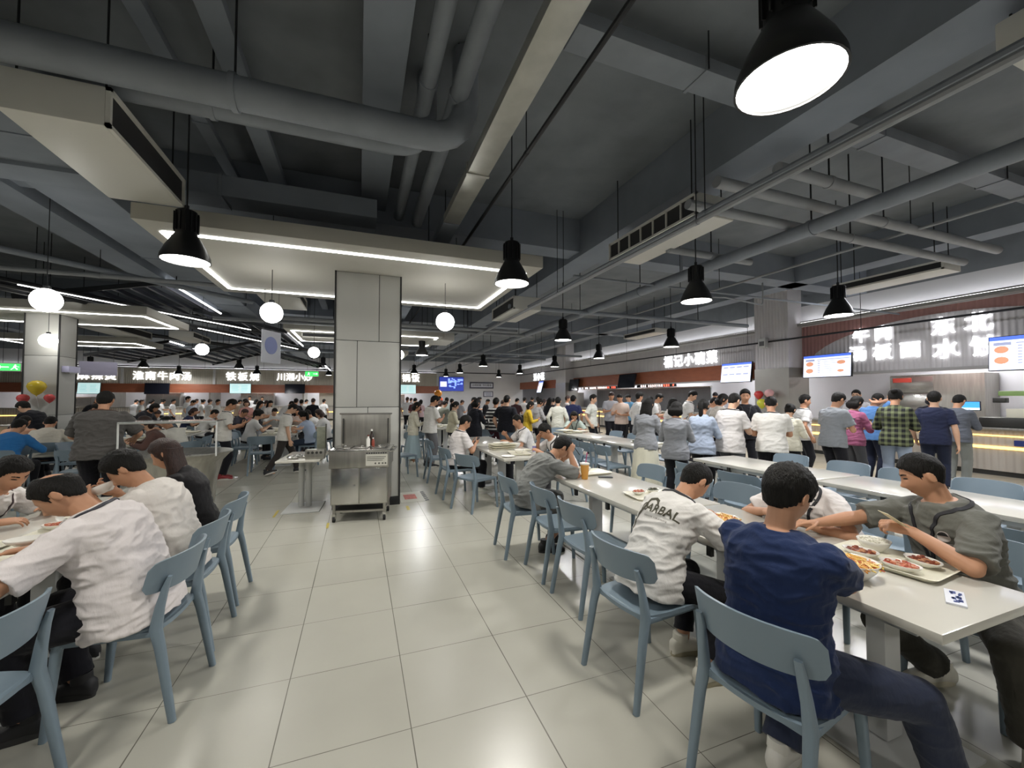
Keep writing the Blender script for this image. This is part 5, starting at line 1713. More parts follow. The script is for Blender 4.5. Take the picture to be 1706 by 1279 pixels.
class Body:
    """lays out the joints of one figure facing +y, then grows body, hair and clothes"""

    def __init__(s, **k):
        g = k.get
        s.k = k
        s.sit = g('sit', False)
        s.hip = g('hip', .545 if s.sit else .885)
        s.lean, s.twist, s.roll = R(g('lean', 4)), R(g('twist', 0)), R(g('roll', 0))
        s.hunch = g('hunch', 1.2)
        s.hp, s.hy, s.hr = R(g('hp', 8)), R(g('hy', 0)), R(g('hr', 0))
        s.bulk = g('bulk', 1.0)
        s.fem = g('fem', False)
        s.px, s.py = g('hx', 0.0), g('hyo', 0.0)
        # spine samples
        s.sp = []
        p = V((s.px, s.py, s.hip))
        step = .02
        up = lambda q: s._dir(q)
        s.sp.append((0.0, p.copy()))
        q = 0.0
        while q < .62:
            p = p + up(q + step / 2) * step; q += step
            s.sp.append((q, p.copy()))
        s.chest = s.fr(.44)
        sw = (.168 if not s.fem else .15) * (1 + (s.bulk - 1) * .6)
        s.neckb = s.fr(.50)[0]
        c, side, fwd, u = s.fr(.425)
        s.sh = {1: c + side * sw + u * .012 - fwd * .004, -1: c - side * sw + u * .012 - fwd * .004}
        sr = g('shrug', 0)
        if sr:
            for q in (1, -1): s.sh[q] = s.sh[q] + u * sr + fwd * sr * .8
        # head
        hm = Matrix.Rotation(s.twist + s.hy, 3, 'Z') @ Matrix.Rotation(s.hr, 3, 'Y') @ Matrix.Rotation(-s.hp, 3, 'X')
        s.HM = hm
        nu = (s._dir(.5) * .55 + hm @ V((0, 0, 1)) * .45).normalized()
        s.hc = s.neckb + nu * .07 + hm @ V((0, .012, .082))
        # arms
        s.el, s.wr = {}, {}
        for q in (1, -1):
            a = g('R' if q == 1 else 'L') or {}
            tgt = V(a.get('w', (q * .24, .06, s.hip - .03)))
            pole = V(a.get('p', (q * .6, -.7, -.5)))
            e, w = ik(s.sh[q], tgt, .285, .25, pole)
            s.el[q], s.wr[q] = e, w
        # legs
        s.hj, s.kn, s.an = {}, {}, {}
        pc, ps, pf, pu = s.fr(0)
        for q in (1, -1):
            a = g('RL' if q == 1 else 'LL') or {}
            s.hj[q] = V((s.px, s.py, s.hip)) + ps * (q * .088 * s.bulk ** .5)
            tgt = V(a.get('a', (q * .12, .40, .085) if s.sit else (q * .1, -.01, .085)))
            pole = V(a.get('p', (q * .15, .5, .9) if s.sit else (0, 1, 0)))
            s.kn[q], s.an[q] = ik(s.hj[q], tgt, .425, .405, pole)

    def _dir(s, q):
        f = lerp(.45, s.hunch, smooth(q / .36))
        a = s.lean * f
        d = V((0, math.sin(a), math.cos(a)))
        d = Matrix.Rotation(s.roll * smooth((q + .1) / .4), 3, 'Y') @ d
        return Matrix.Rotation(s.twist * smooth(q / .42), 3, 'Z') @ d

    def fr(s, q):
        """centre, side, forward and up of the spine at height q above the hips"""
        if q <= 0:
            u = s._dir(0); c = V((s.px, s.py, s.hip)) + u * q
        else:
            i = min(int(q / .02), len(s.sp) - 2)
            t = (q - s.sp[i][0]) / .02
            c = s.sp[i][1].lerp(s.sp[i + 1][1], t); u = s._dir(q)
        side = Matrix.Rotation(s.twist * smooth(q / .42), 3, 'Z') @ (Matrix.Rotation(s.roll * smooth((q + .1) / .4), 3, 'Y') @ V((1, 0, 0)))
        side = (side - u * side.dot(u)).normalized()
        return c, side, u.cross(side).normalized(), u

    SEC = [(-.10, .10, .09), (-.05, .15, .112), (0, .168, .122), (.08, .162, .116), (.17, .148, .104), (.27, .158, .112), (.36, .172, .118), (.42, .176, .104), (.46, .15, .088), (.49, .095, .07), (.515, .06, .06)]
    SECF = [(-.10, .10, .09), (-.05, .155, .115), (0, .17, .122), (.08, .155, .11), (.17, .128, .094), (.27, .138, .105), (.34, .15, .122), (.40, .155, .10), (.44, .135, .082), (.475, .085, .066), (.505, .052, .054)]

    def torso(s, m, off, q0=-.2, q1=.6, flare=0.0, n=24, p=2.5, full=False):
        rings = []
        sec = [x for x in (s.SECF if s.fem else s.SEC) if q0 - 1e-6 <= x[0] <= q1 + 1e-6]
        if full:
            sec = [(q, max(rx, .168), max(ry, .122)) if q <= .0 else (q, rx, ry) for q, rx, ry in sec]
            if sec[0][0] > q0 + 1e-6: sec = [(q0, .168, .122)] + sec
        for q, rx, ry in sec:
            c, sd, fw, u = s.fr(q)
            b = s.bulk
            o = off + flare * smooth((.25 - q) / .35)
            rings.append(ring(c - fw * .0, sd, fw, rx * b + o, ry * b * (1 + .25 * (b - 1)) + o, n, p))
        m.loft(rings)

    def build_body(s, vox, hi, skin):
        m = MB()
        k = s.k
        s.torso(m, 0.0)
        # neck
        a = s.fr(.47)[0]; top = s.hc + s.HM @ V((0, -.012, -.03))
        m.tube([a, s.neckb, s.neckb.lerp(top, .5), top], [(.07, .065), (.056, .058), (.053, .055), (.052, .055)], 14, ref=s.HM @ V((1, 0, 0)))
        # head
        nu, nv = (64, 56) if hi == 2 else ((36, 30) if hi == 1 else (20, 16))
        m.loft([[s.hc + s.HM @ head_pt(d) for d in row] for row in dirs(nu, nv)])
        for q in (1, -1):       # ears
            e = [s.HM @ v for v in (V((0, 1, -.15)), V((0, .15, 1)))]
            c = s.hc + s.HM @ V((q * .0765, -.012, .0))
            o = (s.HM @ V((q * .86, -.5, .05))).normalized()
            m.loft([ring(c + o * h - s.HM @ V((0, 0, .002)), e[0], e[1], a_, b_, 12) for h, a_, b_ in ((-.012, .012, .022), (.004, .016, .029), (.013, .018, .031), (.017, .013, .026))])
        b = lerp(1, s.bulk, .7) * (.9 if s.fem else 1)
        for q in (1, -1):
            A, E, W = s.sh[q], s.el[q], s.wr[q]
            ac = s.k.get('R' if q == 1 else 'L') or {}
            inn = s.fr(.40)[0].lerp(A, .55)
            ref = s.fr(.4)[1]
            fdir = (W - E).normalized()
            hd = V(ac['d']).normalized() if 'd' in ac else fdir
            pn = V(ac['n']) if 'n' in ac else V((-q * .9, 0, -.25))
            hd = (hd * .75 + fdir * .25).normalized()
            pn = (pn - hd * pn.dot(hd)).normalized()
            m.tube([A, A.lerp(E, .3), A.lerp(E, .75), E], [.046 * b, .046 * b, .041 * b, .038 * b], 14, ref=ref, dome=True)
            m.tube([inn, A], [.055 * b, .045 * b], 14, ref=s.fr(.42)[2])
            m.sphere(E, .039 * b, 14, 10)
            m.tube([E + (A - E).normalized() * .02, E, E.lerp(W, .25), E.lerp(W, .65), W + fdir * .005], [.037 * b, .039 * b, .041 * b, .032 * b, (.027 * b, .022 * b)], 14, ref=(hd.cross(pn)))
            if hi >= 1:
                hand(m, W, hd, pn, q == 1, ac.get('c', .45), .98 if not s.fem else .9, hi=hi)
            else:
                t = hd.cross(pn)
                m.loft([ring(W + hd * z, t, pn, a_, b_, 8, 2.4) for z, a_, b_ in ((-.02, .026, .022), (.05, .038, .018), (.1, .038, .016))])
                m.loft([ring(W + hd * .1 + (hd * math.cos(.7) + pn * math.sin(.7)) * z, t, pn, a_, .013, 8, 2.4) for z, a_ in ((-.01, .036), (.04, .034), (.075, .022))])
                m.tube([W + hd * .03 + t * (.03 * q), W + hd * .075 + t * (.052 * q) + pn * .015], [.012, .008], 6)
        for q in (1, -1):
            H, K, F = s.hj[q], s.kn[q], s.an[q]
            m.tube([H.lerp(V((s.px, s.py, s.hip)), .3), H, H.lerp(K, .4), H.lerp(K, .85), K], [.085, .083, .076, .058, .053], 14, ref=(1, 0, 0))
            m.sphere(K, .055, 14, 10)
            m.tube([K.lerp(H, .05), K, K.lerp(F, .3), K.lerp(F, .75), F], [.053, .052, .054, .04, .035], 14, ref=(1, 0, 0))
            fd = s.foot_dir(q)
            m.loft([ring(F + fd * y + V((0, 0, z - s.an[q].z if False else z)), fd.cross(V((0, 0, 1))), V((0, 0, 1)), a_, b_, 10) for y, z, a_, b_ in ((-.055, -.05, .02, .022), (-.03, -.045, .028, .03), (.04, -.05, .034, .028), (.12, -.062, .036, .018), (.16, -.066, .026, .011))])
        me = remesh_obj(m, vox, 'body', skin, it=2 if hi == 2 else 1)
        return me

    def foot_dir(s, q):
        a = s.k.get('RL' if q == 1 else 'LL') or {}
        if 'f' in a: return V(a['f']).normalized()
        return V((q * .18, 1, 0)).normalized()

    def build_top(s, vox, m_, sleeve='tee', hem=None, loose=.016, hi=1, seed=0, collar=True, amp=None):
        m = MB()
        hem = hem if hem is not None else (-.10 if not s.sit else -.05)
        s.torso(m, loose, hem, .52, flare=.012 if not s.sit else .018, full=True)
        b = lerp(1, s.bulk, .7) * (.92 if s.fem else 1)
        for q in (1, -1):
            A, E, W = s.sh[q], s.el[q], s.wr[q]
            c_, sd_, fw_, u = s.fr(.42)
            nk = s.fr(.475)[0] + sd_ * (q * .05)
            As = A - u * .010 - sd_ * (q * .004)
            ref = s.fr(.4)[1]
            m.tube([s.fr(.36)[0].lerp(A, .45), As], [.085 * b, .066 * b], 16, ref=fw_)
            m.tube([nk - u * .035, As.lerp(nk, .4) - u * .012, As], [(.05, .072), (.052 * b, .066 * b), (.058 * b, .062 * b)], 16, ref=u)
            if sleeve == 'none':
                continue
            if sleeve == 'tee':
                f = s.k.get('slv', .74)
                m.tube([As, As.lerp(E, .15), As.lerp(E, .4), As.lerp(E, f * .85), As.lerp(E, f)], [.066 * b, .069 * b, .07 * b, .072 * b, (.075 * b, .072 * b)], 18, ref=ref)
                m.sphere(As, .0665 * b, 16, 10)
            else:
                m.sphere(As, .066 * b, 16, 10)
                m.tube([As, As.lerp(E, .35), As.lerp(E, .85), E], [.066 * b, .064 * b, .058 * b, .056 * b], 16, ref=ref)
                m.sphere(E, .0565 * b, 14, 10)
                m.tube([E.lerp(A, .1), E, E.lerp(W, .4), E.lerp(W, .85), E.lerp(W, .97)], [.055 * b, .056 * b, .052 * b, .043 * b, .036 * b], 16, ref=ref)
        if collar:
            c, sd, fw, u = s.fr(.505)
            c2 = s.fr(.48)[0]
            m.loft([ring(c2, sd, fw, .105 * s.bulk ** .5, .09), ring(c + fw * .002, sd, fw, .073, .074), ring(c + u * .01 + fw * .004, sd, fw, .068, .07)])
        me = remesh_obj(m, vox, 'shirt', m_, it=4 if hi == 2 else 2)
        if amp is None: amp = {2: .017, 1: .010, 0: 0}[hi]
        if amp: wrinkle(me, amp, folds(seed))
        return me

    def build_bottom(s, vox, m_, kind='trousers', hi=1, seed=0, loose=.012, hemz=.35):
        m = MB()
        if kind == 'skirt':
            c = V((s.px, s.py, 0))
            rings = []
            n = 40
            for i, (z, rx, ry, wv) in enumerate([(s.hip + .13, .14, .11, 0), (s.hip + .02, .178, .135, .002), (s.hip - .15, .2, .17, .008), (lerp(hemz, s.hip, .35), .225, .2, .014), (hemz + .02, .25, .225, .02), (hemz, .25, .225, .02)]):
                rr = []
                for j in range(n):
                    a = 2 * PI * j / n
                    w_ = 1 + wv * 4 * math.sin(a * 9 + .6 * math.sin(a * 2)) * .9
                    rr.append(V((c.x + rx * w_ * math.cos(a), c.y + ry * w_ * math.sin(a), z)))
                rings.append(rr)
            m.loft(rings)
            me = m.mesh('skirt', m_, angle=80)
            return me
        s.torso(m, loose * .7, -.11, .09)
        short = kind == 'shorts'
        for q in (1, -1):
            H, K, F = s.hj[q], s.kn[q], s.an[q]
            base = V((s.px, s.py, s.hip))
            b = lerp(1, s.bulk, .6)
            lo = .0 if not s.fem else -.006
            m.tube([H.lerp(base, .35), H, H.lerp(K, .35), H.lerp(K, .8), K], [(.098 + lo) * b, (.1 + lo) * b, (.093 + lo) * b, (.078 + lo) * b, (.074 + lo) * b], 16, ref=(1, 0, 0))
            m.sphere(K, .0745 * b, 14, 10)
            if short:
                m.tube([K.lerp(H, .1), K.lerp(F, .05)], [.078 * b, .08 * b], 16, ref=(1, 0, 0))
            else:
                wide = s.k.get('leg_w', .068)
                e = s.k.get('leg_e', .93)
                m.tube([K.lerp(H, .06), K, K.lerp(F, .3), K.lerp(F, .7), K.lerp(F, e)], [.074 * b, .073 * b, .072 * b, wide * .95, (wide, wide * 1.08)], 16, ref=(1, 0, 0))
        me = remesh_obj(m, vox, 'trousers', m_, it=4 if hi == 2 else 2)
        if hi: wrinkle(me, .006 if hi == 2 else .004, folds(seed + 5, 6, 6, 14, .3))
        return me

    def shoe(s, q, hi=1):
        F = s.an[q]; fd = s.foot_dir(q)
        sd = fd.cross(V((0, 0, 1))); z0 = F.z - .085
        up = V((0, 0, 1))
        m = MB()
        pitch = R((s.k.get('RL' if q == 1 else 'LL') or {}).get('pitch', 0))
        rot = Matrix.Rotation(pitch, 3, sd)
        T = lambda y, z: F + rot @ (fd * y + up * z)
        S = [(-.085, -.045, .022, .028), (-.075, -.035, .034, .042), (-.03, -.02, .041, .055), (.03, -.03, .044, .046), (.09, -.045, .047, .034), (.145, -.056, .046, .026), (.18, -.062, .034, .019), (.192, -.066, .016, .01)]
        m.loft([ring(T(y, z), sd, rot @ up, a, b, 18, 2.4) for y, z, a, b in S])
        if hi >= 1:
            m.tube([T(-.02, .0), T(-.018, .045)], [(.045, .047), (.042, .046)], 16, ref=sd)
        sole = MB().loft([[T(y, z) + sd * x for y, x in ol] for z, ol in [(zz, [((.055 + .142 * math.cos(a)), math.copysign(abs(math.sin(a)) ** .8, math.sin(a)) * (.05 if math.cos(a) > 0 else .041) * g_) for a in [2 * PI * i / 24 for i in range(24)]]) for zz, g_ in ((-.085, .93), (-.07, 1), (-.055, .96))]])
        return m, sole


def frame_local(o, parent):
    o.parent = parent


def face_parts(B, body_me, parent, hi, hairm):
    """eyebrows and eyes laid on the face"""
    bv = BVHTree.FromPolygons([v.co for v in body_me.vertices], [p.vertices for p in body_me.polygons])

    def on(x, z, off=.0012):
        o = B.hc + B.HM @ V((x, .25, z)); d = B.HM @ V((0, -1, 0))
        h = bv.ray_cast(o, d)
        return (h[0] - d * off) if h[0] is not None else B.hc + B.HM @ V((x, .09, z))
    for q in (1, -1):
        m = MB(); n = 7
        up_, lo_ = [], []
        for i in range(n):
            t = i / (n - 1)
            x = q * lerp(.013, .048, t); z = .032 + .006 * math.sin(t * 2.2) - .004 * t
            w = .0042 * (1 - .55 * t)
            up_.append(on(x, z + w, .002)); lo_.append(on(x, z - w, .002))
        back = [p - B.HM @ V((0, .004, 0)) for p in lo_ + up_[::-1]]
        m.loft([lo_ + up_[::-1], back])
        m.build('eyebrow', hairm, parent)
        m = MB(); lid = []
        for i in range(12):
            a = 2 * PI * i / 12
            lid.append(on(q * .031 + .0135 * math.cos(a), .0125 + .0042 * math.sin(a), .0012))
        m.loft([lid, [p - B.HM @ V((0, .003, 0)) for p in lid]])
        m.build('eye', M_EYE, parent)
    if hi == 2:
        m = MB(); lp = []
        for i in range(16):
            a = 2 * PI * i / 16
            lp.append(on(.023 * math.cos(a), -.062 + .0075 * math.sin(a) * (1 - .2 * abs(math.cos(a))), .003))
        m.loft([lp, [p - B.HM @ V((0, .003, 0)) for p in lp]])
        m.build('mouth', M_LIP, parent)


def lanyard(B, top_me, parent, m_, w=.009, front=.26, badge=False):
    bv = BVHTree.FromPolygons([v.co for v in top_me.vertices], [p.vertices for p in top_me.polygons])

    def proj(p, axis, off):
        d = (axis - p)
        h = bv.ray_cast(p, d.normalized())
        if h[0] is None: return p
        return h[0] - d.normalized() * off
    pts = []
    c, sd, fw, u = B.fr(.5)
    for a in [-90, -60, -30, 0, 30, 60, 90]:        # round the back of the neck
        t = R(a)
        o = c + (sd * math.sin(t) - fw * math.cos(t)) * .3 + u * (.03 if abs(a) < 80 else .03)
        ax = c - u * (.005 + .02 * abs(math.sin(t)))
        pts.append(proj(o, ax, .004))
    L, Rr = [], []
    for i in range(1, 9):
        t = i / 8
        q = .485 - t * front
        cc, s2, f2, u2 = B.fr(q)
        for sg, lst in ((-1, L), (1, Rr)):
            x = lerp(.075, .008, t)
            o = cc + s2 * (sg * x) + f2 * .45 + u2 * .02 * (1 - t)
            lst.append(proj(o, o - f2 * .45, .004))
    path = L[::-1] + pts + Rr
    # lay it on the cloth: resample, drop each point onto the surface, then sweep a flat band
    fine = []
    for p0, p1 in zip(path, path[1:]):
        k = max(1, int((p1 - p0).length / .012))
        for i in range(k): fine.append(p0.lerp(p1, i / k))
    fine.append(path[-1])
    for _ in range(3):
        fine = [fine[0]] + [(fine[i - 1] + fine[i] * 2 + fine[i + 1]) / 4 for i in range(1, len(fine) - 1)] + [fine[-1]]
    srf = []
    for p in fine:
        h = bv.find_nearest(p)
        srf.append((h[0] + h[1] * .004, h[1]))
    rings = []
    for i, (p, n_) in enumerate(srf):
        t_ = (srf[min(i + 1, len(srf) - 1)][0] - srf[max(i - 1, 0)][0])
        if t_.length < 1e-7: continue
        t_.normalize()
        sd_ = t_.cross(n_).normalized()
        rings.append([p + sd_ * w - n_ * .003, p + sd_ * w + n_ * .0015, p - sd_ * w + n_ * .0015, p - sd_ * w - n_ * .003])
    m = MB().loft(rings)
    m.build('lanyard', m_, parent)
    if badge:
        e = (L[-1] + Rr[-1]) / 2
        cc, s2, f2, u2 = B.fr(.485 - front)
        MB().loft([ring(e + f2 * y - u2 * .045, s2, u2, .03, .043, 8, 5) for y in (.0, .004)]).build('badge', M_BOWL, parent)


SHOE_COL = '26262a'
ARCH = {}


def person(label, x, y, rz, B=None, hi=1, hair='short', hairm=None, top='d8d6d2', sleeve='tee', bottom='1d1d22', kind='trousers', shoes='2a2a2c', skin=None, height=1.0,
           hemz=.35, face=False, lan=None, vox=None, hem=None, seed=0, loose=.016, glasses=False, key=None, group=None, topm=None, sole='c9c7c0', amp=None, collar=True, prints=None, cat='person'):
    """one person: a continuous body, with hair and clothing as its children"""
    skin = skin or M_SKIN; hairm = hairm or M_HAIR
    topm = topm or cloth(top); botm = cloth(bottom); shm = mat('shoe_' + shoes, hexc(shoes), .55); slm = mat('sole_' + sole, hexc(sole), .6)
    t = bpy.data.objects.new('person', None); t.empty_display_size = .1
    COL.objects.link(t); t.location = (x, y, 0); t.rotation_euler = (0, 0, R(rz)); t.scale = (height,) * 3
    tag(t, label, cat, group)
    vox = vox or {2: .0052, 1: .0095, 0: .02}[hi]
    if key is not None and key in ARCH:
        parts = ARCH[key]
    else:
        parts = []
        bm_ = B.build_body(vox, hi, skin); parts.append(('body', bm_, 'skin'))
        tm = B.build_top(vox * (1.25 if hi == 2 else 1.15), topm, sleeve, hem, loose, hi, seed, collar, amp); parts.append(('shirt' if sleeve == 'tee' else ('jumper' if sleeve == 'long' else 'vest'), tm, 'top'))
        parts.append(({'trousers': 'trousers', 'skirt': 'skirt', 'shorts': 'shorts'}[kind], B.build_bottom(vox * 1.3, botm, kind, hi, seed, hemz=hemz), 'bottom'))
        hm = hair_mb(hair, hi, seed)
        hm.v = [tuple(B.hc + B.HM @ V(v)) for v in hm.v]
        back = B.HM @ V((0, -1, 0)); dn = V((0, 0, -1))
        if hair == 'pony':
            r0 = B.hc + B.HM @ V((0, -.098, .02))
            c2 = r0 + back * .05 + dn * .06; c3 = r0 + back * .055 + dn * .2; c4 = r0 + back * .03 + dn * .34
            hm.tube([r0 + B.HM @ V((0, .02, 0)), r0 + back * .025, c2, c3, c4], [.02, .028, .034, .034, .012], 14, ref=B.HM @ V((1, 0, 0)))
        if hair == 'bun':
            hm.sphere(B.hc + B.HM @ V((0, -.11, .05)), (.045, .04, .042), 16, 10)
        if hair in ('long', 'bob'):
            ln = .44 if hair == 'long' else .17
            sd = B.HM @ V((1, 0, 0)); rings = []
            for i in range(9):
                f = i / 8
                c0 = B.hc + B.HM @ V((0, -.045, .03)) + dn * (ln * f) + back * (.012 + .05 * smooth(f * 2) * (1 if B.lean < .5 else .3))
                if f > .5 and B.lean < .6: c0 = c0 - back * .012 * (f - .5) * 2
                wv = .092 + .02 * math.sin(f * 2.2) - (.05 * smooth((f - .8) / .2))
                fwd = sd.cross(dn).normalized()
                rings.append(ring(c0, sd, fwd, wv, .062 - .02 * f - .02 * smooth((f - .8) / .2), 22, 2.4))
            hm.loft(rings)
        parts.append(('hair', hm.mesh('hair', hairm, angle=70), 'hair'))
        if hair == 'cap':
            cm = MB()
            cm.loft([[B.hc + B.HM @ (head_pt(d) * 1.0 + V((d.x, d.y, d.z)) * .026) for d in row] for row in dirs(28, 22)[12:]])
            cm.loft([[B.hc + B.HM @ V((.075 * math.sin(a) * r_, .06 + .1 * math.cos(a) * r_, .042 + h_)) for a in [-PI / 2 + PI * i / 12 for i in range(13)] + [PI / 2 - PI * i / 12 for i in range(13)]] for r_, h_ in ((1, 0), (1, .006))])
            parts.append(('cap', cm.mesh('cap', cloth('1d1d22'), angle=50), 'cap'))
        for q in (1, -1):
            a, b = B.shoe(q, hi)
            parts.append(('shoe', a.mesh('shoe', shm, angle=60), 'shoe'))
            if hi:
                parts.append(('sole', b.mesh('sole', slm, angle=60), 'sole'))
        if key is not None: ARCH[key] = parts
    objs = {}
    mm = {'skin': skin, 'top': topm, 'bottom': botm, 'hair': hairm, 'shoe': shm, 'sole': slm}
    last = None
    for n, me, role in parts:
        o = link(n, me, last if role == 'sole' else t)
        if role == 'shoe': last = o
        objs[n] = o
        if role in mm and me.materials[0] is not mm[role]:
            o.material_slots[0].link = 'OBJECT'
            o.material_slots[0].material = mm[role]
    if key is None:
        bme = objs['body'].data
        if face: face_parts(B, bme, t, hi, hairm)
        if lan: lanyard(B, [p for p in parts if p[2] == 'top'][0][1], t, mat('lanyard_' + lan, hexc(lan), .7))
        if glasses:
            g = MB()
            for q in (1, -1):
                c = B.hc + B.HM @ V((q * .033, .098, .012))
                g.tube([c + B.HM @ V((.024 * math.cos(a), 0, .018 * math.sin(a))) for a in [2 * PI * i / 18 for i in range(19)]], .0018, 6)
                g.tube([c + B.HM @ V((q * .024, 0, .005)), B.hc + B.HM @ V((q * .084, .06, .012)), B.hc + B.HM @ V((q * .084, -.015, .012))], .0018, 6)
            g.tube([B.hc + B.HM @ V((-.01, .1, .014)), B.hc + B.HM @ V((.01, .1, .014))], .0018, 6)
            g.build('glasses', M_BLACK, t)
    return t, objs
# ------------------------------------------------------------------ the diners at the near tables
t, _o = person('man in navy T-shirt, back to the camera, sitting sideways at the table corner', 1.645, 1.22, -80,
               Body(sit=True, lean=5, hp=22, hy=-8, hunch=1.5, bulk=1.1, hyo=-.05, slv=.6, R=dict(w=(.06, .46, .80), p=(.55, -.5, -.8), d=(-.2, .9, -.1), n=(-.4, 0, -.9), c=.6),
                    L=dict(w=(-.12, .46, .80), n=(.4, 0, -.9), c=.7), RL=dict(a=(.40, .42, .085), p=(.5, .5, .9), f=(.45, .9, 0)), LL=dict(a=(-.06, .10, .085), p=(-.1, .9, .5), f=(-.1, 1, 0)), leg_w=.075, leg_e=.97),
               hi=2, hair='thick', top='1d2b4d', bottom='2a3042', shoes='d2cfc6', lan=None, glasses=True, face=True, seed=3, hem=-.09)
t, _o = person('man in grey T-shirt with round chest emblem and black strap, looking down at a card', 3.08, 1.24, 74,
               Body(sit=True, lean=14, hp=24, hy=-34, hunch=1.3, twist=-4, bulk=1.06, slv=.9, R=dict(w=(.30, .58, .84), p=(.7, -.2, -.6), d=(.25, 1, -.05), n=(-.3, 0, -1), c=.35),
                    L=dict(w=(-.06, .37, .90), p=(-1, -.1, -.6), d=(.5, .7, .1), n=(.5, -.2, -.8), c=.9), LL=dict(a=(-.42, .22, .085), p=(-.3, .5, .9), f=(-.55, .75, 0)), RL=dict(a=(.1, .05, .085), p=(.1, .8, .5), f=(.1, 1, 0)), leg_w=.08),
               hi=2, hair='crop', top='66665f', bottom='3d3b34', shoes='c9c5b8', sole='b4ad97', lan='1b1b20', face=True, seed=8, loose=.024, hem=-.12)
gm, _go = t, _o
t, _o = person('man in white T-shirt with dark lettering across the back, head bowed over his bowl', 1.62, 2.0, -84,
               Body(sit=True, lean=33, hp=44, hy=-8, hunch=1.25, R=dict(w=(.10, .50, .80), p=(.9, -.2, -.5), d=(-.2, 1, 0), n=(-.4, 0, -.9), c=.7), L=dict(w=(-.12, .50, .80), n=(.4, 0, -.9), c=.6),
                    RL=dict(a=(.22, .20, .085), p=(.2, .8, .6), f=(.1, 1, 0)), LL=dict(a=(-.03, .30, .085), p=(-.1, .8, .6), f=(.2, 1, 0)), leg_w=.058, leg_e=.86),
               hi=2, hair='crop', top='dad7d2', bottom='15151a', shoes='d3cfc2', sole='9b937c', lan='26262a', seed=12, loose=.02, hem=-.08)
cm_, co_ = t, _o
person('man in white T-shirt stooping low over the table, hidden behind the navy shirt', 3.2, 1.98, 92,
       Body(sit=True, lean=42, hp=52, hunch=1.2, bulk=1.05, R=dict(w=(.12, .52, .80), p=(.9, -.2, -.4)), L=dict(w=(-.16, .55, .80), p=(-.9, -.2, -.4), d=(.3, 1, 0), n=(.3, 0, -1))),
       hi=2, hair='crop', top='dcd6d2', bottom='2a2a2e', lan='26262a', seed=5, loose=.022)
person('man in grey T-shirt with shaggy dark hair eating with both elbows on the table', 1.68, 4.02, -92,
       Body(sit=True, lean=34, hp=48, hy=4, hunch=1.35, bulk=1.02, slv=.95, R=dict(w=(.09, .46, 1.0), p=(.5, -.1, -1), d=(-.2, .5, .9), n=(-.8, .3, .2), c=.9), L=dict(w=(-.1, .46, .9), p=(-.6, -.1, -1), d=(.3, .6, .5), n=(.8, .2, 0), c=.9),
            RL=dict(a=(.14, .16, .085), p=(.2, .9, .4), f=(.15, 1, 0)), LL=dict(a=(-.1, .34, .085))),
       hi=2, hair='fringe', top='7c7d7a', bottom='5f5f5d', kind='shorts', shoes='1a1a1c', sole='2a2a2a', lan='26262a', seed=6, loose=.022, hem=-.09)
person('boy in white T-shirt with glasses and lanyard sitting upright with a phone', 1.5, 6.6, -80,
       Body(sit=True, lean=10, hp=26, hunch=1.3, R=dict(w=(.06, .32, .82), p=(.7, -.4, -.6), d=(-.2, .8, .5), n=(-.7, -.2, .5), c=.8), L=dict(w=(-.08, .32, .80), d=(.3, .8, .4), n=(.6, -.2, .6), c=.8), LL=dict(a=(-.1, .42, .085)), RL=dict(a=(.1, .40, .085))),
       hi=1, hair='short', top='e0dad8', bottom='17171b', shoes='cfd0c6', lan='17171b', glasses=True, face=True, seed=2)
person('man in white T-shirt leaning in behind the grey eating man, hand at mouth', 2.98, 5.55, 88,
       Body(sit=True, lean=34, hp=34, R=dict(w=(.05, .45, .95), p=(.7, 0, -1), d=(-.3, .4, .9), n=(-.6, -.2, .2), c=.9), L=dict(w=(-.16, .5, .8), n=(.3, 0, -1))),
       hi=1, hair='short', top='dcdad8', bottom='2a2a2e', lan='26262a', face=True, seed=4)
person('man in white T-shirt with lanyard holding chopsticks behind the drinks can', 2.95, 6.95, 84,
       Body(sit=True, lean=20, hp=20, R=dict(w=(.1, .42, .9), p=(.7, 0, -1), d=(-.2, .8, .5), n=(-.8, 0, -.2), c=.9), L=dict(w=(-.15, .45, .8), n=(.3, 0, -1))),
       hi=1, hair='crop', top='dcdad8', bottom='2a2a2e', lan='26262a', face=True, seed=7)
person('woman in pale green T-shirt eating with a spoon at the end of the far table', 5.2, 9.3, 150,
       Body(sit=True, fem=True, lean=26, hp=32, R=dict(w=(.08, .42, .95), p=(.7, 0, -1), d=(-.3, .4, .7), n=(-.6, 0, 0), c=.9), L=dict(w=(-.18, .45, .8), n=(.3, 0, -1))),
       hi=1, hair='bob', top='a9b5ab', bottom='2a2a2e', lan='26262a', face=True, seed=9)
person('balding man in white shirt hunched over the tray table, back to the camera', -1.10, 2.74, 86,
       Body(sit=True, lean=23, hp=46, hy=12, hunch=1.3, bulk=1.18, slv=.9, R=dict(w=(.16, .52, .80), p=(.9, -.2, -.5), n=(-.3, 0, -1)), L=dict(w=(-.24, .52, .80), p=(-.9, -.2, -.5), n=(.3, 0, -1), d=(.2, 1, 0)),
            LL=dict(a=(-.12, .34, .085)), RL=dict(a=(.14, .3, .085))),
       hi=2, hair='bald', top='d9d2d0', bottom='1a1a20', shoes='1c1c1f', sole='2a2a2a', lan='2b2c36', seed=14, loose=.026, hem=-.10)
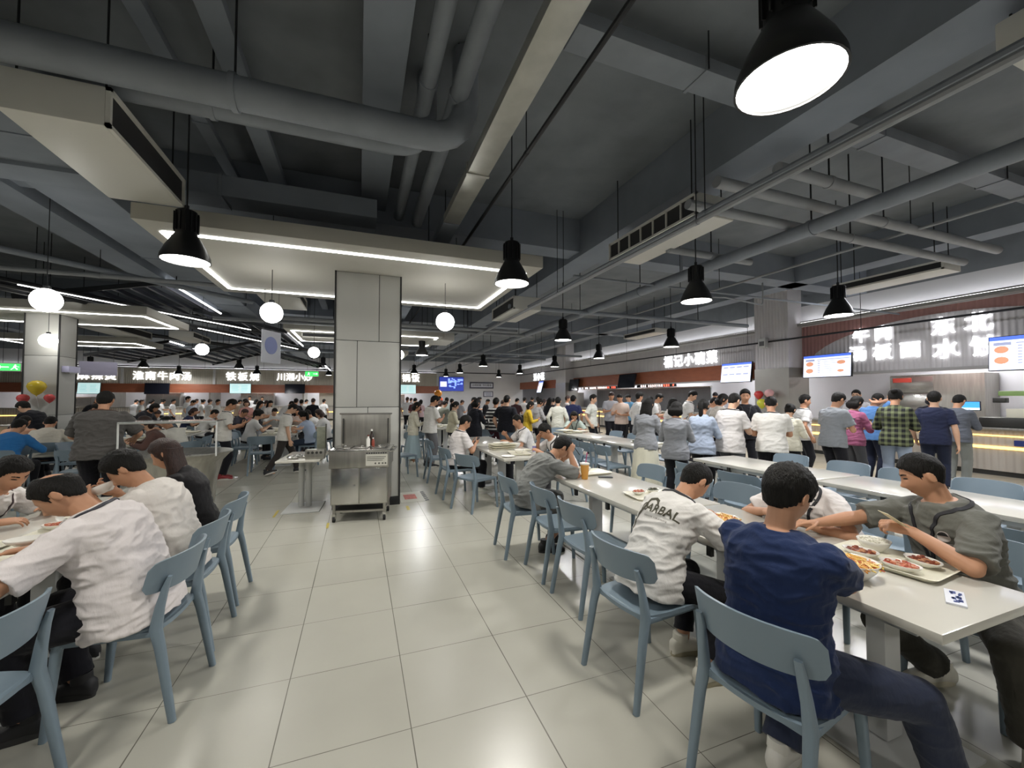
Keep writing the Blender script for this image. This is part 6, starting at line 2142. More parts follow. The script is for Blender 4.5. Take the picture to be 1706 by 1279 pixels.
person('man in white T-shirt drinking from a lifted bowl beside the balding man', -1.15, 3.36, 84,
       Body(sit=True, lean=17, hp=44, hy=8, hunch=1.4, bulk=1.12, slv=.95, R=dict(w=(.08, .36, .97), p=(.7, 0, -.9), d=(-.5, .6, .3), n=(-.6, 0, .5), c=.8), L=dict(w=(-.09, .36, .94), p=(-.9, -.1, -.8), d=(.3, .8, .3), n=(.5, 0, .8), c=.8)),
       hi=2, hair='thick', top='d8d2cb', bottom='1a1a20', shoes='1c1c1f', seed=15, loose=.026, hem=-.1)
person('woman in black top with long brown hair beyond the man with the bowl', -1.18, 3.96, 88,
       Body(sit=True, fem=True, lean=18, hp=30, hunch=1.25, R=dict(w=(.1, .45, .82), n=(-.3, 0, -1)), L=dict(w=(-.12, .45, .82), n=(.3, 0, -1))),
       hi=1, hair='long', hairm=M_HAIRB, top='1d1c1e', sleeve='long', bottom='2a2a2e', seed=16)
person('man in white shirt with lanyard leaning in from across the tray table', -2.6, 3.9, -92,
       Body(sit=True, lean=36, hp=34, hy=-24, hunch=1.2, R=dict(w=(.30, .46, .80), p=(.9, -.2, -.5), n=(-.3, 0, -1), d=(-.6, .8, 0)), L=dict(w=(-.1, .5, .80), p=(-.9, -.2, -.5), n=(.4, 0, -.9))),
       hi=2, hair='short', top='d4d0cc', bottom='2a2a2e', lan='3a2a2c', face=True, seed=17)
person('large man in dark grey T-shirt standing, back turned, by the steel tub', -3.12, 6.8, 8,
       Body(lean=9, hp=22, hunch=1.5, bulk=1.28, slv=.9, R=dict(w=(.24, .38, 1.0), p=(.8, -.5, -.4), n=(-.5, 0, -.8)), L=dict(w=(-.18, .38, 1.0), p=(-.8, -.5, -.4), n=(.5, 0, -.8)), leg_w=.085),
       hi=2, hair='short', top='4c4a48', bottom='14141a', lan='5a3a2a', seed=18, loose=.026, hem=-.10, height=1.02)


# lettering and curl on the back of the white T-shirt; emblem on the grey one
def decal(name, me, shirt, M, m_, parent, push=.0025):
    """lays a flat mark (drawn in the local xz plane) onto the cloth along the drawing's own y"""
    bv = BVHTree.FromPolygons([v.co for v in shirt.vertices], [p.vertices for p in shirt.polygons])
    bm = bmesh.new(); bm.from_mesh(me)
    bmesh.ops.triangulate(bm, faces=bm.faces)
    for _ in range(3):
        es = [e for e in bm.edges if e.calc_length() > .012]
        if es: bmesh.ops.subdivide_edges(bm, edges=es, cuts=1)
        bmesh.ops.triangulate(bm, faces=bm.faces)
    d = (M.to_3x3() @ V((0, 1, 0))).normalized()
    for v in bm.verts:
        p = M @ v.co
        h = bv.ray_cast(p - d * .4, d)
        v.co = h[0] - d * push if h[0] is not None else p
    bm.to_mesh(me); bm.free()
    me.materials.clear(); me.materials.append(m_)
    return link(name, me, parent)


def flat_xz(me):
    for v in me.vertices: v.co = V((v.co.x, 0, v.co.y))
    return me


_B = Body(sit=True, lean=33, hunch=1.25)
c_, sd_, fw_, u_ = _B.fr(.335)
# drawing frame: x across the back as read from behind, z up the spine, y into the cloth
Mx = Matrix((( sd_.x, fw_.x, u_.x, 0), (sd_.y, fw_.y, u_.y, 0), (sd_.z, fw_.z, u_.z, 0), (0, 0, 0, 1)))
Mb = Matrix.Translation(c_) @ Mx
INK = mat('shirt_ink', hexc('#4d4a3c'), .8)
sh = co_['shirt'].data
decal('lettering', flat_xz(text_mesh('CARBAL', .075, 0, shear=.15, bold=.0016)), sh, Mb @ Matrix.Translation((.015, 0, 0)), INK, cm_)
decal('small_lettering', flat_xz(text_mesh('FASHION FOR ALWAYS', .016, 0, shear=.1)), sh, Mb @ Matrix.Translation((.02, 0, -.05)), INK, cm_)
m = MB()
pts = [(-.03, .005), (-.06, -.01), (-.085, .02), (-.075, .062), (-.035, .08), (.0, .062), (.012, .03)]
pts2 = [(-.035, -.0), (-.058, -.002), (-.068, .022), (-.06, .05), (-.035, .06), (-.013, .047), (.0, .03)]
m.add([V((x, 0, z)) for x, z in pts + pts2], [(i, i + 1, 7 + i + 1, 7 + i) for i in range(6)])
pts = [(-.085, .02), (-.12, -.05), (-.135, -.15), (-.125, -.15), (-.105, -.06), (-.068, .0)]
m.add([V((x, 0, z)) for x, z in pts], [(0, 1, 4, 5), (1, 2, 3, 4)])
decal('horn_emblem', m.mesh('emblem', INK), sh, Mb, INK, cm_, .002)
# chest emblem
_B = Body(sit=True, lean=14, hunch=1.3, twist=-4)
c_, sd_, fw_, u_ = _B.fr(.385)
Mx = Matrix(((-sd_.x, -fw_.x, u_.x, 0), (-sd_.y, -fw_.y, u_.y, 0), (-sd_.z, -fw_.z, u_.z, 0), (0, 0, 0, 1)))
Me = Matrix.Translation(c_) @ Mx @ Matrix.Translation((.10, 0, .0))
sh = _go['shirt'].data
m = MB().add([V((.026 * math.cos(a), 0, .028 * math.sin(a))) for a in [2 * PI * i / 24 for i in range(24)]], [tuple(range(24))])
m.add([V((x, 0, z)) for x, z in ((-.028, -.044), (.028, -.044), (.028, -.037), (-.028, -.037))], [(0, 1, 2, 3)])
decal('chest_emblem', m.mesh('emblem', M_BOWL), sh, Me, mat('emblem_white', hexc('#c9c2bd'), .8), gm, .002)
m = MB().add([V((x, 0, z)) for x, z in [(.022 * math.cos(a), .004 + .02 * math.sin(a)) for a in [PI * i / 10 for i in range(11)]]] + [V((-.026, 0, .002)), V((.02, 0, .0))], [tuple(range(11))])
decal('emblem_cap', m.mesh('emblem_cap', M_BLACK), sh, Me, M_BLACK, gm, .004)

# things in hands
def held(name, label, cat, x, y, z, rz, rx, size, m_, group=None):
    o = MB().cbox((0, 0, 0), size).build(name, m_, None, bevel=min(size) * .3)
    o.location = (x, y, z); o.rotation_euler = (R(rx), 0, R(rz))
    return tag(o, label, cat, group)


held('payment_card', 'pale card held by the grey T-shirt diner over the dishes', 'card', 2.63, 1.32, .96, 60, 35, (.075, .12, .003), mat('card_cream', hexc('#d9d2b0'), .5))
held('phone', 'phone in the hands of the seated boy with glasses', 'phone', 1.85, 6.63, .87, -85, 50, (.07, .145, .009), M_BLACK)
t = thing('rice_bowl', 'cream bowl lifted to the mouth of the man in white', 'bowl', (-1.53, 3.42, .98), 0)
t.rotation_euler = (R(0), R(-24), 0)
link('bowl', BOWL, t)
t2 = thing('chopsticks', 'pair of chopsticks dipped in the lifted bowl', 'chopsticks', (-1.53, 3.42, .99))
for s_ in (-.006, .006): MB().tube([(s_, 0, .0), (.1 + s_, .03, .14)], .003, 6).build('chopstick', M_STEEL2, t2)
t2 = thing('chopsticks', 'dark chopsticks held by the shaggy haired eating man', 'chopsticks', (2.17, 3.98, 1.06))
for s_ in (-.006, .006): MB().tube([(0, s_, .06), (.12, s_ * .5, -.1)], .003, 6).build('chopstick', M_BLACK, t2)

# ------------------------------------------------------------------ everyone else: label, x, y, facing, size, pose, hair, colours, detail
CROWD = [
    ('woman in grey vest and long pale skirt with long black hair', 4.34, 5.43, -64, 0.96, 'phoneF', 'long', '8b8d90', 'long', 'd6d3bf', 'skirt', 1),
    ('woman in loose grey sweatshirt, back turned, behind the skirted woman', 4.27, 4.70, -57, 0.93, 'phoneF', 'bob', '85878b', 'long', '1b1b20', 'trousers', 1),
    ('woman in pale blue grey sweatshirt with a short ponytail, back turned', 4.95, 4.88, -65, 0.95, 'phoneF', 'pony', 'a3aebf', 'long', '1b1b20', 'trousers', 1),
    ('man in oversized white T-shirt with dark cropped hair beside the ponytail woman', 5.35, 4.72, -79, 1.01, 'phone', 'short', 'd2cdc8', 'tee', '5b5d60', 'trousers', 1),
    ('man in black T-shirt facing the camera between two white T-shirts', 6.72, 5.60, 142, 1.05, 'stand', 'short', '1b1b20', 'tee', '1b1b20', 'trousers', 1),
    ('broad man in plain white T-shirt, back square to the camera, in front of the balloons', 5.86, 4.43, -55, 0.98, 'phone', 'short', 'dbd8d0', 'tee', '1b1b20', 'trousers', 1),
    ('person in cream jumper half hidden behind the broad white T-shirt', 6.78, 4.83, -80, 0.90, 'phoneF', 'bun', 'd4d0bd', 'long', '1b1b20', 'trousers', 1),
    ('young man in white T-shirt with dark bag, head turned, before the stall pillar', 8.02, 5.43, -126, 0.99, 'stand', 'short', 'd0cfcc', 'tee', '1b1b20', 'trousers', 1),
    ('man in grey polo shirt with glasses looking down at his phone', 7.16, 4.37, -99, 1.02, 'phone', 'short', '85898d', 'tee', '1b1b20', 'trousers', 1),
    ('woman in pink and maroon top with grey trousers behind the grey polo', 8.02, 4.58, -100, 0.98, 'phoneF', 'bob', '9c5a78', 'long', '55565a', 'trousers', 1),
    ('man in sky blue T-shirt touching his neck beside the plaid shirt', 8.94, 4.77, -97, 1.02, 'phone', 'crop', '5b86bd', 'tee', '23283a', 'trousers', 1),
    ('person in green and black plaid shirt with tied back hair', 7.98, 3.95, -69, 1.05, 'phoneF', 'bun', 'plaid', 'long', '8b97a8', 'trousers', 1),
    ('man in navy T-shirt with one arm hanging, next to the plaid shirt', 9.10, 3.96, -71, 1.02, 'stand', 'short', '262b42', 'tee', '23283a', 'trousers', 1),
    ('man in slate grey jacket at the head of the queue by the blue till', 10.13, 4.11, -83, 1.00, 'phone', 'short', '5c6068', 'long', '7c7f7a', 'trousers', 1),
    ('server in dark shirt and cap bending over the blue till behind the counter', 11.73, 5.11, 109, 1.06, 'lean', 'cap', '20222e', 'tee', '1b1b20', 'trousers', 1),
    ('server with glasses in white shirt behind the counter under the dish menu', 11.66, 6.53, 109, 1.07, 'stand', 'short', 'c8c8cc', 'tee', '1b1b20', 'trousers', 1),
    ('server in white jacket and dark cap inside the second stall', 13.31, 12.42, 143, 1.07, 'stand', 'cap', 'd0d0d4', 'long', '1b1b20', 'trousers', 0),
    ('dark haired person behind the first of the broad backs, chin on phone', 6.74, 6.23, -107, 1.01, 'phoneF', 'bob', 'b9b2a8', 'tee', '1b1b20', 'trousers', 1),
    ('man in white T-shirt in profile with a black strap, at the belts', 7.67, 8.02, -139, 1.07, 'phone', 'short', 'd4d2ce', 'tee', '1b1b20', 'trousers', 1),
    ('man in white shirt with glasses and long arms, second from the red belts', 7.45, 8.96, -140, 1.03, 'phone', 'short', 'd4d2ce', 'tee', '1b1b20', 'trousers', 1),
    ('man in white long sleeved top half hidden by the long black hair', 7.35, 9.53, -98, 1.04, 'stand', 'thick', 'd4d2ce', 'long', '1b1b20', 'trousers', 1),
    ('man in blue vest over grey sleeves at the counter by the slate wall', 8.63, 11.61, 123, 1.03, 'phone', 'short', '5f8fae', 'tee', '1b1b20', 'trousers', 0),
    ('man in pale pink T-shirt with crew cut at the counter by the slate wall', 7.22, 10.11, 124, 1.03, 'phone', 'crop', 'cdb9ac', 'tee', '1b1b20', 'trousers', 0),
    ('man in grey T-shirt with lanyard looking down at the counter by the slate wall', 7.50, 11.08, 161, 1.07, 'phone', 'short', '9b9ca0', 'tee', '1b1b20', 'trousers', 0),
    ('man in cream T-shirt walking by the red belt before the slate wall', 6.08, 9.90, -142, 1.00, 'stand', 'thick', 'd2d2c8', 'tee', '1b1b20', 'trousers', 1),
    ('woman in cream jumper and pale blue long skirt looking at a phone beside the pillar', 1.19, 9.81, -87, 0.90, 'phoneF', 'bob', 'dcd8c6', 'long', 'a3b7be', 'skirt', 1),
    ('tall man in white T-shirt and grey trousers holding a phone past the pillar', 1.53, 9.47, -69, 0.99, 'phone', 'thick', 'dad8d2', 'tee', '6b6b6e', 'trousers', 1),
    ('woman in cream jacket with a black strap, in profile next to the tall man', 2.22, 10.28, -92, 0.90, 'phoneF', 'pony', 'd2cdb4', 'long', '1b1b20', 'trousers', 1),
    ('woman in long loose black top with chin length hair holding a cup', 2.54, 9.31, -55, 0.95, 'phoneF', 'bob', '191a20', 'long', '191a20', 'trousers', 1),
    ('person in black and white striped jumper, back turned', 3.20, 9.70, -28, 0.95, 'stand', 'short', 'stripe', 'long', '4a2730', 'trousers', 1),
    ('heavy man in black T-shirt and jeans beside the striped jumper', 3.24, 9.04, -45, 0.99, 'stand', 'crop', '191a20', 'tee', '5d6c7a', 'trousers', 1),
    ('woman in bright yellow shirt among the queue', 4.17, 9.98, -103, 0.90, 'phoneF', 'bob', 'c2a32e', 'long', '5d5f62', 'trousers', 1),
    ('woman in pale grey jumper in profile behind the yellow shirt', 4.66, 10.43, -84, 0.94, 'phoneF', 'bun', 'a9a7a6', 'long', '1b1b20', 'trousers', 1),
    ('person in cream shirt seen from behind, next to the dark blue shirt', 5.11, 10.05, -37, 0.96, 'stand', 'short', 'd3d2c4', 'long', '5f5d58', 'trousers', 1),
    ('man in dark blue shirt seen from behind, head turned toward his neighbour', 5.79, 10.44, -44, 0.99, 'stand', 'short', '2d3355', 'tee', '1b1b20', 'trousers', 1),
    ('person in white shirt waiting under the teal screen past the pillar', 2.10, 19.52, -26, 0.96, 'stand', 'short', 'c9c9c8', 'tee', '1b1b20', 'trousers', 0),
    ('person in maroon top waiting past the pillar, third from its edge', 2.05, 16.33, -17, 0.95, 'phone', 'short', '4a2327', 'tee', '1b1b20', 'trousers', 0),
    ('person in dusty pink top queueing behind the maroon one', 2.53, 18.28, -28, 0.90, 'phoneF', 'bob', 'b49a9a', 'tee', '1b1b20', 'trousers', 0),
    ('person in black top with mask standing under the lit TV', 3.67, 20.00, -50, 0.98, 'stand', 'short', '1b1b20', 'tee', '1b1b20', 'trousers', 0),
    ('short person in white top between the tall man and the orange balloon', 2.57, 14.00, -60, 0.90, 'phoneF', 'bob', 'c9c9c6', 'long', '1b1b20', 'trousers', 0),
    ('person in grey olive shirt before the orange balloon', 2.51, 12.95, -51, 0.90, 'phone', 'short', '6f7166', 'tee', '1b1b20', 'trousers', 0),
    ('person in pale mint shirt beside the orange balloon', 3.22, 15.89, -21, 0.95, 'stand', 'short', 'b9c6c0', 'tee', '1b1b20', 'trousers', 0),
    ('person with dark hair behind the cream jacket woman', 3.50, 16.32, -42, 0.92, 'stand', 'short', 'a9a9a8', 'tee', '1b1b20', 'trousers', 0),
    ('short haired person in grey top behind the black clad woman', 3.94, 16.69, -73, 0.90, 'phone', 'short', '8d8d90', 'tee', '1b1b20', 'trousers', 0),
    ('man in black shirt with glasses holding white paper under the banner', 3.66, 13.91, -105, 0.97, 'phone', 'short', '1b1b20', 'tee', '1b1b20', 'trousers', 0),
    ('man in dark navy shirt looking at his phone under the banner', 4.86, 17.41, -106, 0.98, 'phone', 'short', '23283a', 'tee', '1b1b20', 'trousers', 0),
    ('person in black jacket in profile below the framed notice', 4.92, 16.32, -117, 0.92, 'phone', 'short', '1b1b20', 'long', '1b1b20', 'trousers', 0),
    ('person with dark hair between the striped jumper and the heavy man', 4.57, 13.25, -49, 0.91, 'phone', 'short', 'b9a9a5', 'tee', '1b1b20', 'trousers', 0),
    ('person in maroon brown shirt in the far corner queue', 5.39, 14.01, -51, 0.95, 'phone', 'crop', '3b2527', 'tee', '1b1b20', 'trousers', 0),
    ('person in grey shirt in the corner queue by the brown band', 7.20, 17.60, -42, 0.95, 'stand', 'short', 'a5a09c', 'tee', '1b1b20', 'trousers', 0),
    ('person with black hair in the corner queue beside the white screen', 7.14, 16.56, -33, 0.98, 'phone', 'short', 'b9b7b4', 'tee', '1b1b20', 'trousers', 0),
    ('woman with brown hair in white behind the grey jumper', 6.30, 13.66, -85, 0.93, 'phoneF', 'long', 'cfc9c4', 'tee', '1b1b20', 'trousers', 0),
    ('woman with long dark hair in black near the rear pillar', 5.86, 12.23, -66, 0.96, 'phoneF', 'long', '1b1b20', 'tee', '1b1b20', 'trousers', 0),
    ('person in white in the corner queue before the rear pillar', 8.18, 18.30, -54, 0.96, 'stand', 'short', 'c9c9c6', 'tee', '1b1b20', 'trousers', 0),
    ('person in dark top close behind the cream shirt', 6.21, 12.63, -46, 0.95, 'phone', 'short', '2a2528', 'tee', '1b1b20', 'trousers', 0),
    ('person in pale top at the foot of the rear pillar', 7.13, 13.35, -98, 0.99, 'stand', 'short', 'b5aeaa', 'tee', '1b1b20', 'trousers', 0),
    ('woman with black hair beside the man in the white shirt and glasses', 8.59, 10.67, -99, 0.98, 'phoneF', 'bob', 'c6c2be', 'tee', '1b1b20', 'trousers', 0),
    ('woman with long dark hair in white at the slate wall end', 6.53, 7.38, -121, 0.95, 'phoneF', 'long', 'cfcac4', 'tee', '1b1b20', 'trousers', 1),
    ('dark haired person in grey between the belts and the ponytail woman', 7.70, 7.37, -116, 0.97, 'phone', 'short', 'a5a39d', 'tee', '1b1b20', 'trousers', 0),
    ('man in white T-shirt and black trousers with red shoes looking at his phone', -2.47, 9.47, -75, 0.95, 'phone', 'short', 'd8d6cf', 'tee', '1c1c22', 'trousers', 1),
    ('man in white T-shirt and dark trousers walking head down past the side table', -1.44, 9.57, -79, 0.90, 'walk', 'short', 'd6d4cd', 'tee', '35312f', 'trousers', 1),
    ('man with black hair and dark shirt in the queue under the four character sign', -2.17, 16.84, -8, 0.93, 'stand', 'short', '1b1b20', 'tee', '1b1b20', 'trousers', 0),
    ('woman in black short sleeved top with long hair, standing before the rear tables', -2.92, 14.45, -89, 0.90, 'phoneF', 'long', '1b1b20', 'tee', '8a8d92', 'trousers', 0),
    ('person in flowered pink top standing among the rear tables', -3.47, 15.73, -168, 0.91, 'phoneF', 'bob', 'cf9a92', 'tee', '1b1b20', 'trousers', 0),
    ('server in white cap behind the far counter by the middle teal screen', -6.26, 29.06, -168, 0.99, 'stand', 'short', 'd6d6d4', 'long', '1b1b20', 'trousers', 0),
    ('second server in white cap, closer to the four character sign', -5.54, 28.79, -169, 0.97, 'stand', 'short', 'd6d6d4', 'long', '1b1b20', 'trousers', 0),
    ('person in pale dress with long hair queueing at the rear tables', -2.89, 16.04, -140, 0.90, 'phoneF', 'long', 'c0bcb8', 'tee', 'a8a8aa', 'skirt', 0),
    ('person in grey shirt with lanyard queueing at the rear tables', -3.26, 17.25, -29, 0.90, 'phone', 'short', 'aeb0b2', 'tee', '1b1b20', 'trousers', 0),
    ('man in white shirt bending in the queue near the walking man', -2.68, 17.03, -61, 0.95, 'lean', 'short', 'cfcecb', 'tee', '1b1b20', 'trousers', 0),
    ('man in white shirt seen from behind in the queue near the walking man', -2.11, 17.89, -3, 0.90, 'stand', 'short', 'cfcecb', 'tee', '1b1b20', 'trousers', 0),
    ('person with dark hair in white at the lit wall panel', -1.62, 21.98, -26, 0.90, 'stand', 'short', 'cfcecb', 'tee', '1b1b20', 'trousers', 0),
    ('man in black T-shirt queueing before the lit wall panel', -1.69, 17.73, -15, 0.93, 'stand', 'short', '1b1b20', 'tee', '1b1b20', 'trousers', 0),
    ('tall man in white shirt with black strap below the middle sign', -6.72, 20.68, -72, 0.98, 'stand', 'short', 'd0cfcc', 'tee', '1b1b20', 'trousers', 0),
    ('man in white T-shirt in profile at the dark screen', -8.13, 23.35, -76, 0.90, 'stand', 'short', 'd0cfcc', 'tee', '1b1b20', 'trousers', 0),
    ('boy in pale blue shirt beside the tall man below the middle sign', -6.21, 19.43, -82, 0.90, 'phone', 'short', 'b9c3cf', 'tee', '1b1b20', 'trousers', 0),
    ('person with curly dark hair in white near the steel tub queue', -6.19, 21.56, -44, 0.90, 'stand', 'thick', 'cfcecb', 'tee', '1b1b20', 'trousers', 0),
    ('person in pale shirt in profile behind the phone man with red shoes', -5.54, 20.24, -95, 0.90, 'stand', 'short', 'c5c3be', 'tee', '1b1b20', 'trousers', 0),
    ('person in white with hair tied up at the rear tables', -6.88, 22.88, -63, 0.90, 'phoneF', 'bun', 'cfcecb', 'long', '1b1b20', 'trousers', 0),
    ('person in cream top in the queue behind the phone man', -4.81, 21.04, -47, 0.93, 'phone', 'short', 'bfb6a8', 'tee', '1b1b20', 'trousers', 0),
    ('bald man in white shirt in the queue under the dark screen', -8.77, 21.99, -58, 0.90, 'stand', 'crop', 'c9c8c4', 'tee', '1b1b20', 'trousers', 0),
    ('dark haired person in grey in the queue under the dark screen', -9.78, 23.97, -18, 0.90, 'phone', 'short', '9d9c9a', 'tee', '1b1b20', 'trousers', 0),
    ('woman with dark hair turned aside in the queue by the five characters', -9.34, 24.34, -39, 0.90, 'phoneF', 'bob', '8f8f90', 'tee', '1b1b20', 'trousers', 0),
    ('person in white cap like bun beside the five character sign queue', -9.08, 24.78, -60, 0.90, 'phoneF', 'bun', 'd0cfcc', 'tee', '1b1b20', 'trousers', 0),
    ('man in black bending near the square column queue', -10.04, 20.86, -34, 0.97, 'lean', 'short', '22242a', 'tee', '1b1b20', 'trousers', 0),
    ('man in white shirt leaning at the counter by the square column', -9.21, 19.48, -55, 0.95, 'lean', 'short', 'cfcecb', 'tee', '1b1b20', 'trousers', 0),
    ('dark haired person looking up beside the grey shirted man', -10.11, 21.96, -75, 0.90, 'phone', 'short', '8a8a8c', 'tee', '1b1b20', 'trousers', 0),
    ('dark haired woman bending beside the grey shirted man', -5.04, 12.47, -98, 0.95, 'lean', 'bob', '2a2a30', 'tee', '1b1b20', 'trousers', 0),
    ('person in grey tee far behind the maroon one past the pillar', 2.61, 22.53, -37, 0.93, 'stand', 'short', '9c9da0', 'tee', '1b1b20', 'trousers', 0),
    ('person in white at the end of the rear queue before the exit sign', -2.48, 22.30, -34, 0.90, 'phone', 'short', 'cfcecb', 'tee', '1b1b20', 'trousers', 0),
    ('person in tan top at the end of the middle sign queue', -5.28, 22.28, -37, 0.90, 'phone', 'short', 'b59f8a', 'tee', '1b1b20', 'trousers', 0),
    ('person in light shirt standing at the middle teal screen', -4.79, 23.17, -48, 0.90, 'phoneF', 'long', 'c5c4c0', 'tee', '1b1b20', 'trousers', 0),
    ('person in grey top under the middle sign, beyond the bun', -7.86, 25.39, -53, 0.90, 'stand', 'short', '9fa0a4', 'tee', '1b1b20', 'trousers', 0),
    ('seated man in white T-shirt eating with his head low behind the tub guard', -4.15, 13.84, -63, 1.00, 'sit', 'short', 'cdccc8', 'tee', '1b1b20', 'trousers', 0),
    ('seated woman with reddish brown hair in profile behind the steel tub', -3.22, 8.90, 110, 1.00, 'sitF', 'bob', '57403a', 'long', '1b1b20', 'trousers', 0),
    ('seated person in white T-shirt, round back to the camera, behind the tub guard', -3.08, 9.27, 63, 1.00, 'sit', 'short', 'd8d6cc', 'tee', '1b1b20', 'trousers', 1),
    ('seated person with black hair facing a bowl by the grey shirted man', -5.51, 14.35, -129, 1.00, 'sit', 'short', 'c2c0bc', 'tee', '1b1b20', 'trousers', 0),
    ('seated dark haired girl in white holding a phone at the tray table', -2.58, 11.87, -68, 1.00, 'sitF', 'bun', 'd0cfcc', 'tee', '1b1b20', 'trousers', 0),
    ('seated woman in pale blue shirt, back turned, at the tray table', -1.06, 10.98, 66, 1.00, 'sitF', 'pony', 'a9b7cc', 'tee', '3a4658', 'trousers', 0),
    ('seated man in white shirt leaning over the tray table beside the pillar', -1.04, 12.78, 80, 1.00, 'sit', 'short', 'd0cfcc', 'tee', '57595c', 'trousers', 0),
    ('seated person in white top with tied hair next to the pillar edge', -0.77, 12.04, 74, 1.00, 'sitF', 'bob', 'd0cfcc', 'tee', '1b1b20', 'trousers', 0),
    ('seated girl with dark hair facing the camera at the rear table', -1.82, 14.57, -173, 1.00, 'sitF', 'long', 'b9a79c', 'tee', '1b1b20', 'trousers', 0),
    ('seated man in dark top with brown hair across the rear table', -3.52, 14.46, -106, 1.00, 'sit', 'short', '3a3a44', 'tee', '1b1b20', 'trousers', 0),
    ('seated person in white behind the girl holding a phone', -2.66, 15.42, -160, 1.00, 'sit', 'short', 'c9c8c4', 'tee', '1b1b20', 'trousers', 0),
    ('seated person with black hair in navy at the tub row table', -4.89, 14.87, -82, 1.00, 'sitF', 'bob', '2b3350', 'tee', '1b1b20', 'trousers', 0),
    ('seated person in pale grey at the tub row table', -6.59, 16.36, -38, 1.00, 'sit', 'short', 'a9a8a4', 'tee', '1b1b20', 'trousers', 0),
    ('person in green and white jacket with red strap looking down by the column', -5.78, 11.68, -94, 0.95, 'lean', 'thick', '57705c', 'long', '1b1b20', 'trousers', 1),
    ('seated person in cream hoodie hunched over the table, back turned', -5.30, 9.89, 18, 1.00, 'sit', 'short', 'd0cabb', 'long', '1b1b20', 'trousers', 1),
    ('seated person in peach shirt beside the cream hoodie', -5.98, 10.37, 10, 1.00, 'sit', 'short', 'cf9f82', 'long', '1b1b20', 'trousers', 1),
    ('person in black jacket bending forward beneath the gold balloon', -5.94, 10.99, 68, 0.99, 'lean', 'thick', '1b1c22', 'long', '1b1b20', 'trousers', 1),
    ('seated person in bright blue shirt at the picture edge', -5.20, 8.79, 1, 1.00, 'sit', 'short', '2f6ea8', 'long', '1b1b20', 'trousers', 1),
]
PH = dict(w=(.07, .30, 1.10), p=(.7, -.5, -.7), d=(-.35, .7, .5), n=(-.6, -.2, .7), c=.75)
PHL = dict(w=(-.08, .28, 1.05), p=(-.7, -.5, -.7), d=(.35, .7, .4), n=(.6, -.2, .7), c=.75)
SITE = dict(w=(.12, .42, .84), p=(.8, -.2, -.7), n=(-.4, 0, -.9), c=.7)
SITL = dict(w=(-.13, .42, .82), p=(-.8, -.2, -.7), n=(.4, 0, -.9), c=.6)
POSES = {
    'stand': dict(lean=3, hp=8), 'phone': dict(lean=6, hp=30, R=PH, L=PHL), 'phoneF': dict(fem=True, lean=5, hp=24, R=PH, L=PHL),
    'walk': dict(lean=8, hp=42, R=dict(w=(.2, .12, .72)), L=dict(w=(-.12, .30, 1.02), d=(.4, .8, .3), n=(.6, 0, .6)), RL=dict(a=(.08, -.32, .13), f=(0, 1, 0), pitch=18), LL=dict(a=(-.08, .30, .09), f=(0, 1, 0))),
    'lean': dict(lean=34, hp=40, hunch=1.3, R=dict(w=(.2, .5, .9)), L=dict(w=(-.2, .5, .9))),
    'sit': dict(sit=True, lean=27, hp=34, R=SITE, L=SITL), 'sitF': dict(sit=True, fem=True, lean=20, hp=26, R=SITE, L=SITL),
}
PAT = {'stripe': pattern_mat('striped_cloth', 'stripe', hexc('17171b'), hexc('d3d2cd')), 'plaid': pattern_mat('plaid_cloth', 'plaid', hexc('17191a'), hexc('6a7150'))}
rnd = random.Random(21)
HELD = 0
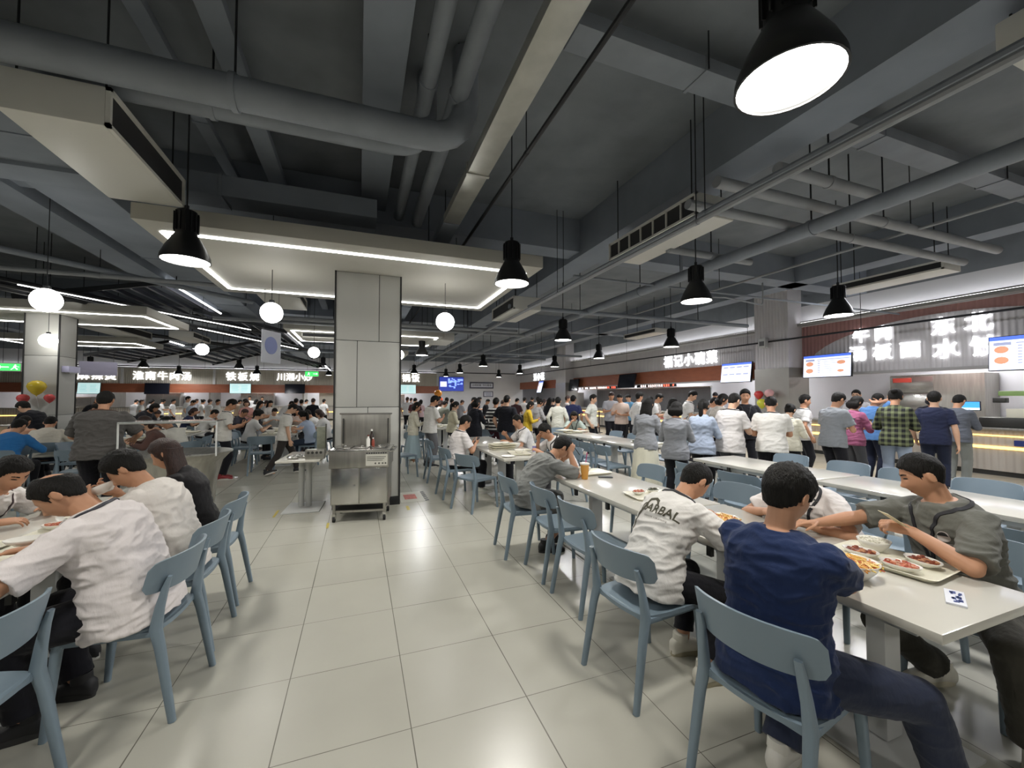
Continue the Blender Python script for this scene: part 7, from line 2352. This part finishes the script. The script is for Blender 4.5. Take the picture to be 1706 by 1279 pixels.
for i, (lab, x, y, rz, sc, pose, hair, top, slv, bot, kind, hi) in enumerate(CROWD):
    kw = dict(POSES[pose])
    hr = M_HAIRB if (hi == 0 and i % 4 == 3) or 'brown hair' in lab else M_HAIR
    skin = M_SKIN if i % 3 else M_SKIN2
    extra = {}
    if hi == 1:
        if 'broad' in lab or 'heavy' in lab: kw['bulk'] = 1.14
        if 'oversized' in lab or 'loose' in lab: extra['loose'] = .03; extra['hem'] = -.14
        if 'sweatshirt' in lab: extra['hem'] = -.12; extra['loose'] = .026
        if 'long loose black top' in lab: extra['hem'] = -.3; extra['loose'] = .03
        if 'one arm hanging' in lab: kw['R'] = dict(w=(.26, -.04, .80), c=.5)
        if 'touching his neck' in lab: kw['R'] = dict(w=(.12, .0, 1.47), p=(1, .3, -.2), d=(-.8, -.4, .2), n=(-.5, -.3, .2), c=.5)
        if 'black T-shirt facing' in lab or 'strap' in lab or 'lanyard' in lab or 'white T-shirt' in lab: extra['lan'] = '26262a'
        extra['face'] = True
        if 'glasses' in lab: extra['glasses'] = True
        if 'skirted' in lab: pass
        kw['hy'] = rnd.uniform(-8, 8)
    if hi == 0: extra['key'] = (pose, hair, slv, kind)
    if kind == 'skirt': extra['hemz'] = .2 if 'long' in lab else .45
    shoe = '8a2a30' if 'red shoes' in lab else ('d3d1c8' if i % 2 else '222226')
    person(lab, x, y, rz, Body(**kw), hi, hair, hr, top if top not in PAT else '888888', slv, bot, kind, shoe, skin, sc, seed=i, topm=PAT.get(top), **extra)
    if pose in ('phone', 'phoneF') and hi == 1:
        f = V((-math.sin(R(rz)), math.cos(R(rz)), 0)); s_ = V((f.y, -f.x, 0))
        p = V((x, y, 1.17 * sc)) + f * (.385 * sc) + s_ * (-.015)
        o = MB().cbox((0, 0, 0), (.072, .15, .009)).build('phone', M_BLACK, None, bevel=.003) if HELD == 0 else ph0.copy()
        if HELD == 0: ph0 = o
        else: COL.objects.link(o)
        HELD += 1
        o.location = p; o.rotation_euler = (R(52), 0, R(rz))
        tag(o, 'dark phone held up by a person standing in the queues', 'phone', 'phones held in the queues')
for q in ('hi',):
    pass
# chairs under the seated people of the rear tables
for lab, x, y, rz, sc, pose, *_r in CROWD:
    if pose in ('sit', 'sitF'):
        for q in [q for q in COL.objects if q.data is CH_FAR and (q.location - V((x, y, 0))).length < .58]:
            bpy.data.objects.remove(q, do_unlink=True)
        chair(x, y, rz, 'pale blue chair under one of the people eating at the rear tables', 'occupied chairs at the rear tables', far=True)
